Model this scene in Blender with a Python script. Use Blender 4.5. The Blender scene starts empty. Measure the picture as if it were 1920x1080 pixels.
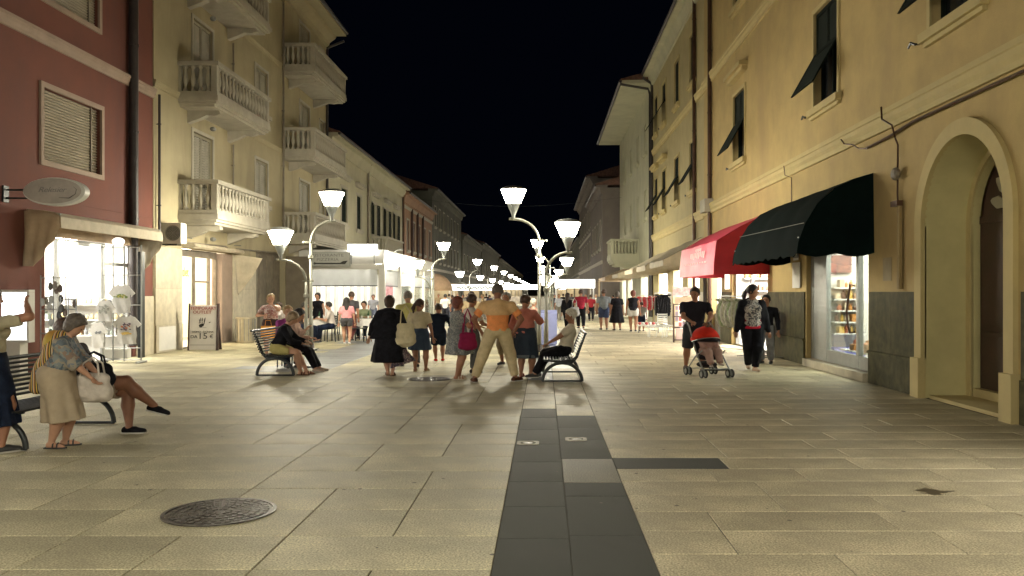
import bpy, math, random
import numpy as np
from mathutils import Vector, Matrix
R = math.radians
rnd = random.Random(7)
S = bpy.context.scene
COL = S.collection

# ------------------------------------------------------------------ camera, sky, exposure
CZ = 1.65                                            # eye height
cam_d = bpy.data.cameras.new('camera'); cam = bpy.data.objects.new('camera', cam_d); COL.objects.link(cam)
cam_d.sensor_width = 36; cam_d.lens = 30.0           # 1600 px over a 1920 px wide frame
cam_d.shift_x = -60/1920; cam_d.shift_y = 8/1920
cam_d.clip_start = .05; cam_d.clip_end = 3000
cam.location = (0, 0, CZ); cam.rotation_euler = (R(90), 0, 0)
S.camera = cam
W = bpy.data.worlds.new('World'); S.world = W; W.use_nodes = True
bg = W.node_tree.nodes['Background']
bg.inputs[0].default_value = (.045, .075, .19, 1); bg.inputs[1].default_value = .012   # night sky
S.view_settings.view_transform = 'Standard'; S.view_settings.look = 'None'
S.view_settings.exposure = 0.0; S.view_settings.gamma = 1.0; S.view_settings.use_curve_mapping = False
cy = S.cycles
cy.use_denoising = True; cy.max_bounces = 6; cy.diffuse_bounces = 3; cy.glossy_bounces = 3
cy.transmission_bounces = 4; cy.transparent_max_bounces = 8; cy.sample_clamp_indirect = 4; cy.sample_clamp_direct = 0
cy.caustics_reflective = False; cy.caustics_refractive = False; cy.use_light_tree = True
LAMP_E = 190.0                                        # lantern glass
LAMP_C = (1.0, .925, .72)
SHOP_E = 32.0
BULB_W = 680.0

# ------------------------------------------------------------------ node materials
MATS = {}
def _n(nt, t, **kw):
    n = nt.nodes.new(t)
    for k, v in kw.items(): setattr(n, k, v)
    return n
def mat(name, col, rough=.7, var=.12, scale=3.0, fine=40., bump=.0, metal=0., stain=None, stain_amt=0., spec=.5,
        col2=None, alpha=1., emit=0., ecol=None, vary=0., coat=0., speckle=0.):
    if name in MATS: return MATS[name]
    m = bpy.data.materials.new(name); m.use_nodes = True; nt = m.node_tree; L = nt.links
    b = nt.nodes['Principled BSDF']; b.inputs['Roughness'].default_value = rough
    b.inputs['Metallic'].default_value = metal; b.inputs['Specular IOR Level'].default_value = spec
    b.inputs['Coat Weight'].default_value = coat
    tc = _n(nt, 'ShaderNodeTexCoord')
    n1 = _n(nt, 'ShaderNodeTexNoise'); n1.inputs['Scale'].default_value = scale; n1.inputs['Detail'].default_value = 6
    n1.inputs['Roughness'].default_value = .62
    L.new(tc.outputs['Object'], n1.inputs['Vector'])
    mr = _n(nt, 'ShaderNodeMapRange'); mr.inputs[1].default_value = .3; mr.inputs[2].default_value = .7
    L.new(n1.outputs['Fac'], mr.inputs[0])
    c2 = col2 if col2 else tuple(c*(1-var*2) for c in col)
    c1 = col if col2 else tuple(min(1, c*(1+var)) for c in col)
    mx = _n(nt, 'ShaderNodeMix', data_type='RGBA'); mx.inputs[6].default_value = (*c2, 1); mx.inputs[7].default_value = (*c1, 1)
    L.new(mr.outputs[0], mx.inputs[0]); out = mx.outputs[2]
    n2 = _n(nt, 'ShaderNodeTexNoise'); n2.inputs['Scale'].default_value = fine; n2.inputs['Detail'].default_value = 3
    L.new(tc.outputs['Object'], n2.inputs['Vector'])
    if speckle:
        ms = _n(nt, 'ShaderNodeMapRange'); ms.inputs[1].default_value = .35; ms.inputs[2].default_value = .65
        ms.inputs[3].default_value = 1-speckle; ms.inputs[4].default_value = 1+speckle
        L.new(n2.outputs['Fac'], ms.inputs[0])
        mm = _n(nt, 'ShaderNodeMix', data_type='RGBA', blend_type='MULTIPLY'); mm.inputs[0].default_value = 1
        L.new(out, mm.inputs[6]); L.new(ms.outputs[0], mm.inputs[7]); out = mm.outputs[2]
    if vary:
        oi = _n(nt, 'ShaderNodeObjectInfo'); ge = _n(nt, 'ShaderNodeNewGeometry')
        ad = _n(nt, 'ShaderNodeMath', operation='ADD'); L.new(oi.outputs['Random'], ad.inputs[0]); L.new(ge.outputs['Random Per Island'], ad.inputs[1])
        fr = _n(nt, 'ShaderNodeMath', operation='FRACT'); L.new(ad.outputs[0], fr.inputs[0])
        mv = _n(nt, 'ShaderNodeMapRange'); mv.inputs[3].default_value = 1-vary; mv.inputs[4].default_value = 1+vary
        L.new(fr.outputs[0], mv.inputs[0])
        mm = _n(nt, 'ShaderNodeMix', data_type='RGBA', blend_type='MULTIPLY'); mm.inputs[0].default_value = 1
        L.new(out, mm.inputs[6]); L.new(mv.outputs[0], mm.inputs[7]); out = mm.outputs[2]
    if stain:
        n3 = _n(nt, 'ShaderNodeTexNoise'); n3.inputs['Scale'].default_value = scale*.45; n3.inputs['Detail'].default_value = 9
        n3.inputs['Roughness'].default_value = .7; n3.inputs['Distortion'].default_value = .6
        mp = _n(nt, 'ShaderNodeMapping'); mp.inputs['Scale'].default_value = (1, 1, .2); mp.inputs['Location'].default_value = (3.3, 7.1, 1.9)
        L.new(tc.outputs['Object'], mp.inputs[0]); L.new(mp.outputs[0], n3.inputs['Vector'])
        m3 = _n(nt, 'ShaderNodeMapRange'); m3.inputs[1].default_value = .5; m3.inputs[2].default_value = .72; m3.inputs[4].default_value = stain_amt
        L.new(n3.outputs['Fac'], m3.inputs[0])
        mm = _n(nt, 'ShaderNodeMix', data_type='RGBA'); L.new(m3.outputs[0], mm.inputs[0]); L.new(out, mm.inputs[6]); mm.inputs[7].default_value = (*stain, 1)
        out = mm.outputs[2]
    L.new(out, b.inputs['Base Color'])
    if bump:
        bp = _n(nt, 'ShaderNodeBump'); bp.inputs['Strength'].default_value = bump; bp.inputs['Distance'].default_value = .01
        L.new(n2.outputs['Fac'], bp.inputs['Height']); L.new(bp.outputs[0], b.inputs['Normal'])
    rr = _n(nt, 'ShaderNodeMapRange'); rr.inputs[3].default_value = max(.02, rough-.1); rr.inputs[4].default_value = min(1, rough+.1)
    L.new(n1.outputs['Fac'], rr.inputs[0]); L.new(rr.outputs[0], b.inputs['Roughness'])
    if alpha < 1: b.inputs['Alpha'].default_value = alpha
    if emit:
        b.inputs['Emission Color'].default_value = (*(ecol or col), 1); b.inputs['Emission Strength'].default_value = emit
    MATS[name] = m; return m
def glass_mat(name, tint=(.9, .95, .92), refl=.12):
    m = bpy.data.materials.new(name); m.use_nodes = True; nt = m.node_tree; nt.nodes.clear(); L = nt.links
    o = _n(nt, 'ShaderNodeOutputMaterial'); mx = _n(nt, 'ShaderNodeMixShader')
    t = _n(nt, 'ShaderNodeBsdfTransparent'); t.inputs[0].default_value = (*tint, 1)
    g = _n(nt, 'ShaderNodeBsdfGlossy'); g.inputs['Roughness'].default_value = .03
    lw = _n(nt, 'ShaderNodeLayerWeight'); lw.inputs[0].default_value = .25
    mr = _n(nt, 'ShaderNodeMapRange'); mr.inputs[3].default_value = refl*.5; mr.inputs[4].default_value = .7
    L.new(lw.outputs['Facing'], mr.inputs[0]); L.new(mr.outputs[0], mx.inputs[0])
    L.new(t.outputs[0], mx.inputs[1]); L.new(g.outputs[0], mx.inputs[2]); L.new(mx.outputs[0], o.inputs[0])
    return m
def pattern_mat(name, cols, scale, kind='voronoi', rough=.85, axis=None):
    """printed cloth: cells or stripes of a few colours"""
    m = bpy.data.materials.new(name); m.use_nodes = True; nt = m.node_tree; L = nt.links; b = nt.nodes['Principled BSDF']
    b.inputs['Roughness'].default_value = rough
    tc = _n(nt, 'ShaderNodeTexCoord'); cr = _n(nt, 'ShaderNodeValToRGB'); cr.color_ramp.interpolation = 'CONSTANT'
    els = cr.color_ramp.elements
    while len(els) < len(cols): els.new(.5)
    for i, c in enumerate(cols): els[i].position = i/len(cols); els[i].color = (*c, 1)
    if kind == 'voronoi':
        v = _n(nt, 'ShaderNodeTexVoronoi'); v.inputs['Scale'].default_value = scale
        ns = _n(nt, 'ShaderNodeTexNoise'); ns.inputs['Scale'].default_value = scale*.7
        ad = _n(nt, 'ShaderNodeMix', data_type='RGBA'); ad.inputs[0].default_value = .25
        L.new(tc.outputs['Object'], ns.inputs[0]); L.new(tc.outputs['Object'], ad.inputs[6]); L.new(ns.outputs['Color'], ad.inputs[7])
        L.new(ad.outputs[2], v.inputs[0]); sp = _n(nt, 'ShaderNodeSeparateColor'); L.new(v.outputs['Color'], sp.inputs[0]); L.new(sp.outputs[0], cr.inputs[0])
    else:
        w = _n(nt, 'ShaderNodeTexWave'); w.inputs['Scale'].default_value = scale; w.bands_direction = axis or 'Z'; w.inputs['Distortion'].default_value = .4
        w.wave_profile = 'SAW'
        L.new(tc.outputs['Object'], w.inputs[0]); L.new(w.outputs['Fac'], cr.inputs[0])
    L.new(cr.outputs[0], b.inputs['Base Color']); return m
def emat(name, col, st):
    m = bpy.data.materials.new(name); m.use_nodes = True; nt = m.node_tree; b = nt.nodes['Principled BSDF']
    b.inputs['Base Color'].default_value = (.8, .8, .78, 1); b.inputs['Emission Color'].default_value = (*col, 1); b.inputs['Emission Strength'].default_value = st
    return m

# ------------------------------------------------------------------ objects
def tag(o, label=None, cat=None, group=None, kind=None):
    if label: o['label'] = label
    if cat: o['category'] = cat
    if group: o['group'] = group
    if kind: o['kind'] = kind
    return o
def thing(name, label, cat, loc=(0, 0, 0), rz=0, group=None):
    o = bpy.data.objects.new(name, None); COL.objects.link(o); o.location = loc; o.rotation_euler = (0, 0, rz)
    o.empty_display_size = .3
    return tag(o, label, cat, group)
def kids(o): return [c for c in COL.objects if c.parent == o]
CH = {}
def adopt(o, parent):
    if parent is not None:
        o.parent = parent; CH.setdefault(parent.name, []).append(o)
def copy_tree(o, parent=None, loc=None, rz=None, **t):
    c = o.copy(); COL.objects.link(c); c.parent = None
    if parent is not None: adopt(c, parent)
    for ch in CH.get(o.name, []): copy_tree(ch, c)
    if loc is not None: c.location = loc
    if rz is not None: c.rotation_euler = (0, 0, rz)
    tag(c, **t); return c
def wloc(o):
    v = Vector((0, 0, 0))
    while o is not None: v += Vector(o.location); o = o.parent
    return v
def link_mesh(name, me, m, parent=None, loc=(0, 0, 0), smooth=False):
    o = bpy.data.objects.new(name, me); COL.objects.link(o); o.location = loc
    if m is not None and not me.materials:
        for q in (m if isinstance(m, (list, tuple)) else [m]): me.materials.append(q)
    adopt(o, parent)
    if smooth: me.polygons.foreach_set('use_smooth', [True]*len(me.polygons))
    return o
class MB:
    def __init__(s): s.v = []; s.f = []; s.mi = []
    def quad(s, *p, m=0):
        n = len(s.v); s.v += [tuple(q) for q in p]; s.f.append(tuple(range(n, n+len(p)))); s.mi.append(m); return s
    def box(s, x0, x1, y0, y1, z0, z1, m=0):
        if x0 > x1: x0, x1 = x1, x0
        if y0 > y1: y0, y1 = y1, y0
        if z0 > z1: z0, z1 = z1, z0
        n = len(s.v)
        s.v += [(x0, y0, z0), (x1, y0, z0), (x1, y1, z0), (x0, y1, z0), (x0, y0, z1), (x1, y0, z1), (x1, y1, z1), (x0, y1, z1)]
        for f in ((0, 3, 2, 1), (4, 5, 6, 7), (0, 1, 5, 4), (1, 2, 6, 5), (2, 3, 7, 6), (3, 0, 4, 7)):
            s.f.append(tuple(n+i for i in f)); s.mi.append(m)
        return s
    def tube(s, path, r, n=8, m=0, cap=True, flat=1.):
        path = [Vector(p) for p in path]; rs = r if isinstance(r, (list, tuple)) else [r]*len(path)
        base = len(s.v); up = Vector((0, 0, 1)); prev = None
        for i, p in enumerate(path):
            d = (path[min(i+1, len(path)-1)]-path[max(i-1, 0)]).normalized()
            if prev is None:
                a = d.cross(up) if abs(d.z) < .95 else d.cross(Vector((0, 1, 0)))
            else: a = prev-d*prev.dot(d)
            a.normalize(); prev = a; b = d.cross(a)
            for k in range(n):
                t = 2*math.pi*k/n; q = p+a*math.cos(t)*rs[i]+b*math.sin(t)*rs[i]*flat; s.v.append(tuple(q))
        for i in range(len(path)-1):
            for k in range(n):
                s.f.append((base+i*n+k, base+i*n+(k+1) % n, base+(i+1)*n+(k+1) % n, base+(i+1)*n+k)); s.mi.append(m)
        if cap:
            s.f.append(tuple(base+k for k in reversed(range(n)))); s.mi.append(m)
            e = base+(len(path)-1)*n; s.f.append(tuple(e+k for k in range(n))); s.mi.append(m)
        return s
    def lathe(s, c, prof, n=16, m=0, sx=1, sy=1, rot=0):
        base = len(s.v)
        for (r, z) in prof:
            for k in range(n):
                t = 2*math.pi*k/n+rot; s.v.append((c[0]+r*sx*math.cos(t), c[1]+r*sy*math.sin(t), c[2]+z))
        for i in range(len(prof)-1):
            for k in range(n):
                s.f.append((base+i*n+k, base+i*n+(k+1) % n, base+(i+1)*n+(k+1) % n, base+(i+1)*n+k)); s.mi.append(m)
        if prof[0][0] > 1e-4: s.f.append(tuple(base+k for k in reversed(range(n)))); s.mi.append(m)
        if prof[-1][0] > 1e-4:
            e = base+(len(prof)-1)*n; s.f.append(tuple(e+k for k in range(n))); s.mi.append(m)
        return s
    def ball(s, c, r, n=8, m=0):
        rr = r if isinstance(r, (tuple, list)) else (r, r, r)
        h = n//2+1
        return s.lathe(c, [(max(1e-5, math.sin(math.pi*i/h)), -math.cos(math.pi*i/h)*rr[2]) for i in range(h+1)], n, m, rr[0], rr[1])
    def prism(s, poly, h0, h1, ax='z', m=0):
        """poly extruded; ax is the extrusion axis"""
        def P(a, b, h): return (a, b, h) if ax == 'z' else ((h, a, b) if ax == 'x' else (a, h, b))
        n = len(poly); base = len(s.v)
        s.v += [P(a, b, h0) for a, b in poly]+[P(a, b, h1) for a, b in poly]
        s.f.append(tuple(base+k for k in reversed(range(n)))); s.mi.append(m)
        s.f.append(tuple(base+n+k for k in range(n))); s.mi.append(m)
        for k in range(n): s.f.append((base+k, base+(k+1) % n, base+n+(k+1) % n, base+n+k)); s.mi.append(m)
        return s
    def mesh(s, name, off=(0, 0, 0), smooth=False, fix=True):
        me = bpy.data.meshes.new(name); ox, oy, oz = off
        me.from_pydata([(x-ox, y-oy, z-oz) for x, y, z in s.v], [], s.f)
        if any(s.mi): me.polygons.foreach_set('material_index', s.mi)
        if fix:
            import bmesh
            bm = bmesh.new(); bm.from_mesh(me); bmesh.ops.recalc_face_normals(bm, faces=bm.faces); bm.to_mesh(me); bm.free()
        if smooth: me.polygons.foreach_set('use_smooth', [True]*len(me.polygons))
        me.update(); return me
    def build(s, name, m, parent=None, smooth=False, world=True, fix=True):
        """authored in world coordinates unless world=False; the parent has no rotation then"""
        off = wloc(parent) if (parent is not None and world) else Vector((0, 0, 0))
        me = s.mesh(name, off, smooth, fix)
        return link_mesh(name, me, m, parent)
def part(name, m, parent, world=True, smooth=False):
    class _P(MB):
        def done(s): return s.build(name, m, parent, smooth, world)
    return _P()
def smooth_angle(o, a=40):
    me = o.data; me.polygons.foreach_set('use_smooth', [True]*len(me.polygons))
    try: me.set_sharp_from_angle(angle=R(a))
    except Exception: pass
def text_mesh(txt, size, extrude=.002, align='CENTER', spacing=1., shear=0.):
    cu = bpy.data.curves.new('t', 'FONT'); cu.body = txt; cu.size = size; cu.extrude = extrude; cu.align_x = align; cu.align_y = 'CENTER'
    cu.space_character = spacing; cu.shear = shear; cu.resolution_u = 3
    o = bpy.data.objects.new('t', cu); COL.objects.link(o)
    dg = bpy.context.evaluated_depsgraph_get(); me = bpy.data.meshes.new_from_object(o.evaluated_get(dg))
    bpy.data.objects.remove(o); me.materials.clear(); return me
def text(name, txt, size, m, parent, loc, rot=(R(90), 0, 0), extrude=.002, sx=1.33, **kw):
    me = text_mesh(txt, size, extrude, **kw); o = bpy.data.objects.new(name, me); COL.objects.link(o); me.materials.append(m)
    o.location = Vector(loc)-(wloc(parent) if parent else Vector((0, 0, 0))); o.rotation_euler = rot; o.scale = (sx, 1, 1); adopt(o, parent); return o

# picture position -> place: on the ground, or on a plane of known distance / on a street wall
def G(px, py):
    y = 1600*CZ/(py-548); return ((px-1020)*y/1600, y)
def Zat(py, y): return CZ+(548-py)*y/1600
def Xat(px, y): return (px-1020)*y/1600
XR, XL = 5.95, -10.5
def UR(px, x=XR): return 1600*x/(px-1020)
def UL(px, x=XL): return 1600*x/(px-1020)
# ------------------------------------------------------------------ palette
granite = mat('granite_beige', (.48, .44, .29), .56, .22, .9, 75, .16, stain=(.24, .21, .145), stain_amt=.7, vary=.13, speckle=.46, spec=.35)
granite_r = mat('granite_grey_beige', (.48, .425, .285), .56, .22, .9, 75, .16, stain=(.22, .19, .135), stain_amt=.7, vary=.17, speckle=.46, spec=.35)
basalt = mat('basalt_dark', (.048, .051, .045), .7, .15, 1.4, 160, .12, vary=.16, speckle=.45, spec=.3, stain=(.06, .06, .055), stain_amt=.4)
bluegrey = mat('stone_blue_grey', (.24, .25, .25), .45, .12, 1.4, 160, .12, vary=.16, speckle=.3, spec=.45)
joint = mat('joint_mortar', (.075, .065, .045), .9, .3, 1.3, 60, .2, col2=(.07, .06, .045))
joint_r = mat('joint_mortar_pale', (.46, .42, .33), .9, .3, 1.1, 60, .2, col2=(.06, .055, .04))
niche = mat('plaster_niche', (.56, .50, .25), .85, .06, 2, 60, .2)
ochre = mat('plaster_ochre', (.48, .36, .155), .85, .09, 1.2, 70, .3, stain=(.37, .27, .13), stain_amt=.75, speckle=.05)
ochre_trim = mat('plaster_trim_yellow', (.52, .425, .20), .8, .06, 2, 60, .15, stain=(.42, .34, .2), stain_amt=.4)
cream_r = mat('plaster_cream_right', (.44, .37, .20), .85, .07, 1.4, 60, .2, stain=(.36, .31, .19), stain_amt=.45)
pale_r = mat('plaster_pale_right', (.50, .49, .36), .85, .07, 1.1, 50, .15, stain=(.34, .34, .26), stain_amt=.5)
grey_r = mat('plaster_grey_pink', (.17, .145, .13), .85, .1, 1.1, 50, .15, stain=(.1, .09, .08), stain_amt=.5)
redp = mat('plaster_red', (.155, .052, .036), .85, .08, 1.3, 60, .25, stain=(.11, .045, .04), stain_amt=.8, speckle=.06)
cream_l = mat('plaster_cream_left', (.39, .34, .215), .85, .06, 1.2, 60, .2, stain=(.24, .21, .14), stain_amt=.75)
cream_l2 = mat('plaster_cream_low', (.46, .43, .31), .85, .06, 1.2, 60, .2, stain=(.4, .37, .28), stain_amt=.4)
brown_l = mat('plaster_brown', (.34, .20, .13), .85, .1, 1.2, 60, .2, stain=(.28, .18, .12), stain_amt=.5)
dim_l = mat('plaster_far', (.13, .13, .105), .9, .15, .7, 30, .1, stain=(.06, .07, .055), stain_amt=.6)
trim_w = mat('stone_trim', (.42, .39, .32), .75, .08, 2.5, 60, .15, stain=(.27, .25, .21), stain_amt=.5)
trim_red = mat('trim_rosy', (.33, .25, .20), .8, .08, 2.5, 60, .1)
dado_g = mat('marble_green', (.075, .070, .036), .72, .3, 5.5, 90, .05, stain=(.13, .12, .07), stain_amt=.6, spec=.15, vary=.08)
dado_b = mat('travertine', (.55, .50, .38), .5, .12, 4, 60, .08, stain=(.38, .33, .24), stain_amt=.5, vary=.07)
white_p = mat('white_paint', (.75, .74, .70), .6, .04, 3, 60, .05)
metal_g = mat('metal_grey', (.35, .36, .35), .4, .1, 6, 80, .03, metal=.7)
post_m = mat('post_painted_steel', (.24, .24, .20), .4, .08, 6, 80, .03, metal=.4)
mat('neck_grey', (.16, .17, .16), .4, .08, 6, 80, .03)
iron = mat('iron_dark', (.035, .04, .042), .42, .2, 8, 60, .06, metal=.5)
cast = mat('cast_iron', (.10, .09, .085), .42, .3, 14, 90, .3, metal=.75, stain=(.2, .15, .1), stain_amt=.4)
brownpipe = mat('pipe_copper_brown', (.085, .042, .026), .45, .2, 4, 60, .05, metal=.4)
darkpipe = mat('pipe_dark', (.035, .028, .028), .5, .2, 4, 60, .05)
wood_d = mat('wood_dark', (.05, .022, .018), .4, .25, 3, 40, .15)
wood_m = mat('wood_greybrown', (.20, .17, .13), .6, .2, 3, 40, .15)
shutter_g = mat('shutter_green_black', (.010, .015, .012), .8, .2, 5, 60, .05, spec=.08)
granite_mid = mat('granite_brown_grey', (.135, .12, .085), .6, .2, .9, 75, .16, vary=.1, speckle=.48)
shutter_b = mat('shutter_beige', (.27, .25, .19), .6, .12, 5, 60, .05)
blind_m = mat('roller_blind', (.33, .29, .22), .55, .06, 5, 60, .03)
dark_in = mat('window_dark', (.02, .022, .025), .12, .2, 2, 30, 0)
roof_t = mat('roof_tile', (.14, .07, .05), .85, .3, 5, 40, .3)
glass = glass_mat('window_glass')
green_aw = mat('awning_dark_green', (.004, .010, .010), .9, .15, 6, 200, .1, spec=.04)
red_aw = mat('awning_red', (.50, .018, .04), .6, .06, 5, 7, .8)
red_aw_l = mat('awning_red_front', (.60, .05, .11), .5, .05, 5, 7, .8)  # same cloth as the side panels, lamp glare put into a lighter red
beige_aw = mat('awning_beige', (.50, .44, .33), .75, .12, 3, 200, .12, stain=(.33, .27, .18), stain_amt=.5)
beige_aw2 = mat('awning_rosy_beige', (.42, .31, .20), .75, .12, 3, 200, .12)
black_cl = mat('cloth_black', (.012, .012, .016), .85, .3, 12, 200, .15, spec=.1)
black_blue = mat('cloth_black_blue', (.012, .018, .038), .8, .3, 9, 200, .15, spec=.1)
white_cl = mat('cloth_white', (.70, .69, .66), .85, .06, 12, 200, .15)
plastic_w = mat('plastic_white', (.72, .73, .70), .4, .03, 5, 50, 0)
orange_p = mat('plastic_orange', (.85, .35, .03), .45, .05, 5, 50, 0)
def lantern_mat(name, col, st):
    m = bpy.data.materials.new(name); m.use_nodes = True; nt = m.node_tree; nt.nodes.clear()
    o = _n(nt, 'ShaderNodeOutputMaterial'); mx = _n(nt, 'ShaderNodeMixShader'); e = _n(nt, 'ShaderNodeEmission'); t = _n(nt, 'ShaderNodeBsdfTransparent')
    e.inputs[0].default_value = (*col, 1); e.inputs[1].default_value = st; mx.inputs[0].default_value = .5
    nt.links.new(t.outputs[0], mx.inputs[1]); nt.links.new(e.outputs[0], mx.inputs[2]); nt.links.new(mx.outputs[0], o.inputs[0]); return m
lamp_glass = lantern_mat('lantern_glass', LAMP_C, LAMP_E*.75)
lamp_glass_far = emat('lantern_glass_far', (1., .93, .8), LAMP_E*.45)
shop_light_far = emat('shop_ceiling_light_far', (1., .88, .66), SHOP_E*.22)
shop_light = emat('shop_ceiling_light', (1., .95, .85), SHOP_E)
shop_light_b = emat('shop_ceiling_light_strong', (1., .95, .87), SHOP_E*2.6)
shop_light_w = emat('shop_ceiling_light_warm', (1., .80, .55), SHOP_E*.55)
lit_white = emat('lit_panel', (1., .98, .92), 4.2)
lit_soft = emat('lit_sign', (1., .97, .88), 1.6)
lit_yellow = emat('lit_poster_yellow', (1., .82, .25), .75)
sign_grey = mat('sign_grey', (.52, .53, .50), .5, .05, 4, 50, 0)
ink = mat('ink_dark', (.03, .03, .03), .6, .1, 5, 50, 0)
ink_red = mat('ink_red', (.35, .06, .05), .6, .1, 5, 50, 0)
ink_grey = mat('ink_grey', (.22, .22, .22), .6, .1, 5, 50, 0)
def cloth(name, c, var=.12): return mat('cloth_'+name, c, .88, var, 7, 26, .75, spec=.15)
skin_l = mat('skin_light', (.48, .27, .18), .55, .06, 8, 120, .04, spec=.35)
skin_m = mat('skin_tanned', (.34, .165, .10), .55, .08, 8, 120, .04, spec=.35)
skin_d = mat('skin_deep_tan', (.24, .11, .065), .5, .08, 8, 120, .04, spec=.35)
# ------------------------------------------------------------------ smooth solids on a grid (bodies, clothes, hair)
def V3(*a): return np.array(a, float)
def surface_nets(D, org, h):
    ins = D < 0
    c = ins[:-1, :-1, :-1].astype(np.int8)
    tot = np.zeros(c.shape, np.int8)
    for dx in (0, 1):
        for dy in (0, 1):
            for dz in (0, 1):
                tot += ins[dx:D.shape[0]-1+dx, dy:D.shape[1]-1+dy, dz:D.shape[2]-1+dz]
    act = (tot > 0) & (tot < 8); idx = np.argwhere(act)
    if len(idx) == 0: return np.zeros((0, 3)), np.zeros((0, 4), int)
    ids = -np.ones(c.shape, np.int64); ids[act] = np.arange(len(idx))
    I = idx.T; acc = np.zeros((len(idx), 3)); cnt = np.zeros(len(idx))
    cor = [(a, b, e) for a in (0, 1) for b in (0, 1) for e in (0, 1)]
    val = {q: D[I[0]+q[0], I[1]+q[1], I[2]+q[2]] for q in cor}
    for q in cor:
        for ax in range(3):
            if q[ax] == 0:
                r = list(q); r[ax] = 1; r = tuple(r); a, b = val[q], val[r]; s = (a < 0) != (b < 0)
                t = a/np.where(s, a-b, 1); p = np.array(q, float)[None].repeat(len(idx), 0); p[:, ax] += t
                acc[s] += p[s]; cnt[s] += 1
    P = (idx+acc/cnt[:, None])*h+org
    F = []
    for ax in range(3):
        o1, o2 = [(1, 2), (2, 0), (0, 1)][ax]
        sl0 = [slice(None)]*3; sl1 = [slice(None)]*3; sl0[ax] = slice(0, -1); sl1[ax] = slice(1, None)
        a = ins[tuple(sl0)]; b = ins[tuple(sl1)]; e = np.argwhere(a != b)
        e = e[(e[:, o1] > 0) & (e[:, o2] > 0) & (e[:, o1] < D.shape[o1]-1) & (e[:, o2] < D.shape[o2]-1)]
        if len(e) == 0: continue
        fl = a[e[:, 0], e[:, 1], e[:, 2]]
        def cell(d1, d2):
            q = e.copy(); q[:, o1] -= d1; q[:, o2] -= d2; return ids[q[:, 0], q[:, 1], q[:, 2]]
        q = np.stack([cell(1, 1), cell(0, 1), cell(0, 0), cell(1, 0)], 1); q[~fl] = q[~fl][:, ::-1]
        F.append(q)
    F = np.concatenate(F); F = F[(F >= 0).all(1)]
    return P, F
def cap(a, b, ra, rb=None, k=.02, cut=None, ex=None): return dict(t='c', a=V3(*a), b=V3(*b), ra=ra, rb=ra if rb is None else rb, k=k, cut=cut)
def ell(c, r, M=None, k=.03, cut=None): return dict(t='e', a=V3(*c), r=V3(*r), M=np.eye(3) if M is None else np.array(M, float), k=k, cut=cut)
def cone(a, b, ra, rb, ey=1., k=.03, folds=0, fa=.0, ph=0., M=None): return dict(t='k', a=V3(*a), b=V3(*b), ra=ra, rb=rb, ey=ey, k=k, folds=folds, fa=fa, ph=ph, cut=None, M=M)
def prim_box(p):
    if p['t'] == 'e': m = p['r'].max(); return p['a']-m, p['a']+m
    m = max(p['ra'], p['rb'])*(1.0 if p['t'] == 'c' else 1.15); return np.minimum(p['a'], p['b'])-m, np.maximum(p['a'], p['b'])+m
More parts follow.
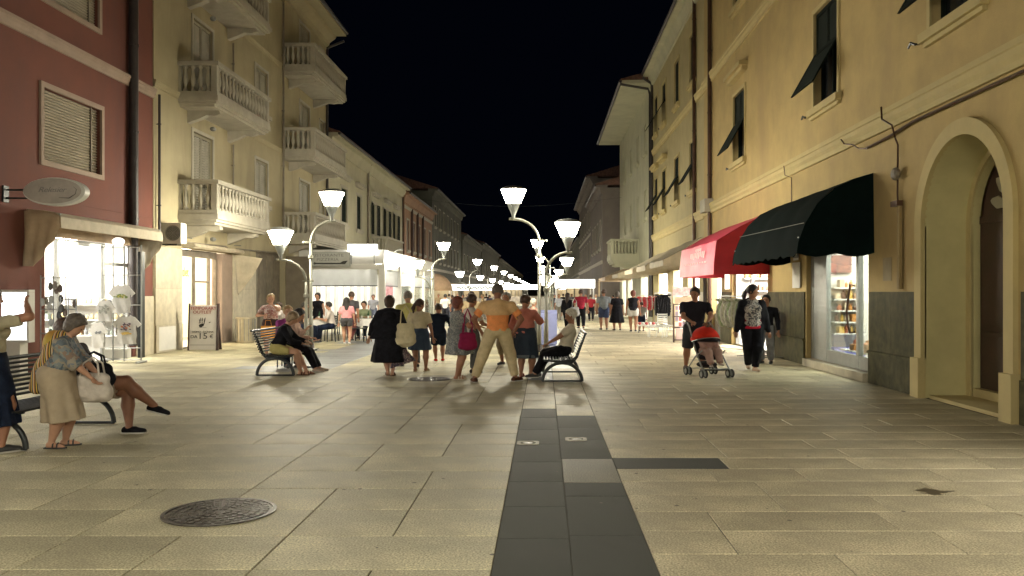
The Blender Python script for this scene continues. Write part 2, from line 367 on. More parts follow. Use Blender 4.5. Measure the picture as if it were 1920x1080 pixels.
def solid(prims, h, cuts=(), wob=0., wf=40., seed=0):
    bs = [prim_box(p) for p in prims]
    lo = np.min([b[0] for b in bs], 0)-3*h; hi = np.max([b[1] for b in bs], 0)+3*h
    n = np.ceil((hi-lo)/h).astype(int)+1; D = np.full(n, .5, np.float32)
    ax = [lo[i]+np.arange(n[i])*h for i in range(3)]
    for p, (b0, b1) in zip(prims, bs):
        mg = p['k']+2*h
        i0 = np.maximum(0, np.floor((b0-mg-lo)/h).astype(int)); i1 = np.minimum(n, np.ceil((b1+mg-lo)/h).astype(int)+1)
        X, Y, Z = np.meshgrid(ax[0][i0[0]:i1[0]], ax[1][i0[1]:i1[1]], ax[2][i0[2]:i1[2]], indexing='ij')
        Q = np.stack([X, Y, Z], -1).astype(np.float32)
        if p['t'] == 'c':
            ab = p['b']-p['a']; L2 = max(1e-9, ab@ab); t = np.clip(((Q-p['a'])@ab)/L2, 0, 1)
            d = np.linalg.norm(Q-p['a']-t[..., None]*ab, axis=-1)-(p['ra']+(p['rb']-p['ra'])*t)
        elif p['t'] == 'e':
            q = (Q-p['a'])@p['M']; k0 = np.linalg.norm(q/p['r'], axis=-1); k1 = np.linalg.norm(q/(p['r']**2), axis=-1)+1e-6
            d = k0*(k0-1)/k1
        else:
            ab = p['b']-p['a']; L = np.linalg.norm(ab); z = ab/L; M = p['M']
            xr = np.array(M[:, 0]) if M is not None else V3(1, 0, 0); xr = xr-z*(xr@z); xr /= np.linalg.norm(xr); yr = np.cross(z, xr)
            q = Q-p['a']; tz = q@z; t = np.clip(tz/L, 0, 1); qx = q@xr; qy = (q@yr)/p['ey']
            an = np.arctan2(qy, qx); rr = (p['ra']+(p['rb']-p['ra'])*t)
            if p['folds']: rr = rr*(1+p['fa']*t*(np.sin(p['folds']*an+p['ph'])+.5*np.sin((p['folds']*1.7//1)*an+2*p['ph']+3*t)))
            d = (np.sqrt(qx*qx+qy*qy)-rr)*.85*min(1, p['ey']*1.1); d = np.maximum(d, np.maximum(-tz, tz-L))
        if p['cut']:
            for (cp, cn) in p['cut']: d = np.maximum(d, (Q-np.array(cp))@np.array(cn))
        s = tuple(slice(i0[i], i1[i]) for i in range(3)); A = D[s]; k = p['k']
        hh = np.maximum(k-np.abs(A-d), 0)/k; D[s] = np.minimum(A, d)-hh*hh*k*.25
    if len(cuts) or wob:
        X, Y, Z = np.meshgrid(*ax, indexing='ij')
        if wob:
            r = np.random.RandomState(seed); ph = r.rand(6)*6.28
            D += wob*(np.sin(X*wf+Z*wf*.5+ph[0])*np.sin(Z*wf*.8+Y*wf*.3+ph[1])+.6*np.sin(X*wf*.5-Z*wf*1.3+Y*wf+ph[2]))
        for (cp, cn) in cuts: D = np.maximum(D, (X-cp[0])*cn[0]+(Y-cp[1])*cn[1]+(Z-cp[2])*cn[2])
    return surface_nets(D, lo, h)
def np_mesh(name, parts):
    """parts: list of (V, F quads or list of tuples, material index)"""
    me = bpy.data.meshes.new(name); vs = []; fs = []; mi = []; off = 0
    for P, F, m in parts:
        vs += P.tolist() if hasattr(P, 'tolist') else [tuple(q) for q in P]
        FF = F.tolist() if hasattr(F, 'tolist') else F
        fs += [[i+off for i in f] for f in FF]; mi += [m]*len(FF); off = len(vs)
    me.from_pydata(vs, [], fs); me.polygons.foreach_set('material_index', mi)
    me.polygons.foreach_set('use_smooth', [True]*len(fs)); me.update(); return me
def solid_obj(name, prims, h, m, parent, **kw):
    P, F = solid(prims, h, **kw)
    return link_mesh(name, np_mesh(name, [(P, F, 0)]), m, parent)

# ------------------------------------------------------------------ people
def nrm(v): v = np.array(v, float); return v/(np.linalg.norm(v)+1e-9)
def rotm(yaw=0, pitch=0, roll=0):
    """columns right, forward, up; yaw turns left, pitch leans forward (deg)"""
    return np.array((Matrix.Rotation(R(yaw), 3, 'Z') @ Matrix.Rotation(-R(pitch), 3, 'X') @ Matrix.Rotation(R(roll), 3, 'Y')))
def ik(a, c, l1, l2, pole):
    a = np.array(a, float); c = np.array(c, float); d = c-a; L = np.linalg.norm(d); mx = (l1+l2)*.995
    if L > mx: c = a+d/L*mx; d = c-a; L = mx
    u = d/L; x = (L*L+l1*l1-l2*l2)/(2*L); hgt = math.sqrt(max(0, l1*l1-x*x)); p = np.array(pole, float); p = p-u*(p@u); p = nrm(p)
    return a+u*x+p*hgt, c
HAIRC = {}
def hairm(c):
    if c not in HAIRC:
        HAIRC[c] = mat('hair_'+c, dict(black=(.012, .01, .01), brown=(.05, .025, .015), dkbrown=(.03, .016, .012), grey=(.22, .20, .18), white=(.72, .68, .6),
                   blond=(.42, .29, .14), ashblond=(.27, .19, .11), red=(.14, .035, .02), greybrown=(.11, .09, .075))[c], .6, .25, 30, 120, .5)
    return HAIRC[c]
sole_m = mat('shoe_sole', (.55, .53, .48), .7)
eye_m = mat('eye_dark', (.02, .015, .012), .3)
lip_m = mat('lips', (.30, .09, .07), .5)
def person(label, loc, H, face, skin=None, hair='short', hairc='brown', fem=False, fat=1., pel=None, lean=0, side=0, twist=0,
           feet=None, hands=None, elbow=None, head=(0, 0), top=None, sleeve='short', hem=-.02, bottom=None, bkind='trousers', skirt_h=.3, flare=1.3,
           waist=None, shoe=None, shoe_kind='shoe', extra=None, group=None, folds=9, h=None, knee=None, blen=None, cap_=None, z0=0., foot_yaw=(0, 0), name='person',
           waist_hi=.06, foot_pitch=(0, 0), thick=1.):
    """local frame: x right, y forward, z up, in metres; feet/hands: ((x,y,z) left, (x,y,z) right) in units of H"""
    skin = skin or skin_m
    root = thing(name, label, 'child' if H < 1.2 and name == 'child' else ('woman' if fem else 'man'), (loc[0], loc[1], z0), R(face), group)
    root['category'] = 'person'
    dist = math.hypot(*loc); h = h or max(.0125, min(.028, dist*.00105)); hf = max(.007, min(.018, dist*.00052))
    w = 1.14*thick; P = V3(0, 0, .525)*H if pel is None else V3(*pel)*H
    TM = rotm(twist, lean, side); rt, fw, up = TM[:, 0], TM[:, 1], TM[:, 2]
    hipw = (.058 if fem else .052)*w*H; sw = (.100 if fem else .116)*w*H
    feet = feet or ((-.065, .0, .0), (.065, .0, 0)); hands = hands or ((-.17, .03, .45), (.17, .03, .45))
    SL = P+up*.249*H-rt*sw; SR = P+up*.249*H+rt*sw; NB = P+up*.292*H; HM = rotm(twist+head[0], lean*.35+head[1], side*.4)
    hr, hw, hu = HM[:, 0], HM[:, 1], HM[:, 2]
    HC = NB+nrm(up*.7+hu*.6+fw*.14)*.103*H
    B = []                                            # body
    tor = [ell(P+up*.015*H, (V3((.098 if fem else .088)*w, .072*fat*thick, .075)*H), TM, .03),
           ell(P+up*.11*H+fw*.008*H*(fat-1)*4, V3(.080*w*(.5+.5*fat), .062*fat*thick, .09)*H, TM, .04),
           ell(P+up*.195*H, V3((.086 if fem else .098)*w, .066*(.6+.4*fat)*thick, .086)*H, TM, .04),
           cap(SL+rt*.012*H-up*.006*H, SR-rt*.012*H-up*.006*H, .027*H, k=.04), cap(NB-up*.018*H, SL+up*.004*H, .027*H, .019*H, .03), cap(NB-up*.018*H, SR+up*.004*H, .027*H, .019*H, .03)]
    if fem: tor += [ell(P+up*.195*H+fw*.052*H+rt*s*.042*H*w, V3(.04, .034, .038)*H*(.7+.3*fat), TM, .02) for s in (-1, 1)]
    B += tor
    B += [cap(NB-up*.01*H, HC-hu*.045*H, .033*H, .029*H, .03)]
    legs = []; arms = []; kn = []
    for i, s in enumerate((-1, 1)):
        hip = P+V3(1, 0, 0)*0+rotm(twist*.3)[:, 0]*s*hipw-up*.012*H
        ft = V3(*feet[i])*H; an = ft+V3(0, 0, .045)*H
        pole = knee[i] if knee else (s*.12, 1, 0.05)
        k_, an = ik(hip, an, .245*H, .24*H, pole); ft = an-V3(0, 0, .045)*H
        fd = rotm(foot_yaw[i] if foot_yaw[i] else -s*10, -foot_pitch[i])[:, 1]
        legs.append((hip, k_, an, fd)); kn.append(k_)
        lf = (.5+.5*fat)*1.1*thick
        mid = k_*.62+an*.38-nrm(np.cross(V3(1, 0, 0), k_-an))*0
        B += [cap(hip, k_, .053*H*lf, .034*H*lf, .03), cap(k_, mid-fw*.006*H, .033*H*lf, .034*H*lf, .02), cap(mid-fw*.006*H, an, .033*H*lf, .0215*H, .02),
              cap(an-fd*.018*H-V3(0, 0, .02*H), an+fd*.05*H-V3(0, 0, .026*H), .021*H, .017*H, .02), cap(an+fd*.05*H-V3(0, 0, .026*H), an+fd*.085*H-V3(0, 0, .033*H), .018*H, .012*H, .015)]
        hd = V3(*hands[i])*H
        pe = elbow[i] if elbow else (s*.5, -1, -.2)
        sh = SL if i == 0 else SR
        e_, wr = ik(sh, hd, .165*H, .145*H, pe); arms.append((sh, e_, wr)); d = nrm(wr-e_)
        af = (.6+.4*fat)*1.08*thick
        B += [cap(sh, e_, .0265*H*af, .0235*H*af, .03), cap(e_, wr, .0235*H*af, .0155*H, .015)]
        sd = nrm(np.cross(d, V3(0, 1, .001)) if abs(d[1]) < .8 else np.cross(d, V3(0, 0, 1))); nn = nrm(np.cross(sd, d))
        pc = wr+d*.03*H
        B += [dict(t='e', a=pc, r=V3(.021, .011, .032)*H, M=np.stack([sd, nn, d], 1), k=.012, cut=None)]
        fingers = MB() if i == 0 else fingers
        for q in range(4):
            o = (q-1.5)*.0105*H; ln = (.036, .042, .04, .031)[q]*H; b0 = pc+d*.022*H+sd*o
            fingers.tube([b0-d*.01*H, b0+d*ln*.45, b0+d*ln*.8+nn*s*ln*.22, b0+d*ln*1.02+nn*s*ln*.5], [.0058*H, .0055*H, .005*H, .0038*H], 6)
        b0 = pc-d*.01*H+sd*.016*H
        fingers.tube([b0, b0+d*.018*H+sd*.018*H, b0+d*.036*H+sd*.022*H+nn*s*.006*H], [.0075*H, .0062*H, .0045*H], 6)
    P1, F1 = solid(B, h)
    hs = 1.0
    Hd = [ell(HC+hu*.012*H, V3(.0545, .061, .060)*H, HM, .02), ell(HC+hw*.016*H-hu*.03*H, V3(.040, .041, .045)*H, HM, .02),
          cap(HC+hw*.056*H+hu*.002*H, HC+hw*.069*H-hu*.016*H, .0055*H, .0085*H, .01), ell(HC+hw*.03*H-hu*.062*H, V3(.015, .014, .012)*H, HM, .012),
          cap(HC-hw*.008*H-hu*.03*H, NB+fw*.0*H, .030*H, .034*H, .02), cap(HC+hw*.043*H-hu*.0335*H-hr*.012*H, HC+hw*.043*H-hu*.0335*H+hr*.012*H, .006*H, k=.008),
          cap(HC+hw*.047*H+hu*.016*H-hr*.02*H, HC+hw*.047*H+hu*.016*H+hr*.02*H, .008*H, k=.012)]
    for s in (-1, 1): Hd.append(ell(HC+hr*s*.0555*H-hw*.004*H-hu*.008*H, V3(.006, .013, .02)*H, HM, .006))
    P2, F2 = solid(Hd, hf)
    fc = MB()
    for s in (-1, 1): fc.ball(tuple(HC+hw*.0560*H+hr*s*.0185*H+hu*.002*H), (.0065*H, .005*H, .0045*H), 8, 1)
    fc.ball(tuple(HC+hw*.0555*H-hu*.034*H), (.0135*H, .006*H, .0045*H), 8, 2)
    me = np_mesh('body', [(P1, F1, 0), (P2, F2, 0), (np.array(fingers.v), fingers.f, 0), (np.array(fc.v), fc.f, 1)])
    mi = [0]*len(me.polygons); nf = len(fc.f)
    for j in range(nf): mi[len(mi)-nf+j] = fc.mi[j]
    me.polygons.foreach_set('material_index', mi)
    link_mesh('body', me, [skin, eye_m, lip_m], root)
    def grow(pr, o):
        r = []
        for p in pr:
            q = dict(p)
            if p['t'] == 'e': q['r'] = p['r']+o
            else: q['ra'] = p['ra']+o; q['rb'] = p['rb']+o
            r.append(q)
        return r
    # lower clothes
    lf = (.5+.5*fat)*1.1*thick
    if bottom and bkind in ('trousers', 'shorts', 'capri'):
        pr = grow(tor[:2], .013)
        for i, (hip, k_, an, fd) in enumerate(legs):
            if bkind == 'shorts':
                e = hip+(k_-hip)*(blen or .85); pr.append(cap(hip, e+(k_-hip)*.12, .056*H*lf+.012, .042*H*lf+.022, .02, cut=[(e, nrm(k_-hip))]))
            else:
                t = blen or (.95 if bkind == 'trousers' else .55); e = k_+(an-k_)*t
                pr += [cap(hip, k_, .055*H*lf+.012, .041*H*lf+.017, .02), cap(k_, e, .041*H*lf+.017, .027*H*lf+.016, .02, cut=[(e, nrm(an-k_))])]
        wz = P+up*waist_hi*H
        solid_obj('shorts' if bkind == 'shorts' else 'trousers', pr, h, bottom, root, cuts=[(wz, up)], wob=.0025, seed=len(label))
    if bottom and bkind == 'skirt':
        km = (legs[0][1]+legs[1][1])/2; c0 = P+up*.07*H; c1 = V3(km[0]*.6, km[1]*.5, skirt_h*H)
        ra = .082*w*H*(.6+.4*fat)+.012; rb = ra*flare+.02
        pr = grow(tor[:2], .019)+[cap(hip, hip+(k_-hip)*.6, .055*H*lf+.012, .046*H*lf+.012, .03) for (hip, k_, an, fd) in legs]+[cone(c0, c1, ra, rb, .82, .03, folds, .07 if folds else 0, len(label), M=TM)]
        solid_obj('skirt', pr, h, bottom, root, cuts=[(P+up*.075*H, up), (V3(0, 0, skirt_h*H), V3(0, 0, -1))], wob=.002)
    if top is not None:
        pr = grow(tor, .018)
        if bkind != 'dress':
            for q_ in pr: q_['cut'] = [(P+up*hem*H, -up)]
        if bkind == 'dress':
            km = (legs[0][1]+legs[1][1])/2; c0 = P+up*.10*H; c1 = V3(km[0]*.6, km[1]*.5, skirt_h*H)
            ra = .086*w*H*(.5+.5*fat)+.014; rb = ra*flare+.02
            pr += [cone(c0, c1, ra, rb, .85, .05, folds, .07, len(label), M=TM)]
            cuts = [(V3(0, 0, skirt_h*H), V3(0, 0, -1))]
        else: cuts = []
        for (sh, e_, wr) in arms:
            if sleeve == 'none': continue
            af = (.6+.4*fat)*1.08*thick
            if sleeve == 'short':
                e = sh+(e_-sh)*.72; pr.append(cap(sh, e_, .0275*H*af+.011, .029*H*af+.016, .03, cut=[(e, nrm(e_-sh))]))
            elif sleeve == 'elbow':
                e = e_+(wr-e_)*.25; pr += [cap(sh, e_, .0275*H*af+.011, .028*H*af+.014, .03), cap(e_, wr, .028*H*af+.014, .028*H*af+.016, .02, cut=[(e, nrm(wr-e_))])]
            else:
                e = e_+(wr-e_)*.95; pr += [cap(sh, e_, .0275*H*af+.011, .026*H*af+.013, .03), cap(e_, wr, .026*H*af+.013, .019*H+.014, .02, cut=[(e, nrm(wr-e_))])]
        cuts.append((NB+up*.020*H+fw*.01, nrm(up+fw*.35)))
        solid_obj('dress' if bkind == 'dress' else ('shirt' if not fem else 'blouse'), pr, h, top, root, cuts=cuts, wob=.003, wf=32, seed=len(label)+3)
    # hair
    cr = V3(.0545, .061, .060)*H
    if hair != 'bald':
        fcut = [(HC+hw*.038*H+hu*.02*H, nrm(hw*.85-hu*.55))]
        if hair in ('short', 'crop'):
            pr = [ell(HC+hu*.014*H-hw*.004*H, cr+(.009 if hair == 'crop' else .016), HM, .01, cut=fcut+[(HC-hu*.035*H, -nrm(hu+hw*.25))])]
        elif hair == 'curly':
            pr = [ell(HC+hu*.018*H-hw*.010*H, cr+.017, HM, .01, cut=[(HC+hw*.026*H+hu*.02*H, nrm(hw*.85-hu*.5)), (HC-hu*.045*H, -nrm(hu+hw*.3))])]
        elif hair == 'bob':
            pr = [ell(HC+hu*.016*H-hw*.006*H, cr+.022, HM, .01, cut=fcut), ell(HC-hu*.03*H-hw*.022*H, V3(.056, .042, .05)*H, HM, .03, cut=[(HC-hu*.068*H, -hu), (HC+hw*.005*H, hw)])]
        elif hair == 'long':
            pr = [ell(HC+hu*.016*H-hw*.006*H, cr+.020, HM, .01, cut=fcut), cap(HC-hw*.03*H, NB-fw*.045*H-up*.06*H, .045*H, .042*H, .03), cap(HC-hw*.02*H-hr*.03*H, NB-fw*.035*H-hr*.02*H, .03*H, .03*H, .03),
                  cap(HC-hw*.02*H+hr*.03*H, NB-fw*.035*H+hr*.02*H, .03*H, .03*H, .03)]
        elif hair == 'pony':
            pr = [ell(HC+hu*.014*H-hw*.004*H, cr+.014, HM, .01, cut=fcut+[(HC-hu*.035*H, -nrm(hu+hw*.25))]), ell(HC-hw*.068*H+hu*.01*H, V3(.018, .018, .018)*H, HM, .01),
                  cap(HC-hw*.075*H, HC-hw*.095*H-hu*.06*H, .018*H, .026*H, .015), cap(HC-hw*.095*H-hu*.06*H, HC-hw*.085*H-hu*.12*H, .026*H, .012*H, .015)]
        solid_obj('hair', pr, hf, hairm(hairc), root, wob=.0075 if hair == 'curly' else .0025, wf=100 if hair == 'curly' else 90)
    # shoes
    if shoe is not None:
        for i, (hip, k_, an, fd) in enumerate(legs):
            dn = V3(0, 0, 1); dn = nrm(dn-fd*(dn@fd)); s0 = an-dn*.045*H
            if shoe_kind == 'shoe':
                pr = [cap(s0-fd*.024*H+dn*.022*H, s0+fd*.035*H+dn*.024*H, .026*H, .024*H, .015, cut=[(s0+dn*.008*H, -dn)]), cap(s0+fd*.04*H+dn*.02*H, s0+fd*.095*H+dn*.016*H, .025*H, .019*H, .015, cut=[(s0+dn*.008*H, -dn)])]
                o = solid_obj('shoe', pr, hf, shoe, root)
                mb = MB()
            else:
                o = None; mb = MB()
                q0 = s0+fd*.055*H+dn*.006*H; sdv = nrm(np.cross(fd, dn))
                for off in (0., .03):
                    c_ = s0+fd*(.05-off)*H+dn*.012*H
                    mb.tube([c_-sdv*.026*H, c_-sdv*.02*H+dn*.022*H, c_+dn*.028*H, c_+sdv*.02*H+dn*.022*H, c_+sdv*.026*H], .0055*H, 6)
            sdv = nrm(np.cross(fd, dn)); ring = []
            for (t, ww) in ((-.05, .012), (-.045, .022), (-.02, .025), (.02, .021), (.05, .027), (.085, .025), (.105, .013)): ring.append((t, ww))
            pts = [s0+fd*t*H+sdv*ww*H for t, ww in ring]+[s0+fd*t*H-sdv*ww*H for t, ww in reversed(ring)]
            n0 = len(mb.v); k = len(pts)
            mb.v += [tuple(p+dn*.001) for p in pts]+[tuple(p+dn*.010*H) for p in pts]
            mb.f += [tuple(n0+j for j in reversed(range(k))), tuple(n0+k+j for j in range(k))]+[(n0+j, n0+(j+1) % k, n0+k+(j+1) % k, n0+k+j) for j in range(k)]; mb.mi += [0]*(k+2)
            if o is not None: mb.build('sole', sole_m, o, world=False)
            else: mb.build('sandal', shoe, root, world=False)
    return root, dict(P=P, TM=TM, NB=NB, HC=HC, arms=arms, legs=legs, h=h, H=H, tor=tor, grow=grow, hf=hf, HM=HM, w=w)
def hand_world(root, info, i):
    v = info['arms'][i][2]+nrm(info['arms'][i][2]-info['arms'][i][1])*.04*info['H']
    q = Matrix.Rotation(root.rotation_euler[2], 3, 'Z') @ Vector(v); return Vector(root.location)+q
# ------------------------------------------------------------------ ground and paving
ground = MB().quad((-400, -60, -.03), (400, -60, -.03), (400, 900, -.03), (-400, 900, -.03)).build('ground', joint); tag(ground, kind='structure')
pav = MB().box(-10.5, 5.95, -12, 460, -.2, -.009).build('pavement', joint); tag(pav, kind='structure')
MB().box(-.309, .676, -12, 12, -.02, -.004).build('mortar_bed', mat('joint_grey', (.075, .072, .06), .9, .3, 1.3, 60), pav)
MB().box(.68, 5.94, -12, 46, -.02, -.0055).build('mortar_bed', joint_r, pav)
_slabm = {}
def slab_mesh(w, l, mt):
    k = (round(w, 3), round(l, 3), mt.name)
    if k not in _slabm:
        g = .003 if mt is basalt else .0048; b = .003; mb = MB(); x0, x1, y0, y1 = -w/2+g, w/2-g, -l/2+g, l/2-g
        T = [(x0+b, y0+b, 0), (x1-b, y0+b, 0), (x1-b, y1-b, 0), (x0+b, y1-b, 0)]; E = [(x0, y0, -.004), (x1, y0, -.004), (x1, y1, -.004), (x0, y1, -.004)]
        D_ = [(x, y, -.014) for x, y, z in E]
        mb.quad(*T)
        for i in range(4):
            j = (i+1) % 4; mb.quad(E[i], E[j], T[j], T[i]); mb.quad(D_[i], D_[j], E[j], E[i])
        me = mb.mesh('slab', fix=True)
        if me.polygons[0].normal.z < 0: me.flip_normals()
        me.materials.append(mt); _slabm[k] = me
    return _slabm[k]
slabs = []                                        # x0, x1, y0, y1, material
HOLES = [(*G(412, 960), .40), (*G(805, 711), .40)]
# left field: square grid with some double pieces
y = -3*.70+5.78-7*.0
rows = [5.78+.70*k for k in range(-8, 60)]
for ri, y0 in enumerate(rows):
    if y0 > 46: break
    x = -.31; j = 0
    sh = 0
    while x > -10.4:
        w = .715
        if rnd.random() < .22 and ri % 1 == 0: w = 1.43
        x2 = max(x-w, -10.5); slabs.append((x2, x, y0, y0+.70, granite)); x = x2
# strip of two columns
for cx0, cx1, off in ((-.31, .17, 0), (.17, .677, .45)):
    y = -.3+off
    while y < 46:
        l = rnd.choice((.98, .98, 1.12, .86))
        if cx0 > 0 and y < 7.39 and 7.40-y < 1.6: l = 7.40-y
        if cx0 > 0 and abs(y-7.40) < .02: l = 1.06; mt = granite_mid
        elif y < (11.5 if cx0 < 0 else 11.0): mt = basalt
        elif y < 15.6: mt = granite if rnd.random() < .7 else granite_r
        else: mt = bluegrey if rnd.random() < .5 else granite_r
        slabs.append((cx0, cx1, y, y+l, mt)); y += l
# right field: long pieces, broken joints
y = 5.38-.52*12; ri = 0
while y < 46:
    x = .677; x += 0
    first = True
    while x < 5.9:
        w = rnd.choice((1.05, 1.25, 1.25, 1.45, .8)); mt = granite_r
        if first: w = rnd.choice((.55, .85, 1.15)); first = False
        if abs(y-7.98) < .26 and x < .7: w = 1.06; mt = basalt
        x2 = min(x+w, 5.95)
        if 5.95-x2 < .25: x2 = 5.95
        slabs.append((x, x2, y, y+.52, mt)); x = x2
    y += .52
def in_view(s):
    x0, x1, y0, y1, _ = s; cy_ = max(y1, .5); cxm = (x0+x1)/2
    px = 1020+1600*np.array([x0, x1, cxm])/cy_; py = 548+1600*CZ/cy_
    return y1 > 4.6 and px.max() > -20 and px.min() < 1940
slabs.sort(key=lambda s: (s[2]+s[3])/2)
near = [s for s in slabs if in_view(s)][:292]; nearset = set(id(s) for s in near)
for i, s in enumerate(near):
    x0, x1, y0, y1, mt = s; dz = rnd.uniform(-.0012, .0006)
    o = link_mesh('slab', slab_mesh(x1-x0, y1-y0, mt), None, pav, ((x0+x1)/2, (y0+y1)/2, dz))
    o.rotation_euler = (rnd.uniform(-.001, .001), rnd.uniform(-.001, .001), 0)
far = {}
for s in slabs:
    if id(s) in nearset: continue
    x0, x1, y0, y1, mt = s
    cxm = (x0+x1)/2
    if mt is granite and y0 > 17 and -6.1 < cxm < -4.6: mt = bluegrey
    mb = far.setdefault(mt.name, (MB(), mt))[0]; g = .0065; dz = rnd.uniform(-.001, .0006)
    b = .005; T = [(x0+g+b, y0+g+b, dz), (x1-g-b, y0+g+b, dz), (x1-g-b, y1-g-b, dz), (x0+g+b, y1-g-b, dz)]; E = [(x0+g, y0+g, -.009), (x1-g, y0+g, -.009), (x1-g, y1-g, -.009), (x0+g, y1-g, -.009)]
    n0 = len(mb.v); mb.v += T+E; mb.f += [(n0, n0+1, n0+2, n0+3)]+[(n0+4+i, n0+4+(i+1) % 4, n0+(i+1) % 4, n0+i) for i in range(4)]; mb.mi += [0]*5
for k, (mb, mt) in far.items():
    o = mb.build('slabs_beyond', mt, pav, fix=False); tag(o, kind='stuff')
o = MB().box(-10.5, 5.95, 46.1, 460, -.02, 0).build('street_surface', granite, pav)

def manhole(loc, r, label, dome=False):
    t = thing('manhole_cover', label, 'manhole cover', (loc[0], loc[1], .001), 0, 'round cast iron manhole covers')
    n = 48
    def ring(mb, r0, r1, z0, z1):
        b = len(mb.v)
        for (r_, z) in ((r0, z0), (r0, z1), (r1, z1), (r1, z0)):
            for k in range(n): a = 2*math.pi*k/n; mb.v.append((r_*math.cos(a), r_*math.sin(a), z))
        for q in range(3):
            for k in range(n): mb.f.append((b+q*n+k, b+q*n+(k+1) % n, b+(q+1)*n+(k+1) % n, b+(q+1)*n+k)); mb.mi.append(0)
    mb = MB(); ring(mb, r*.93, r, -.002, .008); mb.build('rim', cast, t, world=False)
    mb = MB().lathe((0, 0, 0), [(0.0001, -.001), (r*.92, -.001), (r*.92, .003), (.0001, .003)][1:3]+[(.0001, .003)], n); mb.build('plate', cast, t, world=False)
    mb = MB()
    for ri, rr in enumerate((.18, .34, .5, .66, .82)):
        cnt = int(6+rr*34)
        for k in range(cnt):
            a0 = 2*math.pi*(k+.12+.5*(ri % 2))/cnt; a1 = 2*math.pi*(k+.80+.5*(ri % 2))/cnt; w = .045*r*1.1
            pts = [(rr*r-w, a0), (rr*r+w, a0), (rr*r+w, (a0+a1)/2), (rr*r+w, a1), (rr*r-w, a1), (rr*r-w, (a0+a1)/2)]
            mb.prism([(q*math.cos(a), q*math.sin(a)) for q, a in pts], .0025, .010)
    tag(mb.build('raised_pattern', cast, t, world=False), kind='stuff')
    return t
manhole(G(412, 960), .41, 'large worn round iron manhole cover in the beige paving at the front of the picture')
manhole(G(805, 711), .40, 'round iron manhole cover on the paving in front of the woman in the grey dress')
for px, py, lb in ((990, 831, 'small square drain plate with round hole, nearer the left edge of the dark paving strip'), (1080, 824, 'small square drain plate with round hole, on the right half of the dark paving strip')):
    x, y_ = G(px, py); t = thing('drain_plate', lb, 'drain', (x, y_, 0), 0, 'two small drain plates in the dark strip')
    mb = MB(); n = 24; hw = .12; rr = .085
    for z in (.001, .006):
        for k in range(n): a = 2*math.pi*(k+.5)/n; mb.v.append((rr*math.cos(a), rr*math.sin(a), z))
        for k in range(n):
            a = 2*math.pi*(k+.5)/n; c, s_ = math.cos(a), math.sin(a); q = hw/max(abs(c), abs(s_)); mb.v.append((q*c, q*s_, z))
    for k in range(n):
        j = (k+1) % n; mb.f += [(2*n+k, 3*n+k, 3*n+j, 2*n+j), (n+k, n+j, 3*n+j, 3*n+k), (k, j, 2*n+j, 2*n+k)]; mb.mi += [0]*3
    mb.build('frame', mat('drain_frame_dull', (.30, .28, .22), .6), t, world=False)
    mb = MB().lathe((0, 0, .0012), [(.06, 0), (.055, .004), (.0001, .004)], 20); mb.build('cap', cast, t, world=False)
# stain on the right paving
x, y_ = G(1748, 922)
pts = [(x+math.cos(a)*(.13+.05*math.sin(3*a+1)+.03*math.sin(7*a)), y_+math.sin(a)*(.10+.03*math.cos(4*a)+.02*math.sin(9*a))) for a in np.linspace(0, 2*math.pi, 40)[:-1]]
stainm = mat('damp_stain', (.07, .055, .035), .35, .2, 9, 90, .1)
o = MB().prism(pts, .0006, .0016).build('water_stain', stainm, pav)
# a few chewing-gum spots and cracks of paper
mb = MB()
for k in range(46):
    yy = rnd.uniform(5, 12); xx = rnd.uniform(-.55*yy, .5*yy); r_ = rnd.uniform(.008, .022)
    mb.lathe((xx, yy, .0004), [(r_, 0), (r_*.8, .0014), (.0001, .0018)], 7)
tag(mb.build('gum_spots', mat('gum', (.10, .085, .065), .6), pav), kind='stuff')
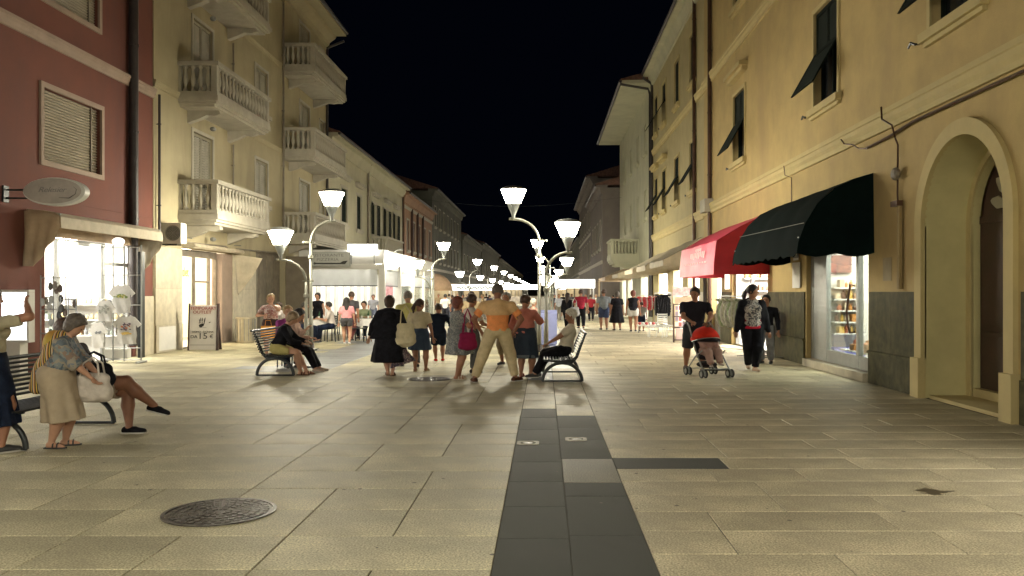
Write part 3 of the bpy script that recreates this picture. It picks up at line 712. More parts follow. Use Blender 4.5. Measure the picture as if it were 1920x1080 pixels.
# ------------------------------------------------------------------ street walls
class Fac:
    """s=+1: wall on the left of the street (street at larger x), s=-1: on the right. u along the street, w out into it"""
    def __init__(f, name, label, xw, s, u0, u1, top, m, depth=9., parent_cat='building', group='houses along the street'):
        f.xw, f.s, f.u0, f.u1, f.top, f.m, f.depth = xw, s, u0, u1, top, m, depth
        f.root = thing(name, label, parent_cat, (xw, u0, 0), 0); f.open = []
    def P(f, u, w, z): return (f.xw+f.s*w, u, z)
    def box(f, mb, u0, u1, w0, w1, z0, z1, m=0): return mb.box(f.xw+f.s*w0, f.xw+f.s*w1, u0, u1, z0, z1, m)
    def hole(f, u0, u1, z0, z1, d=.22, arch=False): f.open.append((u0, u1, z0, z1, d, arch))
    def walls(f, bands=()):
        us = sorted(set([f.u0, f.u1]+[o[i] for o in f.open for i in (0, 1)])); zs = sorted(set([0, f.top]+[o[i] for o in f.open for i in (2, 3)]))
        mb = MB()
        for a, b in zip(us, us[1:]):
            for c, d in zip(zs, zs[1:]):
                um, zm = (a+b)/2, (c+d)/2
                if any(o[0] < um < o[1] and o[2] < zm < o[3] for o in f.open): continue
                mb.quad(f.P(a, 0, c), f.P(b, 0, c), f.P(b, 0, d), f.P(a, 0, d))
        for (a, b, c, d, dp, arch) in f.open:
            if not arch:
                mb.quad(f.P(a, 0, c), f.P(a, 0, d), f.P(a, -dp, d), f.P(a, -dp, c)); mb.quad(f.P(b, 0, c), f.P(b, -dp, c), f.P(b, -dp, d), f.P(b, 0, d))
                mb.quad(f.P(a, 0, d), f.P(b, 0, d), f.P(b, -dp, d), f.P(a, -dp, d))
                if c > .05: mb.quad(f.P(a, 0, c), f.P(a, -dp, c), f.P(b, -dp, c), f.P(b, 0, c))
            else:
                n = 28; r = (b-a)/2; zc = d-r; um = (a+b)/2
                arc = [(um-r*math.cos(math.pi*k/n), zc+r*math.sin(math.pi*k/n)) for k in range(n+1)]
                for k in range(n):
                    (u_a, z_a), (u_b, z_b) = arc[k], arc[k+1]
                    mb.quad(f.P(u_a, 0, z_a), f.P(u_b, 0, z_b), f.P(u_b, 0, d), f.P(u_a, 0, d)); mb.quad(f.P(u_a, 0, z_a), f.P(u_a, -dp, z_a), f.P(u_b, -dp, z_b), f.P(u_b, 0, z_b), m=1)
                mb.quad(f.P(a, 0, 0), f.P(a, 0, zc), f.P(a, -dp, zc), f.P(a, -dp, 0), m=1); mb.quad(f.P(b, 0, 0), f.P(b, -dp, 0), f.P(b, -dp, zc), f.P(b, 0, zc), m=1)
        D = -f.depth
        for u in (f.u0, f.u1): mb.quad(f.P(u, 0, 0), f.P(u, 0, f.top), f.P(u, D, f.top), f.P(u, D, 0))
        mb.quad(f.P(f.u0, D, 0), f.P(f.u1, D, 0), f.P(f.u1, D, f.top), f.P(f.u0, D, f.top)); mb.quad(f.P(f.u0, 0, f.top), f.P(f.u1, 0, f.top), f.P(f.u1, D, f.top), f.P(f.u0, D, f.top))
        return mb.build('wall', [f.m, niche], f.root, fix=False)
    def mold(f, name, u0, u1, prof, m):
        """a moulding run along the wall; prof: list of (w, z)"""
        mb = MB(); n = len(prof)
        for u in (u0, u1):
            for (w, z) in prof: mb.v.append(f.P(u, w, z))
        for k in range(n): mb.f.append((k, (k+1) % n, n+(k+1) % n, n+k)); mb.mi.append(0)
        mb.f += [tuple(range(n)), tuple(range(2*n-1, n-1, -1))]; mb.mi += [0, 0]
        return mb.build(name, m, f.root)
    def course(f, z0, z1, d=.12, m=None, name='string_course'):
        return f.mold(name, f.u0+.003, f.u1-.003, [(-.02, z0), (d*.45, z0), (d*.5, z0+(z1-z0)*.25), (d*.8, z0+(z1-z0)*.45), (d*.85, z0+(z1-z0)*.7), (d, z0+(z1-z0)*.75), (d, z1), (-.02, z1+.02)], m or trim_w)
    def eave(f, z, over, th=.18, m=None, gut=None):
        f.mold('cornice', f.u0+.002, f.u1-.002, [(-.02, z-.5), (.10, z-.5), (.16, z-.32), (over*.45, z-.12), (over*.5, z), (-.02, z)], m or trim_w)
        f.mold('eave', f.u0, f.u1, [(-.4, z+.004), (over, z+.004), (over, z+th), (-.4, z+th+.15)], m or trim_w)
        r = f.mold('roof', f.u0, f.u1, [(over+.06, z+th+.01), (over+.06, z+th+.08), (-f.depth/2, z+th+1.7), (-f.depth, z+th+.1), (-f.depth, z+th+.01)], roof_t)
        MB().tube([f.P(f.u0, over+.05, z+th-.03), f.P(f.u1, over+.05, z+th-.03)], .075, 8).build('gutter', gut or darkpipe, f.root)
        return r
    def pipe(f, u, z0, z1, r=.055, m=None, w=.09, over=None):
        path = [f.P(u, w, z0), f.P(u, w, z1)]
        if over: path += [f.P(u, w+.05, z1+.12), f.P(u, over, z1+.42)]
        p = MB().tube(path, r, 10).build('downpipe', m or darkpipe, f.root); smooth_angle(p, 60)
        mb = MB(); z = z0+1
        k = 0
        while z < z1:
            q = MB().lathe(f.P(u, w, z), [(r+.004, -.02), (r+.014, -.02), (r+.014, .02), (r+.004, .02)], 10); q.box(*sorted((f.xw+f.s*(-.01), f.xw+f.s*w)), u-.01, u+.01, z-.008, z+.008)
            q.build('bracket', m or darkpipe, p); z += 2.2
        return p
    def window(f, uc, w, z0, z1, kind='plain', trim=None, shut=None, frame=.13, hood=False, ground=False, leafs='closed', d=.2):
        f.hole(uc-w/2, uc+w/2, z0, z1, d); trim = trim or trim_w; shut = shut or shutter_b
        mb = MB(); o = .035
        if frame:
            e = frame
            f.box(mb, uc-w/2-e, uc-w/2, -.01, o, z0, z1+e); f.box(mb, uc+w/2, uc+w/2+e, -.01, o, z0, z1+e); f.box(mb, uc-w/2, uc+w/2, -.01, o-.002, z1, z1+e)
        fm = (0.05)
        win = None
        w2 = MB()
        for a, b in ((uc-w/2, uc-w/2+.06), (uc+w/2-.06, uc+w/2), (uc-.035, uc+.035)): f.box(w2, a, b, -d+.003, -d+.06, z0, z1)
        f.box(w2, uc-w/2+.06, uc+w/2-.06, -d+.002, -d+.055, z0, z0+.07); f.box(w2, uc-w/2+.06, uc+w/2-.06, -d+.002, -d+.055, z1-.07, z1)
        win = w2.build('window', shutter_g if shut is shutter_g else (white_p if kind == 'plain' else wood_m), f.root)
        q = MB(); f.box(q, uc-w/2-.02, uc+w/2+.02, -d-.03, -d, z0-.02, z1+.02); q.build('pane', dark_in, win)
        if mb.v: mb.build('surround', trim, win)
        if z0 > .4:
            q = MB(); f.box(q, uc-w/2-.2, uc+w/2+.2, -.01, .13, z0-.15, z0-.004); f.box(q, uc-w/2-.15, uc+w/2+.15, -.01, .07, z0-.22, z0-.152); q.build('sill', trim, win)
        if hood:
            q = MB(); f.box(q, uc-w/2-.35, uc+w/2+.35, -.01, .26, z1+.55, z1+.68); f.box(q, uc-w/2-.28, uc+w/2+.28, -.01, .17, z1+.43, z1+.55); q.build('hood', trim, win)
        def leaf(uA, uB, wA, wB, zA, zB, nm='shutter', lean=None):
            """louvred leaf from (uA,wA) to (uB,wB)"""
            q = MB(); dx, dw = uB-uA, wB-wA; L = math.hypot(dx, dw); n_ = max(6, int((zB-zA)/.085)); th = .02; nu, nw = -dw/L*th, dx/L*th
            def C(t, z, o_): 
                zz = z; ww = wA+dw*t+nw*o_
                if lean: fr = (zB-z)/(zB-zA); ww += lean*fr; zz = zB-(zB-z)*math.cos(math.asin(min(.98, lean/(zB-zA))))
                return f.P(uA+dx*t+nu*o_, ww, zz)
            def slab(t0, t1, za, zb, o0=-1, o1=1, tilt=0):
                q.v += [C(t0, za, o0), C(t1, za, o0), C(t1, za, o1), C(t0, za, o1), C(t0, zb, o0+tilt), C(t1, zb, o0+tilt), C(t1, zb, o1+tilt), C(t0, zb, o1+tilt)]; b = len(q.v)-8
                for ff in ((0, 3, 2, 1), (4, 5, 6, 7), (0, 1, 5, 4), (1, 2, 6, 5), (2, 3, 7, 6), (3, 0, 4, 7)): q.f.append(tuple(b+i for i in ff)); q.mi.append(0)
            st = .06/L
            slab(0, st, zA, zB); slab(1-st, 1, zA, zB); slab(st, 1-st, zA, zA+.08); slab(st, 1-st, zB-.08, zB)
            for k in range(n_):
                z = zA+.09+(zB-zA-.18)*k/n_; slab(st, 1-st, z, z+(zB-zA-.18)/n_*.8, -.9, -.3, 1.1)
            return q.build(nm, shut, win)
        if leafs == 'closed': leaf(uc-w/2+.01, uc-.005, -.07, -.07, z0+.02, z1-.02); leaf(uc+.005, uc+w/2-.01, -.07, -.07, z0+.02, z1-.02)
        elif leafs == 'flap':      # upper part closed, lower flap pushed out over the street
            zm = z0+(z1-z0)*.57
            leaf(uc-w/2+.01, uc-.005, -.05, -.05, zm, z1-.02); leaf(uc+.005, uc+w/2-.01, -.05, -.05, zm, z1-.02)
            leaf(uc-w/2+.02, uc+w/2-.02, .0, .0, z0+.12, zm-.01, 'shutter_flap', lean=.52)
        elif leafs == 'open':
            leaf(uc-w/2-.02, uc-w/2-w/2, .05, .09, z0, z1); leaf(uc+w/2+.02, uc+w/2+w/2, .05, .09, z0, z1)
        if leafs in ('flap', 'stay'):
            q = MB(); b = f.P(uc+w/2+.42, .02, z0-.05); 
            q.tube([f.P(uc+w/2+.42, 0, z0-.08), f.P(uc+w/2+.42, .14, z0-.08)], .018, 6); q.tube([f.P(uc+w/2+.30, .12, z0-.12), f.P(uc+w/2+.42, .14, z0-.06), f.P(uc+w/2+.56, .12, z0-.10)], .02, 6)
            q.build('shutter_stay', iron, win)
        return win
_bal = {}
def baluster_mesh(m, h=.62):
    k = (m.name, round(h, 2))
    if k not in _bal:
        pr = [(.068, 0), (.068, .06), (.04, .08), (.036, .12), (.072, .24), (.074, .30), (.043, .46), (.034, .54), (.06, .575), (.06, .62)]
        me = MB().lathe((0, 0, 0), [(r, z*h/.62) for r, z in pr], 10).mesh('baluster', smooth=True); me.materials.append(m); _bal[k] = me
    return _bal[k]
def balcony(f, u0, u1, zs, proj=1.1, m=None, rail=.98, th=.3, sp=.27, solid_end=0, corbel=True):
    m = m or trim_w; s = f.s
    mb = MB(); f.box(mb, u0, u1, 0, proj, zs-th*.5, zs); f.box(mb, u0+.06, u1-.06, 0, proj-.06, zs-th*.75, zs-th*.5); f.box(mb, u0+.14, u1-.14, 0, proj-.14, zs-th, zs-th*.75)
    b = mb.build('balcony', m, f.root)
    rl = MB(); zt = zs+rail
    f.box(rl, u0-.02, u1+.02, proj-.26, proj+.02, zt-.12, zt); f.box(rl, u0-.02, u0+.24, .002, proj-.26, zt-.12, zt); f.box(rl, u1-.24, u1+.02, .002, proj-.26, zt-.12, zt)
    f.box(rl, u0+.02, u1-.02, proj-.22, proj-.02, zs, zs+.12); f.box(rl, u0+.02, u0+.20, .002, proj-.22, zs, zs+.12); f.box(rl, u1-.20, u1-.02, .002, proj-.22, zs, zs+.12)
    for uu in (u0+.02, u1-.22):
        f.box(rl, uu+.02, uu+.18, proj-.20, proj-.04, zs+.12, zt-.12); f.box(rl, uu+.04, uu+.16, 0.001, .08, zs+.12, zt-.12)
    rl.build('balustrade_rail', m, b)
    h = rail-.24; me = baluster_mesh(m, h); pl = []
    n = int((u1-u0-.5)/sp)
    for k in range(n): pl.append((u0+.25+(u1-u0-.5)*(k+.5)/n, proj-.12))
    n = max(1, int((proj-.28)/.195))
    for k in range(n):
        ww = .08+(proj-.28)*(k+.5)/n; pl.append((u0+.11, ww)); pl.append((u1-.11, ww))
    o0 = wloc(b)
    for (u, w) in pl: link_mesh('baluster', me, None, b, Vector(f.P(u, w, zs+.12))-o0)
    if corbel:
        for uu in (u0+(u1-u0)*.14, u1-(u1-u0)*.14-.24) if u1-u0 > 1.5 else (u0+.1,):
            q = MB(); prof = [(0, zs-th-.002), (proj*.82, zs-th-.002), (proj*.84, zs-th-.10), (proj*.7, zs-th-.16), (proj*.5, zs-th-.13), (proj*.3, zs-th-.24), (0.0, zs-th-.36)]
            for u_ in (uu, uu+.24):
                for (w, z) in prof: q.v.append(f.P(u_, w, z))
            n_ = len(prof)
            for k in range(n_): q.f.append((k, (k+1) % n_, n_+(k+1) % n_, n_+k)); q.mi.append(0)
            q.f += [tuple(range(n_)), tuple(range(2*n_-1, n_-1, -1))]; q.mi += [0, 0]; q.build('corbel', m, b)
    return b
def shop_room(f, u0, u1, z1, dep, wallm, lightm, lit=(.12, .12), floorm=None, frac=.55):
    """a real room behind an opening with ceiling panels that give off the light"""
    mb = MB(); W0 = -.24
    mb.quad(f.P(u0-.3, -dep, 0), f.P(u1+.3, -dep, 0), f.P(u1+.3, -dep, z1+.2), f.P(u0-.3, -dep, z1+.2))
    for u in (u0-.3, u1+.3): mb.quad(f.P(u, W0, 0), f.P(u, -dep, 0), f.P(u, -dep, z1+.2), f.P(u, W0, z1+.2))
    mb.quad(f.P(u0-.3, W0, z1+.2), f.P(u1+.3, W0, z1+.2), f.P(u1+.3, -dep, z1+.2), f.P(u0-.3, -dep, z1+.2))
    mb.quad(f.P(u0-.3, W0, .012), f.P(u1+.3, W0, .012), f.P(u1+.3, -dep, .012), f.P(u0-.3, -dep, .012))
    mb.quad(f.P(u0-.3, W0, 0), f.P(u0, W0, 0), f.P(u0, W0, z1+.2), f.P(u0-.3, W0, z1+.2)); mb.quad(f.P(u1, W0, 0), f.P(u1+.3, W0, 0), f.P(u1+.3, W0, z1+.2), f.P(u1, W0, z1+.2))
    mb.quad(f.P(u0, W0, z1), f.P(u1, W0, z1), f.P(u1, W0, z1+.2), f.P(u0, W0, z1+.2))
    rm = mb.build('shop_interior', wallm, f.root, fix=False)
    n = max(1, int((u1-u0)/1.2))
    for k in range(n):
        uc = u0+(u1-u0)*(k+.5)/n; q = MB(); hw = (u1-u0)/n*frac/2
        f.box(q, uc-hw, uc+hw, -dep+.5, -.55, z1+.12, z1+.17); q.build('ceiling_light', lightm, rm)
    return rm
def panels(f, u0, u1, z0, z1, nu, zr, m, th=.03, gap=.006, name='stone_panel'):
    zr = [z0]+list(zr)+[z1]
    for i, (a, b) in enumerate(zip(zr, zr[1:])):
        off = 0
        for k in range(nu):
            ua = u0+(u1-u0)*k/nu; ub = u0+(u1-u0)*(k+1)/nu; q = MB(); t = th+(i == 0)*.02
            f.box(q, ua+gap/2, ub-gap/2, .0, t, a+gap/2, b-gap/2); q.build(name, m, f.root)

# ---- RIGHT 1: ochre house with the arch
r1 = Fac('ochre_house', 'large ochre yellow house on the right with arched doorway and dark shutters', XR, -1, 2.0, 31.7, 15.2, ochre)
for i, uc in enumerate((26.0, 18.0, 12.35, 6.6)):
    r1.window(uc, 1.5, 5.66, 7.75, trim=ochre_trim, shut=shutter_g, leafs='flap' if i < 3 else 'closed', hood=(i == 0), frame=.10)
    r1.window(uc, 1.5, 10.45, 12.6, trim=ochre_trim, shut=shutter_g, leafs='flap' if i else 'closed', frame=.10)
AU0, AU1, AT = 10.93, 13.33, 3.88
r1.hole(AU0, AU1, 0, AT, .67, True)
SA = (15.65, 19.35, 2.62); SB = (22.7, 27.0, 2.75); SC = (28.6, 30.4, 2.7)
r1.hole(SA[0], SA[1], 0, SA[2], .24); r1.hole(SB[0], SB[1], 0, SB[2], .24); r1.hole(SC[0], SC[1], 0, SC[2], .24)
SD = (2.6, 7.4, 2.7); r1.hole(SD[0], SD[1], 0, SD[2], .24)
r1.walls()
r1.course(4.45, 4.78, .15, ochre_trim); r1.course(9.1, 9.42, .13, ochre_trim); r1.eave(15.2, .8)
r1.pipe(30.2, .4, 15, .075, brownpipe); 
# arch surround
def arch_band(f, u0, u1, zt, w0, w1, band, nm, m, zb=0.):
    mb = MB(); n = 32; um = (u0+u1)/2; r = (u1-u0)/2; zc = zt-r
    def ring(rr):
        return [(um-rr, zb)]+[(um-rr*math.cos(math.pi*k/n), zc+rr*math.sin(math.pi*k/n)) for k in range(n+1)]+[(um+rr, zb)]
    A, B = ring(r), ring(r+band)
    for k in range(len(A)-1):
        a, b, c, d = A[k], A[k+1], B[k+1], B[k]
        mb.quad(f.P(a[0], w1, a[1]), f.P(b[0], w1, b[1]), f.P(c[0], w1, c[1]), f.P(d[0], w1, d[1])); mb.quad(f.P(d[0], w0, d[1]), f.P(c[0], w0, c[1]), f.P(c[0], w1, c[1]), f.P(d[0], w1, d[1]))
        mb.quad(f.P(a[0], w0, a[1]), f.P(a[0], w1, a[1]), f.P(b[0], w1, b[1]), f.P(b[0], w0, b[1]))
    o = mb.build(nm, m, f.root); smooth_angle(o, 30); return o
arch_band(r1, AU0, AU1, AT, -.02, .07, .23, 'arch_moulding', ochre_trim, .62)
for u in (AU0-.27, AU1-.02):
    q = MB(); r1.box(q, u, u+.29, -.0, .12, 0, .62); q.build('plinth_block', ochre_trim, r1.root)
# porch inside the arch: inner wall with a narrower arched door
pm = MB(); D1 = -.673; IU0, IU1, IT = 11.06, 13.20, 3.78; ID = -.80
n = 24; r_ = (IU1-IU0)/2; um = (IU0+IU1)/2; zc = IT-r_
arc = [(um-r_*math.cos(math.pi*k/n), zc+r_*math.sin(math.pi*k/n)) for k in range(n+1)]
for k in range(n):
    (a, za), (b, zb) = arc[k], arc[k+1]
    pm.quad(r1.P(a, D1, za), r1.P(b, D1, zb), r1.P(b, D1, AT+.1), r1.P(a, D1, AT+.1)); pm.quad(r1.P(a, D1, za), r1.P(a, ID, za), r1.P(b, ID, zb), r1.P(b, D1, zb))
for a, b in ((AU0-.1, IU0), (IU1, AU1+.1)): pm.quad(r1.P(a, D1, 0), r1.P(b, D1, 0), r1.P(b, D1, AT+.1), r1.P(a, D1, AT+.1))
for u in (IU0, IU1): pm.quad(r1.P(u, D1, 0), r1.P(u, D1, zc), r1.P(u, ID, zc), r1.P(u, ID, 0))
pm.build('porch_wall', niche, r1.root, fix=False)
arch_band(r1, IU0, IU1, IT, D1-.01, D1+.035, .13, 'inner_arch_moulding', ochre_trim, 0)
q = MB(); r1.box(q, AU0+.02, AU1-.02, -.67, -.06, -.01, .045); r1.box(q, IU0+.01, IU1-.01, ID, -.678, -.01, .17); q.build('doorstep', ochre_trim, r1.root)
q = MB(); r1.box(q, IU0-.02, IU1+.02, ID-.06, ID-.005, .17, 2.70); q.box(*sorted((r1.P(0, ID-.05, 0)[0], r1.P(0, ID+.015, 0)[0])), IU0, IU1, 2.70, 2.82)
door = q.build('arched_door', wood_d, r1.root)
for a in (IU0+.06, um+.04):
    for z0_, z1_ in ((.3, 1.05), (1.15, 2.6)):
        q = MB(); r1.box(q, a+.04, a+r_-.14, ID-.004, ID+.02, z0_, z1_); r1.box(q, a+.10, a+r_-.20, ID+.02, ID+.035, z0_+.07, z1_-.07); q.build('door_panel', wood_d, door)
q = MB(); r1.box(q, um-.02, um+.02, ID-.004, ID+.045, .18, 2.69); q.build('door_edge', wood_d, door)
q = MB().ball(r1.P(um-.09, ID+.06, 1.25), .03, 8); q.tube([r1.P(um-.09, ID, 1.25), r1.P(um-.09, ID+.06, 1.25)], .012, 6); q.build('door_knob', metal_g, door)
q = MB(); q.prism([(um-r_*.99*math.cos(math.pi*k/20), max(2.82, zc+r_*.99*math.sin(math.pi*k/20))) for k in range(21)], *sorted((r1.P(0, ID-.04, 0)[0], r1.P(0, ID-.02, 0)[0])), ax='x')
fan = q.build('fanlight', wood_d, r1.root)
for k in range(7):                                        # radiating petals of the fanlight
    a0 = math.pi*(k+.14)/7; a1 = math.pi*(k+.86)/7; am = (a0+a1)/2; q = MB(); cz_ = 2.86
    pts = [(um-.20*math.cos(am), cz_+.20*math.sin(am)), (um-.60*math.cos(a0), cz_+.60*math.sin(a0)), (um-.75*math.cos((a0*2+a1)/3), cz_+.75*math.sin((a0*2+a1)/3)), (um-.79*math.cos(am), cz_+.79*math.sin(am)), (um-.75*math.cos((a0+2*a1)/3), cz_+.75*math.sin((a0+2*a1)/3)), (um-.60*math.cos(a1), cz_+.60*math.sin(a1))]
    q.prism(pts, *sorted((r1.P(0, ID-.019, 0)[0], r1.P(0, ID+.0, 0)[0])), ax='x'); q.build('pane', mat('pane_lit_dull', (.42, .40, .30), .3), fan)
# green marble dado
for a, b, nu in ((13.62, 15.55, 2), (19.42, 22.62, 3), (27.08, 28.5, 1)): panels(r1, a, b, 0, 1.66, nu, (.56,), dado_g)
for a, b in ((13.62, 15.55), (19.42, 22.62)):
    r1.mold('dado_cap', a, b, [(.03, .545), (.075, .55), (.075, .585), (.03, .60)], dado_g)
panels(r1, 7.45, 10.6, 0, 1.66, 4, (.56,), dado_g); roomD = shop_room(r1, SD[0], SD[1], SD[2], 3.0, white_p, shop_light)  # room D lies out of view, added to brighten the right paving
q = MB(); r1.box(q, 2.62, 7.38, -.2, -.12, .02, .4); r1.box(q, 2.62, 7.38, -.2, -.12, 2.5, 2.68); r1.box(q, 4.1, 4.25, -.2, -.12, .4, 2.5); q.build('shop_front_frame', metal_g, r1.root)
q = MB(); r1.box(q, 14.6, 14.95, .001, .012, 1.85, 2.25); q.build('wall_plate', mat('grey_plate', (.33, .27, .16), .7), r1.root)
# cables and the junction boxes on the ochre wall
def cable(f, pts, r=.018, m=None, nm='cable'): 
    o = MB().tube([f.P(*p) for p in pts], r, 6).build(nm, m or brownpipe, f.root); smooth_angle(o, 60); return o
cable(r1, [(3, .06, 4.34), (9, .07, 4.36), (13.6, .07, 4.37), (14.6, .07, 4.30), (15.6, .06, 4.28)], .024)
cable(r1, [(14.6, .18, 4.82), (14.55, .19, 4.6), (14.15, .18, 4.42), (14.3, .07, 4.25), (14.2, .06, 4.1), (14.22, .06, 3.3), (14.2, .06, 3.1)], .017)
cable(r1, [(16.6, .17, 4.62), (16.4, .18, 4.5), (16.0, .17, 4.42), (15.9, .08, 4.33), (15.5, .07, 4.26)], .014)
cable(r1, [(14.15, .05, 3.1), (14.15, .05, 1.7)], .05, mat('duct_ochre', (.30, .22, .10), .7), 'duct')
q = MB().ball(r1.P(14.2, .10, 3.62), (.07, .13, .11), 10); q.build('junction_box', wood_m, r1.root)
q = MB(); r1.box(q, 14.08, 14.34, .03, .13, 3.08, 3.17); q.build('duct_cap', brownpipe, r1.root)
cable(r1, [(20.6, .16, 4.70), (20.5, .16, 4.46), (20.45, .02, 4.40), (20.45, .02, 3.7)], .012)
cable(r1, [(31.0, .1, 1.2), (31.0, .1, 2.0), (30.8, .16, 2.25), (30.6, .3, 2.3), (30.5, .36, 2.45)], .07, darkpipe, 'flue')
q = MB(); r1.box(q, 30.0, 30.9, .0, .30, 4.5, 4.95); q.build('pipe_box', trim_w, r1.root)
# shop A: window and glass door
roomA = shop_room(r1, SA[0], SA[1], SA[2], 3.0, white_p, shop_light)
q = MB(); r1.box(q, SA[0]+.02, SA[1]-.02, -.23, .10, -.01, .16); q.build('shop_step', dado_b, r1.root)
fr = MB()
for a, b in ((15.66, 15.80), (16.42, 16.54), (18.28, 18.46), (19.18, 19.34)): r1.box(fr, a, b, -.20, -.10, .165, 2.6)
r1.box(fr, 15.80, 19.18, -.195, -.105, .165, .42); r1.box(fr, 15.80, 19.18, -.195, -.105, 2.45, 2.6); r1.box(fr, 18.46, 19.18, -.19, -.11, .42, 2.45)
frA = fr.build('shop_front_frame', metal_g, r1.root)
for a, b in ((15.80, 16.42), (16.54, 18.28)):
    q = MB(); r1.box(q, a, b, -.155, -.145, .42, 2.45); q.build('pane', glass, frA)
q = MB(); q.tube([r1.P(16.60, -.09, 1.78), r1.P(16.58, .0, 1.80), r1.P(16.62, .03, 1.5), r1.P(16.66, .04, 1.25), r1.P(16.62, .03, 1.0), r1.P(16.58, .0, .86), r1.P(16.56, -.09, .88)], .022, 8); q.build('door_handle', brownpipe, frA)
# shelves with bags and boxes inside shop A
def shelves(f, u0, u1, w0, w1, zs, room, seed=1, n=6, cols=None):
    rr = random.Random(seed); cols = cols or [(.35, .10, .04), (.45, .2, .05), (.55, .35, .08), (.12, .06, .04), (.5, .42, .3), (.08, .10, .3), (.6, .55, .45), (.3, .28, .1)]
    for zi, z in enumerate(zs):
        q = MB(); f.box(q, u0, u1, w0, w1, z-.025, z); sh = q.build('shelf', white_p, room)
        u = u0+.05
        while u < u1-.15:
            wd = rr.uniform(.12, .26); ht = rr.uniform(.10, .26); c = rr.choice(cols); q = MB()
            if rr.random() < .5: f.box(q, u, u+wd, w0+.05, w1-.05, z+.002, z+ht)
            else:
                c_ = f.P(u+wd/2, (w0+w1)/2, z+.002); q.lathe(c_, [(wd*.3, 0), (wd*.42, ht*.3), (wd*.35, ht*.7), (wd*.15, ht*.85), (wd*.15, ht)], 10)
            q.build('shop_item', mat('item_%d' % cols.index(c), c, .5, .1), sh); u += wd+rr.uniform(.03, .08)
shelves(r1, 16.6, 18.5, -2.9, -2.5, (.55, .85, 1.15, 1.45, 1.75, 2.05), roomA, 3)
shelves(r1, 15.9, 16.5, -1.4, -1.1, (.6, .95, 1.3, 1.65), roomA, 5)
shelves(r1, 16.7, 18.2, -.9, -.35, (.45,), roomA, 9, cols=[(.08, .1, .4), (.6, .6, .6), (.5, .5, .45), (.1, .05, .04)])
def end_shelves(f, u1, w0, w1, zs, room, seed=1, cols=None):
    rr = random.Random(seed); cols = cols or [(.35, .10, .04), (.45, .2, .05), (.55, .35, .08), (.12, .06, .04), (.5, .42, .3), (.25, .12, .05), (.6, .5, .3)]
    for z in zs:
        q = MB(); f.box(q, u1-.32, u1, w0, w1, z-.03, z); sh = q.build('shelf', white_p, room); w = w0+.05
        while w < w1-.12:
            wd = rr.uniform(.07, .13); ht = rr.uniform(.13, .22); c = rr.choice(cols); q = MB()
            if rr.random() < .4: f.box(q, u1-.28, u1-.08, w, w+wd, z+.002, z+ht)
            else: q.lathe(f.P(u1-.18, w+wd/2, z+.002), [(wd*.4, 0), (wd*.5, ht*.3), (wd*.42, ht*.65), (wd*.16, ht*.8), (wd*.16, ht)], 8)
            q.build('shop_item', mat('bot_%d_%d' % (int(c[0]*100), int(c[1]*100)), c, .45, .1), sh); w += wd+rr.uniform(.01, .04)
end_shelves(r1, SA[1]+.28, -1.35, -.62, (.72, .98, 1.24, 1.5, 1.76), roomA, 4)
q = MB(); r1.box(q, SA[1]-.1, SA[1]+.27, -1.3, -.6, .02, .4); q.build('display_box', mat('display_blue', (.12, .13, .4), .5), roomA)
q = MB(); r1.box(q, SA[1]+.2, SA[1]+.28, -1.1, -.5, 2.1, 2.5); q.build('poster', mat('poster_dark', (.3, .12, .08), .5, .3, 8, col2=(.08, .05, .05)), roomA)
# shop B under the red awning
roomB = shop_room(r1, SB[0], SB[1], SB[2], 3.2, white_p, shop_light_b)
fr = MB()
for a in (22.72, 24.9, 26.85): r1.box(fr, a, a+.12, -.20, -.10, .02, 2.72)
r1.box(fr, 22.84, 26.85, -.195, -.105, 2.6, 2.72); frB = fr.build('shop_front_frame', metal_g, r1.root)
shelves(r1, 22.9, 24.6, -.95, -.5, (.4, .8, 1.2, 1.6, 2.0), roomB, 13, cols=[(.5, .2, .06), (.5, .42, .3), (.35, .08, .05), (.3, .2, .1), (.6, .55, .45)])
end_shelves(r1, SB[1]+.28, -1.5, -.4, (.5, .9, 1.3, 1.7, 2.1), roomB, 8); roomC = shop_room(r1, SC[0], SC[1], SC[2], 2.5, white_p, shop_light_b)
q = MB(); r1.box(q, SC[0]+.02, SC[1]-.02, -.2, -.12, .02, .9); q.build('shop_counter', wood_m, r1.root)
q = MB(); r1.box(q, 27.2, 27.8, .035, .06, 1.75, 2.45); q.build('poster', lit_soft, r1.root)
q = MB(); r1.box(q, 19.7, 20.3, .034, .045, 1.75, 2.35); r1.box(q, 19.8, 20.2, .045, .05, 2.4, 2.7); pst = q.build('poster', white_p, r1.root)
q = MB(); r1.box(q, 19.8, 20.2, .052, .055, 2.45, 2.65); q.build('poster_print', ink_grey, pst)

# ---- RIGHT 2
r2 = Fac('cream_house', 'three storey cream house with green-black shutters next beyond the ochre house', XR+.05, -1, 31.75, 47, 13.5, cream_r)
for uc in (34.4, 38.5, 42.6, 45.6):
    r2.window(uc, 1.3, 5.75, 7.75, trim=ochre_trim, shut=shutter_g, leafs='flap', frame=.1, hood=uc > 40)
    r2.window(uc, 1.3, 10.1, 12.1, trim=ochre_trim, shut=shutter_g, leafs='flap' if uc > 40 else 'closed', frame=.1)
sh2 = [(33.0, 35.6, 2.7), (37.0, 39.6, 2.7), (41.4, 44.6, 2.7)]
for a, b, z in sh2: r2.hole(a, b, 0, z, .24)
r2.walls(); r2.course(4.4, 4.75, .14, ochre_trim); r2.course(9.1, 9.4, .12, ochre_trim); r2.eave(13.5, .55, m=pale_r)
for a, b, z in sh2: shop_room(r2, a, b, z, 3, white_p, shop_light_b)
r2.pipe(33.6, .4, 13.2, .07, brownpipe); r2.pipe(46.8, .3, 13, .07, darkpipe, over=.6)
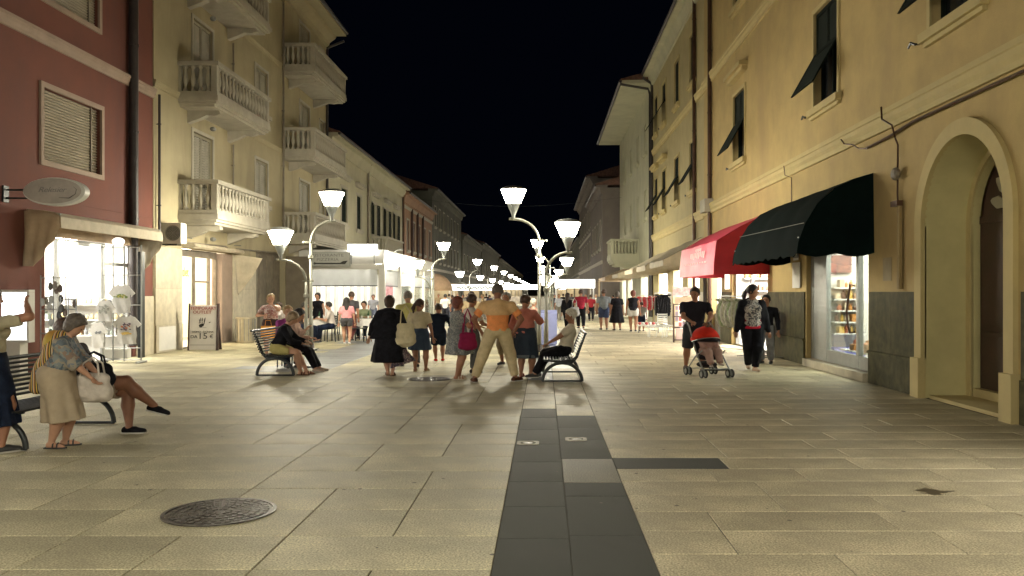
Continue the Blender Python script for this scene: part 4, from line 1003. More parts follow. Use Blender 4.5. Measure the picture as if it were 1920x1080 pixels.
panels(r2, 31.8, 32.9, 0, 1.66, 1, (.56,), dado_b); panels(r2, 39.7, 41.3, 0, 1.66, 1, (.56,), dado_b)
# ---- RIGHT 3: wide eaves
r3 = Fac('pale_house', 'tall pale green cream house with very wide overhanging eaves on the right', XR, -1, 47.05, 67, 13.2, pale_r)
for uc in (50, 54, 58.2, 62.4):
    r3.window(uc, 1.1, 6.0, 7.6, trim=pale_r, leafs='closed', shut=pale_r, frame=.06); r3.window(uc, 1.1, 9.8, 11.4, trim=pale_r, leafs='closed', shut=pale_r, frame=.06)
sh3 = [(49, 52.4, 2.7), (57.5, 60.5, 2.7), (62, 65, 2.7)]
for a, b, z in sh3: r3.hole(a, b, 0, z, .24)
r3.hole(54.4, 55.6, 3.95, 6.0+.2*0-.1, .2) if False else None
r3.walls(); 
for a, b, z in sh3: shop_room(r3, a, b, z, 3, white_p, shop_light)
r3.mold('eave', r3.u0, r3.u1, [(-.4, 13.204), (1.65, 13.204), (1.65, 13.34), (-.4, 13.5)], pale_r)
r3.mold('roof', r3.u0-.02, r3.u1+.02, [(1.72, 13.35), (1.72, 13.42), (-4.5, 15.1), (-9, 13.5)], roof_t)
MB().tube([r3.P(47.05, 1.74, 13.3), r3.P(67, 1.74, 13.3)], .09, 8).build('gutter', darkpipe, r3.root)
MB().tube([r3.P(47.2, 1.7, 13.15), r3.P(47.2, .2, 12.9), r3.P(47.2, .09, 12.6), r3.P(47.2, .09, .3)], .07, 8).build('downpipe', darkpipe, r3.root)
balcony(r3, 53.6, 57.0, 3.95, 1.75, pale_r, rail=1.05, th=.5, sp=.36)
# ---- RIGHT 4, 5 and on
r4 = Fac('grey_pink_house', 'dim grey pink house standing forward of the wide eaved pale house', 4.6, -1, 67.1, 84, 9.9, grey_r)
for uc in (69.5, 73, 76.5, 80): r4.window(uc, 1.2, 5.2, 7.4, leafs='closed', shut=shutter_g, trim=trim_w)
r4.hole(70, 76, 0, 2.6, .24); r4.hole(78, 82, 0, 2.6, .24); r4.walls(); r4.course(3.9, 4.15, .12); r4.eave(9.9, .5, m=grey_r)
shop_room(r4, 70, 76, 2.6, 3, beige_aw, shop_light_far); shop_room(r4, 78, 82, 2.6, 3, beige_aw, shop_light_far)
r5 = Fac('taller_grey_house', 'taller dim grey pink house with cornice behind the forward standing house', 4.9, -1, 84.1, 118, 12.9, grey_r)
for i in range(8):
    for z in (4.8, 8.4): r5.window(87+i*4, 1.3, z, z+2.2, leafs='closed', shut=shutter_g)
r5.hole(88, 96, 0, 2.6, .24); r5.walls(); r5.course(4.0, 4.3, .15); r5.course(7.6, 7.8, .12); r5.eave(12.9, .7, m=grey_r); shop_room(r5, 88, 96, 2.6, 3, beige_aw, shop_light_far)
def far_house(name, label, xw, s, u0, u1, top, m, step=4.2, sh=True, light=None):
    f = Fac(name, label, xw, s, u0, u1, top, m); u = u0+2.2
    while u < u1-1.5:
        z = 4.6
        while z+1.9 < top-.5: f.window(u, 1.2, z, z+1.9, leafs='none', frame=.12); z += 3.4
        u += step
    if sh: f.hole(u0+1.5, u1-1.5, 0, 2.7, .24)
    f.walls(); f.course(3.7, 3.95, .12); f.eave(top, .5, m=m)
    if sh: shop_room(f, u0+1.5, u1-1.5, 2.7, 3, beige_aw, light or shop_light_far)
    return f
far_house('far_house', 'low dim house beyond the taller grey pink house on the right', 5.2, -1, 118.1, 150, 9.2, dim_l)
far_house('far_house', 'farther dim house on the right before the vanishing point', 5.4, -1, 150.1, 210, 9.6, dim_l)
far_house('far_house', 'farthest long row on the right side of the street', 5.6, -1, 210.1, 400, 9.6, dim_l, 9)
# ---- LEFT 1: red house
l1 = Fac('red_house', 'brick red plastered house on the left with the awning shop', XL, 1, 2, 22.9, 13.6, redp)
wu0, wu1 = UL(72)+.13, UL(193)-.13
l1.hole(wu0, wu1, 4.42, 5.95, .12)
def blind_window(f, u0, u1, z0, z1, lb=None):
    q = MB(); e = .11
    f.box(q, u0-e, u0, -.01, .05, z0-e, z1+e); f.box(q, u1, u1+e, -.01, .05, z0-e, z1+e); f.box(q, u0, u1, -.01, .048, z1, z1+e); f.box(q, u0, u1, -.01, .048, z0-e, z0)
    w = q.build('window', trim_red, f.root)
    q = MB(); f.box(q, u0, u1, -.14, -.121, z0, z1); q.build('pane', dark_in, w)
    q = MB(); n_ = int((z1-z0)/.062); us = u1-(u1-u0)*.13
    for (ua, ub) in ((u0+.01, us-.02), (us+.02, u1-.01)):
        for k in range(n_):
            za = z0+(z1-z0)*k/n_; zb = z0+(z1-z0)*(k+.92)/n_
            q.v += [f.P(ua, -.095, za), f.P(ub, -.095, za), f.P(ub, -.06, (za+zb)/2), f.P(ua, -.06, (za+zb)/2), f.P(ub, -.095, zb), f.P(ua, -.095, zb)]; b = len(q.v)-6
            q.f += [(b, b+1, b+2, b+3), (b+3, b+2, b+4, b+5)]; q.mi += [0, 0]
    o = q.build('roller_blind', blind_m, w); tag(o, kind='stuff')
    q = MB(); f.box(q, us-.02, us+.02, -.11, -.04, z0, z1); q.build('guide_rail', wood_m, w)
blind_window(l1, wu0, wu1, 4.42, 5.95)
l1.hole(wu0-.1, wu1-.1, 7.85, 9.6, .12); blind_window(l1, wu0-.1, wu1-.1, 7.85, 9.6)
l1.hole(9.0, 11.2, 4.42, 5.95, .12); blind_window(l1, 9.0, 11.2, 4.42, 5.95)
OU0, OU1, OZ = 17.95, 21.9, 2.85
l1.hole(OU0, OU1, 0, OZ, .24); l1.hole(5.5, 13.0, 0, 2.75, .24)
l1.walls(); l1.course(6.85, 7.1, .12, trim_red); l1.eave(13.6, .6)
l1.pipe(UL(241), .3, 13.4, .115, darkpipe, .13)
l1.mold('plaster_joint', l1.u0+.01, 22.85, [(0, 3.62), (.012, 3.62), (.012, 3.65), (0, 3.65)], redp)
shop_room(l1, 5.5, 13.0, 2.75, 3.2, white_p, shop_light); room1 = shop_room(l1, OU0, OU1, OZ, 3.6, white_p, shop_light)  # first room is out of view, added to light the ochre wall opposite
shelves(l1, 18.2, 21.4, -3.5, -3.1, (.5, .95, 1.4, 1.85), room1, 21, cols=[(.7, .7, .68), (.6, .6, .62), (.5, .52, .55), (.66, .6, .5)])
end_shelves(l1, OU1+.28, -2.6, -.3, (.55, .95, 1.35), room1, 5, [(.55, .55, .52), (.35, .36, .38), (.6, .5, .4), (.3, .35, .3)]); panels(l1, 21.95, 22.85, 0, 1.55, 1, (), dado_b)
fr = MB()
for a in (17.96, 18.62, 20.55, 21.76): l1.box(fr, a, a+.10, -.20, -.12, .02, OZ-.02)
l1.box(fr, 20.65, 21.76, -.195, -.125, 2.3, 2.38); l1.box(fr, 18.72, 20.55, -.195, -.125, 2.72, 2.83)
fr.build('shop_front_frame', metal_g, l1.root)
l1.mold('shutter_box', OU0, OU1, [(-.02, OZ-.02), (.12, OZ-.02), (.12, OZ+.22), (-.02, OZ+.22)], beige_aw2)
q = MB().ball(l1.P(20.35, .35, 2.86), (.13, .17, .10), 12); q.build('round_wall_lamp', lit_soft, l1.root)
# oval hanging sign
sx, sy_ = -10.5, UL(20)
t = thing('oval_sign', 'oval whitish sign with faint script projecting from the red wall over the street', 'sign', (-10.5+1.02, 16.6, Zat(360, 16.6)))
q = MB(); q.prism([(.60*math.cos(a), .27*math.sin(a)) for a in np.linspace(0, 2*math.pi, 40)[:-1]], -.09, .09, ax='y'); q.build('sign_body', plastic_w, t, world=False)
q = MB(); q.prism([(.56*math.cos(a)-.03, .245*math.sin(a)+.01) for a in np.linspace(0, 2*math.pi, 40)[:-1]], -.098, -.091, ax='y'); q.build('sign_face', mat('sign_face_grey', (.46, .43, .40), .5), t, world=False)
text('lettering', 'Relesier', .14, ink_grey, t, Vector(t.location)+Vector((-.04, -.1, .03)), extrude=.002, shear=.35, spacing=.9)
q = MB().tube([(.1, -.1, -.12), (.3, -.1, -.13), (.42, -.1, -.05), (.44, -.1, .04), (.38, -.1, .09)], [.012, .025, .014, .012, .008], 6, flat=.3); q.build('swoosh', ink, t, world=False)
q = MB().tube([(-1.0, 0, .04), (-.58, 0, .04)], .02, 6); q.tube([(-1.0, 0, -.12), (-.5, 0, -.12)], .02, 6); q.box(-1.02, -.98, -.08, .08, -.2, .12); q.build('bracket', iron, t, world=False)

# ---- LEFT 2: tall cream house with balconies
l2 = Fac('balcony_house', 'tall cream apartment house with two stacks of stone balustrade balconies on the left', XL, 1, 22.95, 41.2, 14.0, cream_l)
for k in range(3):
    zf = 3.92+3.4*k if k else 3.92
    for uc, w in ((26.25, 1.5), (37.4, 1.5)): l2.window(uc, w, zf+.005, zf+2.55, leafs='closed', frame=.10, d=.2)
    for uc in (31.7,): l2.window(uc, 1.35, zf+1.0, zf+2.6, leafs='closed', frame=.10)
    l2.window(40.3, .8, zf+.6, zf+2.4, leafs='closed', frame=.08)
S2 = (24.75, 28.7, 2.95); WD = (31.1, 34.6, 3.2)
l2.hole(S2[0], S2[1], 0, S2[2], .24); l2.hole(WD[0], WD[1], 0, WD[2], .3)
l2.walls()
for zc_ in (7.3, 10.7): l2.course(zc_-.1, zc_+.08, .07, cream_l)
l2.eave(14.0, .95, m=cream_l)
for k in range(4):
    if k == 3: break
    z = 3.9+3.4*k
    balcony(l2, 24.45, 29.2, z, 1.15); balcony(l2, 34.3, 39.8, z, 1.3)
    q = MB().ball(l2.P(26.3, .3, z-.62), (.1, .1, .07), 10); q.build('ceiling_lamp', metal_g, l2.root)
for a, b in ((24.6, 3.9), ): pass
l2.pipe(28.6, 4.9, 6.6, .03, wood_m); l2.pipe(28.6, 8.3, 10, .03, wood_m); l2.pipe(34.1, 3.5, 13.5, .04, wood_m); l2.pipe(41.0, 3.5, 13.3, .06, darkpipe, over=.9); l2.pipe(23.1, 3.0, 7.0, .035, darkpipe)
room2 = shop_room(l2, S2[0], S2[1], S2[2], 3.2, white_p, shop_light_w)
q = MB(); l2.box(q, 27.75, 28.68, -.3, .03, 0, 2.9); q.build('pilaster', trim_red, l2.root)
fr = MB()
for a in (24.76, 25.95, 27.1, 27.65): l2.box(fr, a, a+.09, -.22, -.14, .02, 2.93)
l2.box(fr, 24.85, 27.65, -.215, -.145, 2.72, 2.93); l2.box(fr, 26.04, 27.1, -.21, -.15, 1.95, 2.0)
fr.build('shop_front_frame', wood_m, l2.root)
q = MB(); l2.box(q, 24.95, 25.9, -.30, -.27, .3, 2.6); py_ = q.build('yellow_poster', lit_yellow, l2.root)
text('lettering', 'Outlet', .42, mat('ink_gold', (.5, .36, .05), .5), py_, l2.P(25.42, -.262, 2.25), rot=(R(90), 0, R(90)), sx=.75)
MB().tube([l2.P(23.0, .05, 3.15), l2.P(25, .05, 3.1), l2.P(28, .05, 3.15), l2.P(28.6, .05, 3.0), l2.P(29, .05, 3.12), l2.P(34, .05, 3.2)], .03, 6).build('cable', wood_m, l2.root)
panels(l2, 23.0, 24.7, 0, 2.9, 1, (.75, 1.75), dado_b); panels(l2, 28.75, 31.05, 0, 2.9, 2, (.75, 1.75), dado_b)
q = MB(); l2.box(q, 23.15, 24.2, .052, .06, .05, .70); q.build('meter_door', white_p, l2.root)
q = MB(); l2.box(q, 31.1, 34.6, -.28, -.22, 0, 3.2); wd = q.build('wooden_gate', wood_m, l2.root)
for k in range(4): q = MB(); l2.box(q, 31.2+k*.85, 31.95+k*.85, -.22, -.19, .15, 3.05); q.build('gate_board', wood_m, wd)
q = MB(); q.box(-10.46, -9.45, 34.55, 34.62, .02, 3.1); q.build('open_gate_leaf', mat('gate_leaf_brown', (.17, .14, .10), .6), l2.root)
# ---- LEFT 3..: lower houses
l3 = Fac('low_cream_house', 'lower two storey pale cream house with brown shutters left of the lamp row', XL, 1, 41.25, 63.4, 9.2, cream_l2)
for uc in (44.8, 48.4, 52.9, 56.9, 60.4): l3.window(uc, 1.25, 5.2, 7.1, leafs='open' if uc > 50 else 'closed', shut=shutter_g, frame=.14, hood=True)
l3.hole(50.5, 62, 0, 2.75, .24); l3.walls(); l3.course(4.0, 4.3, .15); l3.eave(9.2, .55, m=cream_l2); l3.pipe(50.6, 3.6, 9, .06, wood_m, over=.5); l3.pipe(63.2, 3.3, 9, .08, brownpipe, over=.5)
balcony(l3, 51.9, 57.6, 4.0, 1.0, trim_w, rail=1.05, sp=.4); shop_room(l3, 50.5, 62, 2.75, 3, white_p, shop_light)
l4 = Fac('brown_house', 'warm brownish two storey house with tall dark windows beyond the low cream house', XL, 1, 63.45, 80, 8.9, brown_l)
for uc in (65.8, 68.8, 71.8, 75.0, 78.2): l4.window(uc, 1.1, 4.9, 7.2, leafs='closed', shut=wood_d, frame=.14)
l4.hole(65, 78, 0, 2.7, .24); l4.walls(); l4.course(4.0, 4.3, .15); l4.course(8.0, 8.2, .12); l4.eave(8.9, .5, m=brown_l); shop_room(l4, 65, 78, 2.7, 3, beige_aw, shop_light_far)
for uc in (67.3, 70.3, 73.4): l4.pipe(uc, 4.5, 8.2, .10, wood_d)
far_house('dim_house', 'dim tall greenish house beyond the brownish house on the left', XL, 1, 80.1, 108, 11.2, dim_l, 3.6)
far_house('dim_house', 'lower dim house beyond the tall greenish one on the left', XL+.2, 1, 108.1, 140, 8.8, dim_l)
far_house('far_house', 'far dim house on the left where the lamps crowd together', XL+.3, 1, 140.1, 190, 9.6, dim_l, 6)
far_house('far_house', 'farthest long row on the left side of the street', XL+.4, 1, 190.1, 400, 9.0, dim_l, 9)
eb = MB().box(-40, 30, 430, 440, 0, 8).build('end_building', dim_l); tag(eb, 'dark building closing the far end of the street', 'building')
# ------------------------------------------------------------------ awnings
def awning(label, f, u0, u1, prof, m, side_m=None, scallop=.0, thick=.012, group=None, seg=24, name='awning', ribs=0, print_=None):
    """prof: (w, z) from wall to valance bottom; closed by end panels"""
    t = thing(name, label, 'awning', f.P(u0, 0, 0), 0, group); side_m = side_m or m
    def sheet(nm, mm, u0, u1, offs=0, flip=1):
        q = MB(); n = len(prof); N = seg
        for j in range(N+1):
            u = u0+(u1-u0)*j/N
            for i, (w, z) in enumerate(prof):
                zz = z
                if i == n-1 and scallop: zz = z-scallop*abs(math.sin(math.pi*(u-u0)/.55))
                sag = .03*math.sin(math.pi*i/(n-1))*(.6*math.sin(2*math.pi*j/N*2.3+1)+.5*math.sin(2*math.pi*j/N*5+i))
                q.v.append(f.P(u, w+sag, zz))
        b = len(q.v)
        for v in list(q.v): q.v.append((v[0]-f.s*thick, v[1], v[2]-thick*.6))
        for j in range(N):
            for i in range(n-1):
                a = j*n+i; q.f += [(a, a+1, a+n+1, a+n), (b+a, b+a+n, b+a+n+1, b+a+1)]; q.mi += [0, 0]
            a = j*n+n-1; q.f.append((a, b+a, b+a+n, a+n)); q.mi.append(0)
        return q.build(nm, mm, t)
    c = sheet('canopy', m, u0, u1); smooth_angle(c, 35)
    for ue, sg in ((u0, -1), (u1, 1)):
        q = MB(); pts = list(prof); zb = prof[-1][1]; N = 8
        low = [(prof[-1][0]*(1-k/N), zb-(scallop*abs(math.sin(math.pi*k/N*2)) if scallop else 0)) for k in range(1, N+1)]
        poly = pts+low
        q.prism([(0, 0)], 0, 0) if False else None
        n = len(poly)
        for uu in (ue, ue+sg*thick):
            for (w, z) in poly: q.v.append(f.P(uu, w, z))
        q.f += [tuple(range(n)), tuple(range(2*n-1, n-1, -1))]+[(k, (k+1) % n, n+(k+1) % n, n+k) for k in range(n)]; q.mi += [0]*(n+2)
        q.build('side_panel', side_m, t)
    q = MB()
    for ue in (u0+.05, u1-.05): q.tube([f.P(ue, .02, prof[-1][1]+.3), f.P(ue, prof[-1][0]-.04, prof[-1][1]+.28)], .015, 6)
    q.build('frame_arm', metal_g, t)
    for k in range(1, ribs):
        uu = u0+(u1-u0)*k/ribs; r = MB().tube([f.P(uu, w+.012, z+.012) for w, z in prof[:-1]], .01, 5); r.build('rib', iron, t)
    return t
ga = awning('large dark green almost black awning with scalloped edge on the ochre house', r1, 15.38, 20.6,
            [(.02, 3.80), (.35, 3.70), (.72, 3.52), (1.02, 3.25), (1.24, 2.90), (1.37, 2.56), (1.40, 2.36)], green_aw, scallop=.07)
q = MB().tube([r1.P(20.55, 1.235, 2.98), r1.P(15.37, 1.27, 2.90)], .007, 5); q.build('seam_piping', metal_g, ga)
ra = awning('bright red pink awning with pale print, behind the dark green one', r1, 22.5, 28.2, [(.02, 3.75), (.75, 3.40), (1.38, 3.02), (1.46, 2.45), (1.48, 2.12)], red_aw_l, red_aw)
for (a, b, za, zb) in ((24.0, 26.4, 2.62, 2.82), (24.6, 25.6, 2.82, 2.93), (23.6, 27.2, 2.47, 2.52)):
    q = MB(); n = 9; 
    for k in range(n):
        u_a = a+(b-a)*k/n; u_b = a+(b-a)*(k+.62)/n; zz = za+(zb-za)*(.15*(k % 3))
        w_ = lambda z: 1.385+(3.02-z)/.57*.08+.014
        q.quad(r1.P(u_a, w_(zz), zz), r1.P(u_b, w_(zz), zz), r1.P(u_b, w_(zb), zb), r1.P(u_a, w_(zb), zb))
    tag(q.build('pale_print', mat('print_pinkwhite', (.8, .55, .58), .6), ra), kind='stuff')
def flat_awning(label, f, u0, u1, z1, z0, proj, m, val=.22):
    return awning(label, f, u0, u1, [(.02, z1), (proj*.5, (z1+z0+val)/2-.03), (proj, z0+val), (proj+.01, z0)], m, group='beige awnings on the right side', seg=14)
flat_awning('beige folding awning on the cream house, nearest to the red awning', r2, 32.2, 36.2, 3.75, 2.65, 1.5, beige_aw)
flat_awning('pale beige awning on the cream house, second beyond the red awning', r2, 37.0, 40.5, 3.7, 2.6, 1.6, beige_aw)
flat_awning('pale awning on the cream house below its farthest windows', r2, 41.4, 45.4, 3.65, 2.55, 1.7, beige_aw)
flat_awning('beige awning under the stone balcony of the wide eaved house', r3, 49, 53, 3.4, 2.5, 1.7, beige_aw)
flat_awning('rosy beige awning beyond the stone balcony on the right', r3, 58, 65, 3.4, 2.45, 1.8, beige_aw2)
# wrinkled curved awning of the t-shirt shop
la = awning('wrinkled beige awning with drooping side panels over the t-shirt shop on the red house', l1, 17.3, 21.9, [(.02, 3.34), (.35, 3.31), (.60, 3.26), (.70, 3.18), (.715, 2.96)], beige_aw, beige_aw2)
for ue, nm in ((17.27, 0), (21.93, 1)):
    q = MB(); N = 14; 
    for j in range(N+1):
        w = .70*j/N; ztop = 3.30-.12*(w/.7)**2.2; drop = 1.12 if w < .22 else 1.12-.80*(w-.22)/.48
        for i in range(7):
            z = ztop-drop*i/6; fold = .05*math.sin(w*26+i*.8)*(i/6)
            q.v.append(l1.P(ue+fold-(nm == 0)*.03, w, z))
    for j in range(N):
        for i in range(6): a = j*7+i; q.f.append((a, a+1, a+8, a+7)); q.mi.append(0)
    o = q.build('drooping_flap', beige_aw2 if nm == 0 else beige_aw, la, smooth=True)
    md = o.modifiers.new('s', 'SOLIDIFY'); md.thickness = .012
# pointed side flap of the outlet awning
oa = awning('rolled beige awning over the outlet doorway with one pointed hanging flap', l2, 24.8, 28.9, [(.02, 3.1), (.30, 3.08), (.36, 3.0), (.30, 2.94)], beige_aw)
q = MB(); pts = [(0.02, 2.93), (.95, 2.8), (.62, 2.2), (.12, 1.55)]
for uu in (28.95, 28.965):
    for w, z in pts: q.v.append(l2.P(uu, w, z))
q.f += [(0, 1, 2, 3), (7, 6, 5, 4)]+[(k, (k+1) % 4, 4+(k+1) % 4, 4+k) for k in range(4)]; q.mi += [0]*6; q.build('hanging_flap', beige_aw, oa)

# ------------------------------------------------------------------ restaurant veranda
ver = thing('restaurant_veranda', 'white framed glass restaurant veranda projecting from the houses on the left', 'veranda', (-10.4, 36, 0))
vx0, vx1, vy0, vy1, vz = -10.3, -6.85, 36.0, 52.0, 2.72
def vp(nm, m, *b, parent=None): q = MB().box(*b); return q.build(nm, m, parent or ver)
vp('roof', white_p, vx0, vx1+.15, vy0-.15, vy1, vz+.62, vz+.72)
vp('fascia', white_p, vx0, vx1+.12, vy0-.12, vy0-.02, vz+.12, vz+.618); vp('fascia', white_p, vx1+.02, vx1+.12, vy0-.018, vy1, vz+.12, vz+.618)
pil = [(vx1, vy0), (vx0+.1, vy0)]+[(vx1, vy0+4*k) for k in range(1, 5)]
for (x, y_) in pil: vp('pillar', white_p, x-.13, x+.13, y_-.0, y_+.26, 0, vz+.118)
for a, b in ((vx0+.24, vx1-.14),):
    vp('beam', white_p, a, b, vy0+.02, vy0+.16, vz-.10, vz+.118)
    o = vp('clear_blind', mat('clear_blind', (.62, .66, .68), .35, .05, alpha=.55), a+.05, b-.05, vy0+.07, vy0+.09, 1.95, vz-.102); vp('blind_weight', iron, a+.05, b-.05, vy0+.06, vy0+.10, 1.90, 1.948, parent=o)
for k in range(4):
    a, b = vy0+4*k+.27, vy0+4*k+3.99
    vp('beam', white_p, vx1-.08, vx1+.06, a, b, vz-.10, vz+.118)
    o = vp('clear_blind', MATS['clear_blind'], vx1-.02, vx1, a+.03, b-.03, 1.95, vz-.102); vp('blind_weight', iron, vx1-.03, vx1+.01, a+.03, b-.03, 1.90, 1.948, parent=o)
    if k > 0: q = MB(); q.box(vx1-.015, vx1-.005, a+.03, b-.03, .1, 1.9); q.build('pane', glass, ver)
q = MB().box(vx0+.0, vx1, vy1-.05, vy1, 0, vz); q.build('back_screen', white_p, ver)
q = MB()
q.box(vx0+.02, vx0+.06, vy0+.3, vy1-.1, 0.01, vz+.5); q.build('inner_wall', white_p, ver)
for k in range(5): vp('ceiling_light', shop_light, vx0+.6, vx1-.6, vy0+1+3*k, vy0+1.7+3*k, vz+.55, vz+.60)
q = MB()
for k in range(9): q.box(vx0+.07, vx0+.10, vy0+.6+k*1.7, vy0+1.3+k*1.7, .4, 2.5)
tag(q.build('wall_curtains', mat('curtain_grey', (.50, .50, .48), .8), ver), kind='stuff')
vp('wall_picture', mat('picture_rosy', (.45, .22, .24), .6, .3, 6), vx0+2.5, vx0+3.0, vy0+5.2, vy0+5.25, 1.2, 2.1)
for k in range(3): vp('stand_planter', wood_m, vx1-.35, vx1-.16, 40.5+4*k, 41.6+4*k, .01, .7)
sg = thing('lit_sign_box', 'glowing white rectangular sign box above the restaurant veranda', 'sign', (Xat(680, 35.7), 35.7, Zat(468, 35.7)))
MB().box(-.61, .61, -.09, .09, -.22, .22).build('sign_body', lit_white, sg, world=False)
q = MB().box(-.62, .62, -.08, .1, -.235, -.221); q.box(-.62, .62, -.08, .1, .221, .235); q.build('frame', metal_g, sg, world=False)
q = MB().box(-.5, -.46, .0, .04, -.60, -.236); q.box(.46, .5, .0, .04, -.60, -.236); q.build('bracket', metal_g, sg, world=False)
sg = thing('restaurant_sign', 'grey restaurant direction board with a long black arrow hung at the front of the veranda', 'sign', (Xat(620, 35.4), 35.4, Zat(486, 35.4)))
MB().box(-.80, .80, -.03, .03, -.28, .28).build('board', sign_grey, sg, world=False)
q = MB().box(-.83, -.80, -.05, .05, -.30, .30); q.box(.80, .83, -.05, .05, -.30, .30); q.box(-.80, .80, -.04, .04, -.30, -.281); q.box(-.80, .80, -.04, .04, .281, .30); q.box(-.7, -.66, .05, .44, .1, .14); q.box(.66, .7, .05, .44, .1, .14); q.build('frame', metal_g, sg, world=False)
o = Vector(sg.location)
text('lettering', 'RISTORANTE', .17, ink_grey, sg, o+Vector((-.12, -.032, .16))); text('lettering', 'PIZZERIA', .17, ink_grey, sg, o+Vector((-.12, -.032, -.02)))
q = MB().prism([(-.72, -.17), (-.66, -.12), (-.60, -.15), (.40, -.15), (.52, -.08), (.72, -.06), (.60, -.21), (-.6, -.21), (-.66, -.23)], -.036, -.031, ax='y'); q.build('arrow', ink, sg, world=False)
fl = thing('floodlight', 'bright round floodlight on a curved arm at the veranda corner', 'lamp', (Xat(737, 36.5), 36.5, Zat(490, 36.5)))
MB().ball((0, 0, 0), (.33, .2, .30), 14).build('lamp_glass', emat('flood_glass', (1, .98, .93), 30), fl, world=False, smooth=True)
MB().tube([(0, .1, .3), (.05, .1, .42), (.25, .1, .52), (.4, .1, .5)], .03, 8).build('arm', post_m, fl, world=False)
# dome awning further on
dm = thing('dome_awning', 'peach coloured dome awning on the left beyond the restaurant veranda', 'awning', (Xat(815, 55), 55, 0))
q = MB(); n = 16
for i in range(7):
    a = math.pi/2*i/6
    for k in range(n+1):
        b = math.pi*k/n; q.v.append((-math.cos(b)*1.15*math.cos(a)*1.0, -math.sin(b)*.9*math.cos(a), 1.75+1.1*math.sin(a)))
for i in range(6):
    for k in range(n): a = i*(n+1)+k; q.f.append((a, a+1, a+n+2, a+n+1)); q.mi.append(0)
o = q.build('canopy', mat('awning_peach', (.72, .50, .34), .7), dm, world=False, smooth=True); md = o.modifiers.new('s', 'SOLIDIFY'); md.thickness = .02
q = MB(); q.tube([(-1.1, 0, 1.76), (-1.1, 0, .0)], .03, 6); q.tube([(1.1, 0, 1.76), (1.1, 0, 0)], .03, 6); q.build('pole', metal_g, dm, world=False)
# lit canopy stands in the distance
def kiosk(label, xc, y_, w, h=2.55, band=.5, m=None, txt=None, dep=4):
    t = thing('lit_canopy', label, 'canopy', (xc, y_, 0), 0, 'lit canopies across the far street'); m = m or lit_white
    MB().box(-w/2, w/2, -.06, 0, h-band, h).build('lit_fascia', m, t, world=False)
    MB().box(-w/2, w/2, 0.003, dep, h-.1, h-.02).build('roof', white_p, t, world=False)
    for sx_ in (-1, 1):
        for sy_ in (.1, dep-.1): MB().tube([(sx_*(w/2-.1), sy_, 0), (sx_*(w/2-.1), sy_, h-.12)], .05, 8).build('pole', white_p, t, world=False)
    MB().box(-w/2+.3, w/2-.3, .8, 1.4, h-.17, h-.12).build('ceiling_light', shop_light, t, world=False)
    MB().box(-w/2+.2, w/2-.2, dep-.6, dep-.5, .02, 1.1).build('counter', wood_m, t, world=False)
    return t
kiosk('brightly lit white canopy beyond the lamp posts, right of the central strip', Xat(1078, 62), 62, 2.9, Zat(524, 62), .62)
kiosk('wide white lit canopy with dark lettering far down on the left', Xat(890, 74), 74, 4.6, Zat(533, 74), .55, lit_soft)
kiosk('small farther lit canopy behind the man in the orange shirt', Xat(960, 110), 110, 7, Zat(534, 110), .6)
q = MB()
for k in range(7): q.lathe((-.0, 0, 0), [(.001, 0)]*2, 3) if False else q.tube([(Xat(855+k*10, 73.9), 73.9, Zat(541, 73.9)), (Xat(860+k*10, 73.9), 73.9, Zat(538-(k % 3), 73.9)), (Xat(864+k*10, 73.9), 73.9, Zat(542, 73.9))], .05, 5)
o = q.build('garland', mat('garland_green', (.05, .12, .06), .8)); tag(o, 'dark green garland hung along the wide lit canopy far down on the left', 'garland')

# ------------------------------------------------------------------ street lamps
def make_lamp(h_tip, reach, far=False):
    """post at the origin, arm towards +x; h_tip: height of the lantern's middle"""
    t = thing('street_lamp', 'street lamp', 'street lamp', (0, 0, 0)); za = h_tip-.62; r0 = .62
    nseg = 6 if far else 10
    MB().tube([(0, 0, 0), (0, 0, .9), (0, 0, .92), (0, 0, za-r0)], [.065, .065, .046, .042], nseg).build('post', post_m, t, world=False, smooth=True)
    if not far: MB().lathe((0, 0, 0), [(.16, 0), (.16, .03), (.11, .06), (.085, .2)], 16).build('base', cast, t, world=False)
    arc = [(reach*(1-math.cos(a)), 0, za-r0+r0*math.sin(a)) for a in np.linspace(0, math.pi/2, 9)]
    arc[-1] = (reach+.0, 0, za)
    MB().tube(arc+[(reach+.12, 0, za)], .036, nseg).build('arm', post_m, t, world=False, smooth=True)
    if not far:
        MB().tube([(-.18, 0, za-r0+.02), (.10, 0, za-r0+.02)], .022, 8).ball((-.2, 0, za-r0+.02), .035, 8).build('cross_pin', post_m, t, world=False)
        MB().lathe((0, 0, za-r0-.45), [(.055, 0), (.075, .02), (.075, .10), (.055, .12)], 12).build('collar', post_m, t, world=False)
    n = 24 if not far else 8
    c = (reach, 0, za)
    MB().lathe(c, [(.04, .0), (.045, .06), (.05, .10), (.185, .43)], n).build('lantern_neck', MATS['neck_grey'], t, world=False, smooth=True)
    g = MB().lathe(c, [(.19, .435), (.345, .80)], n).build('lantern_glass', lamp_glass_far if far else lamp_glass, t, world=False, smooth=False)
    if not far:
        ld = bpy.data.lights.get('bulb') or bpy.data.lights.new('bulb', 'POINT'); ld.energy = BULB_W; ld.color = LAMP_C; ld.shadow_soft_size = .06
        lo = bpy.data.objects.new('bulb', ld); COL.objects.link(lo); lo.location = (reach, 0, za+.66); adopt(lo, t)
    MB().lathe(c, [(.36, .802), (.36, .83), (.22, .90), (.001, .93)], n).build('lantern_cap', metal_g, t, world=False)
    return t
NA = {}
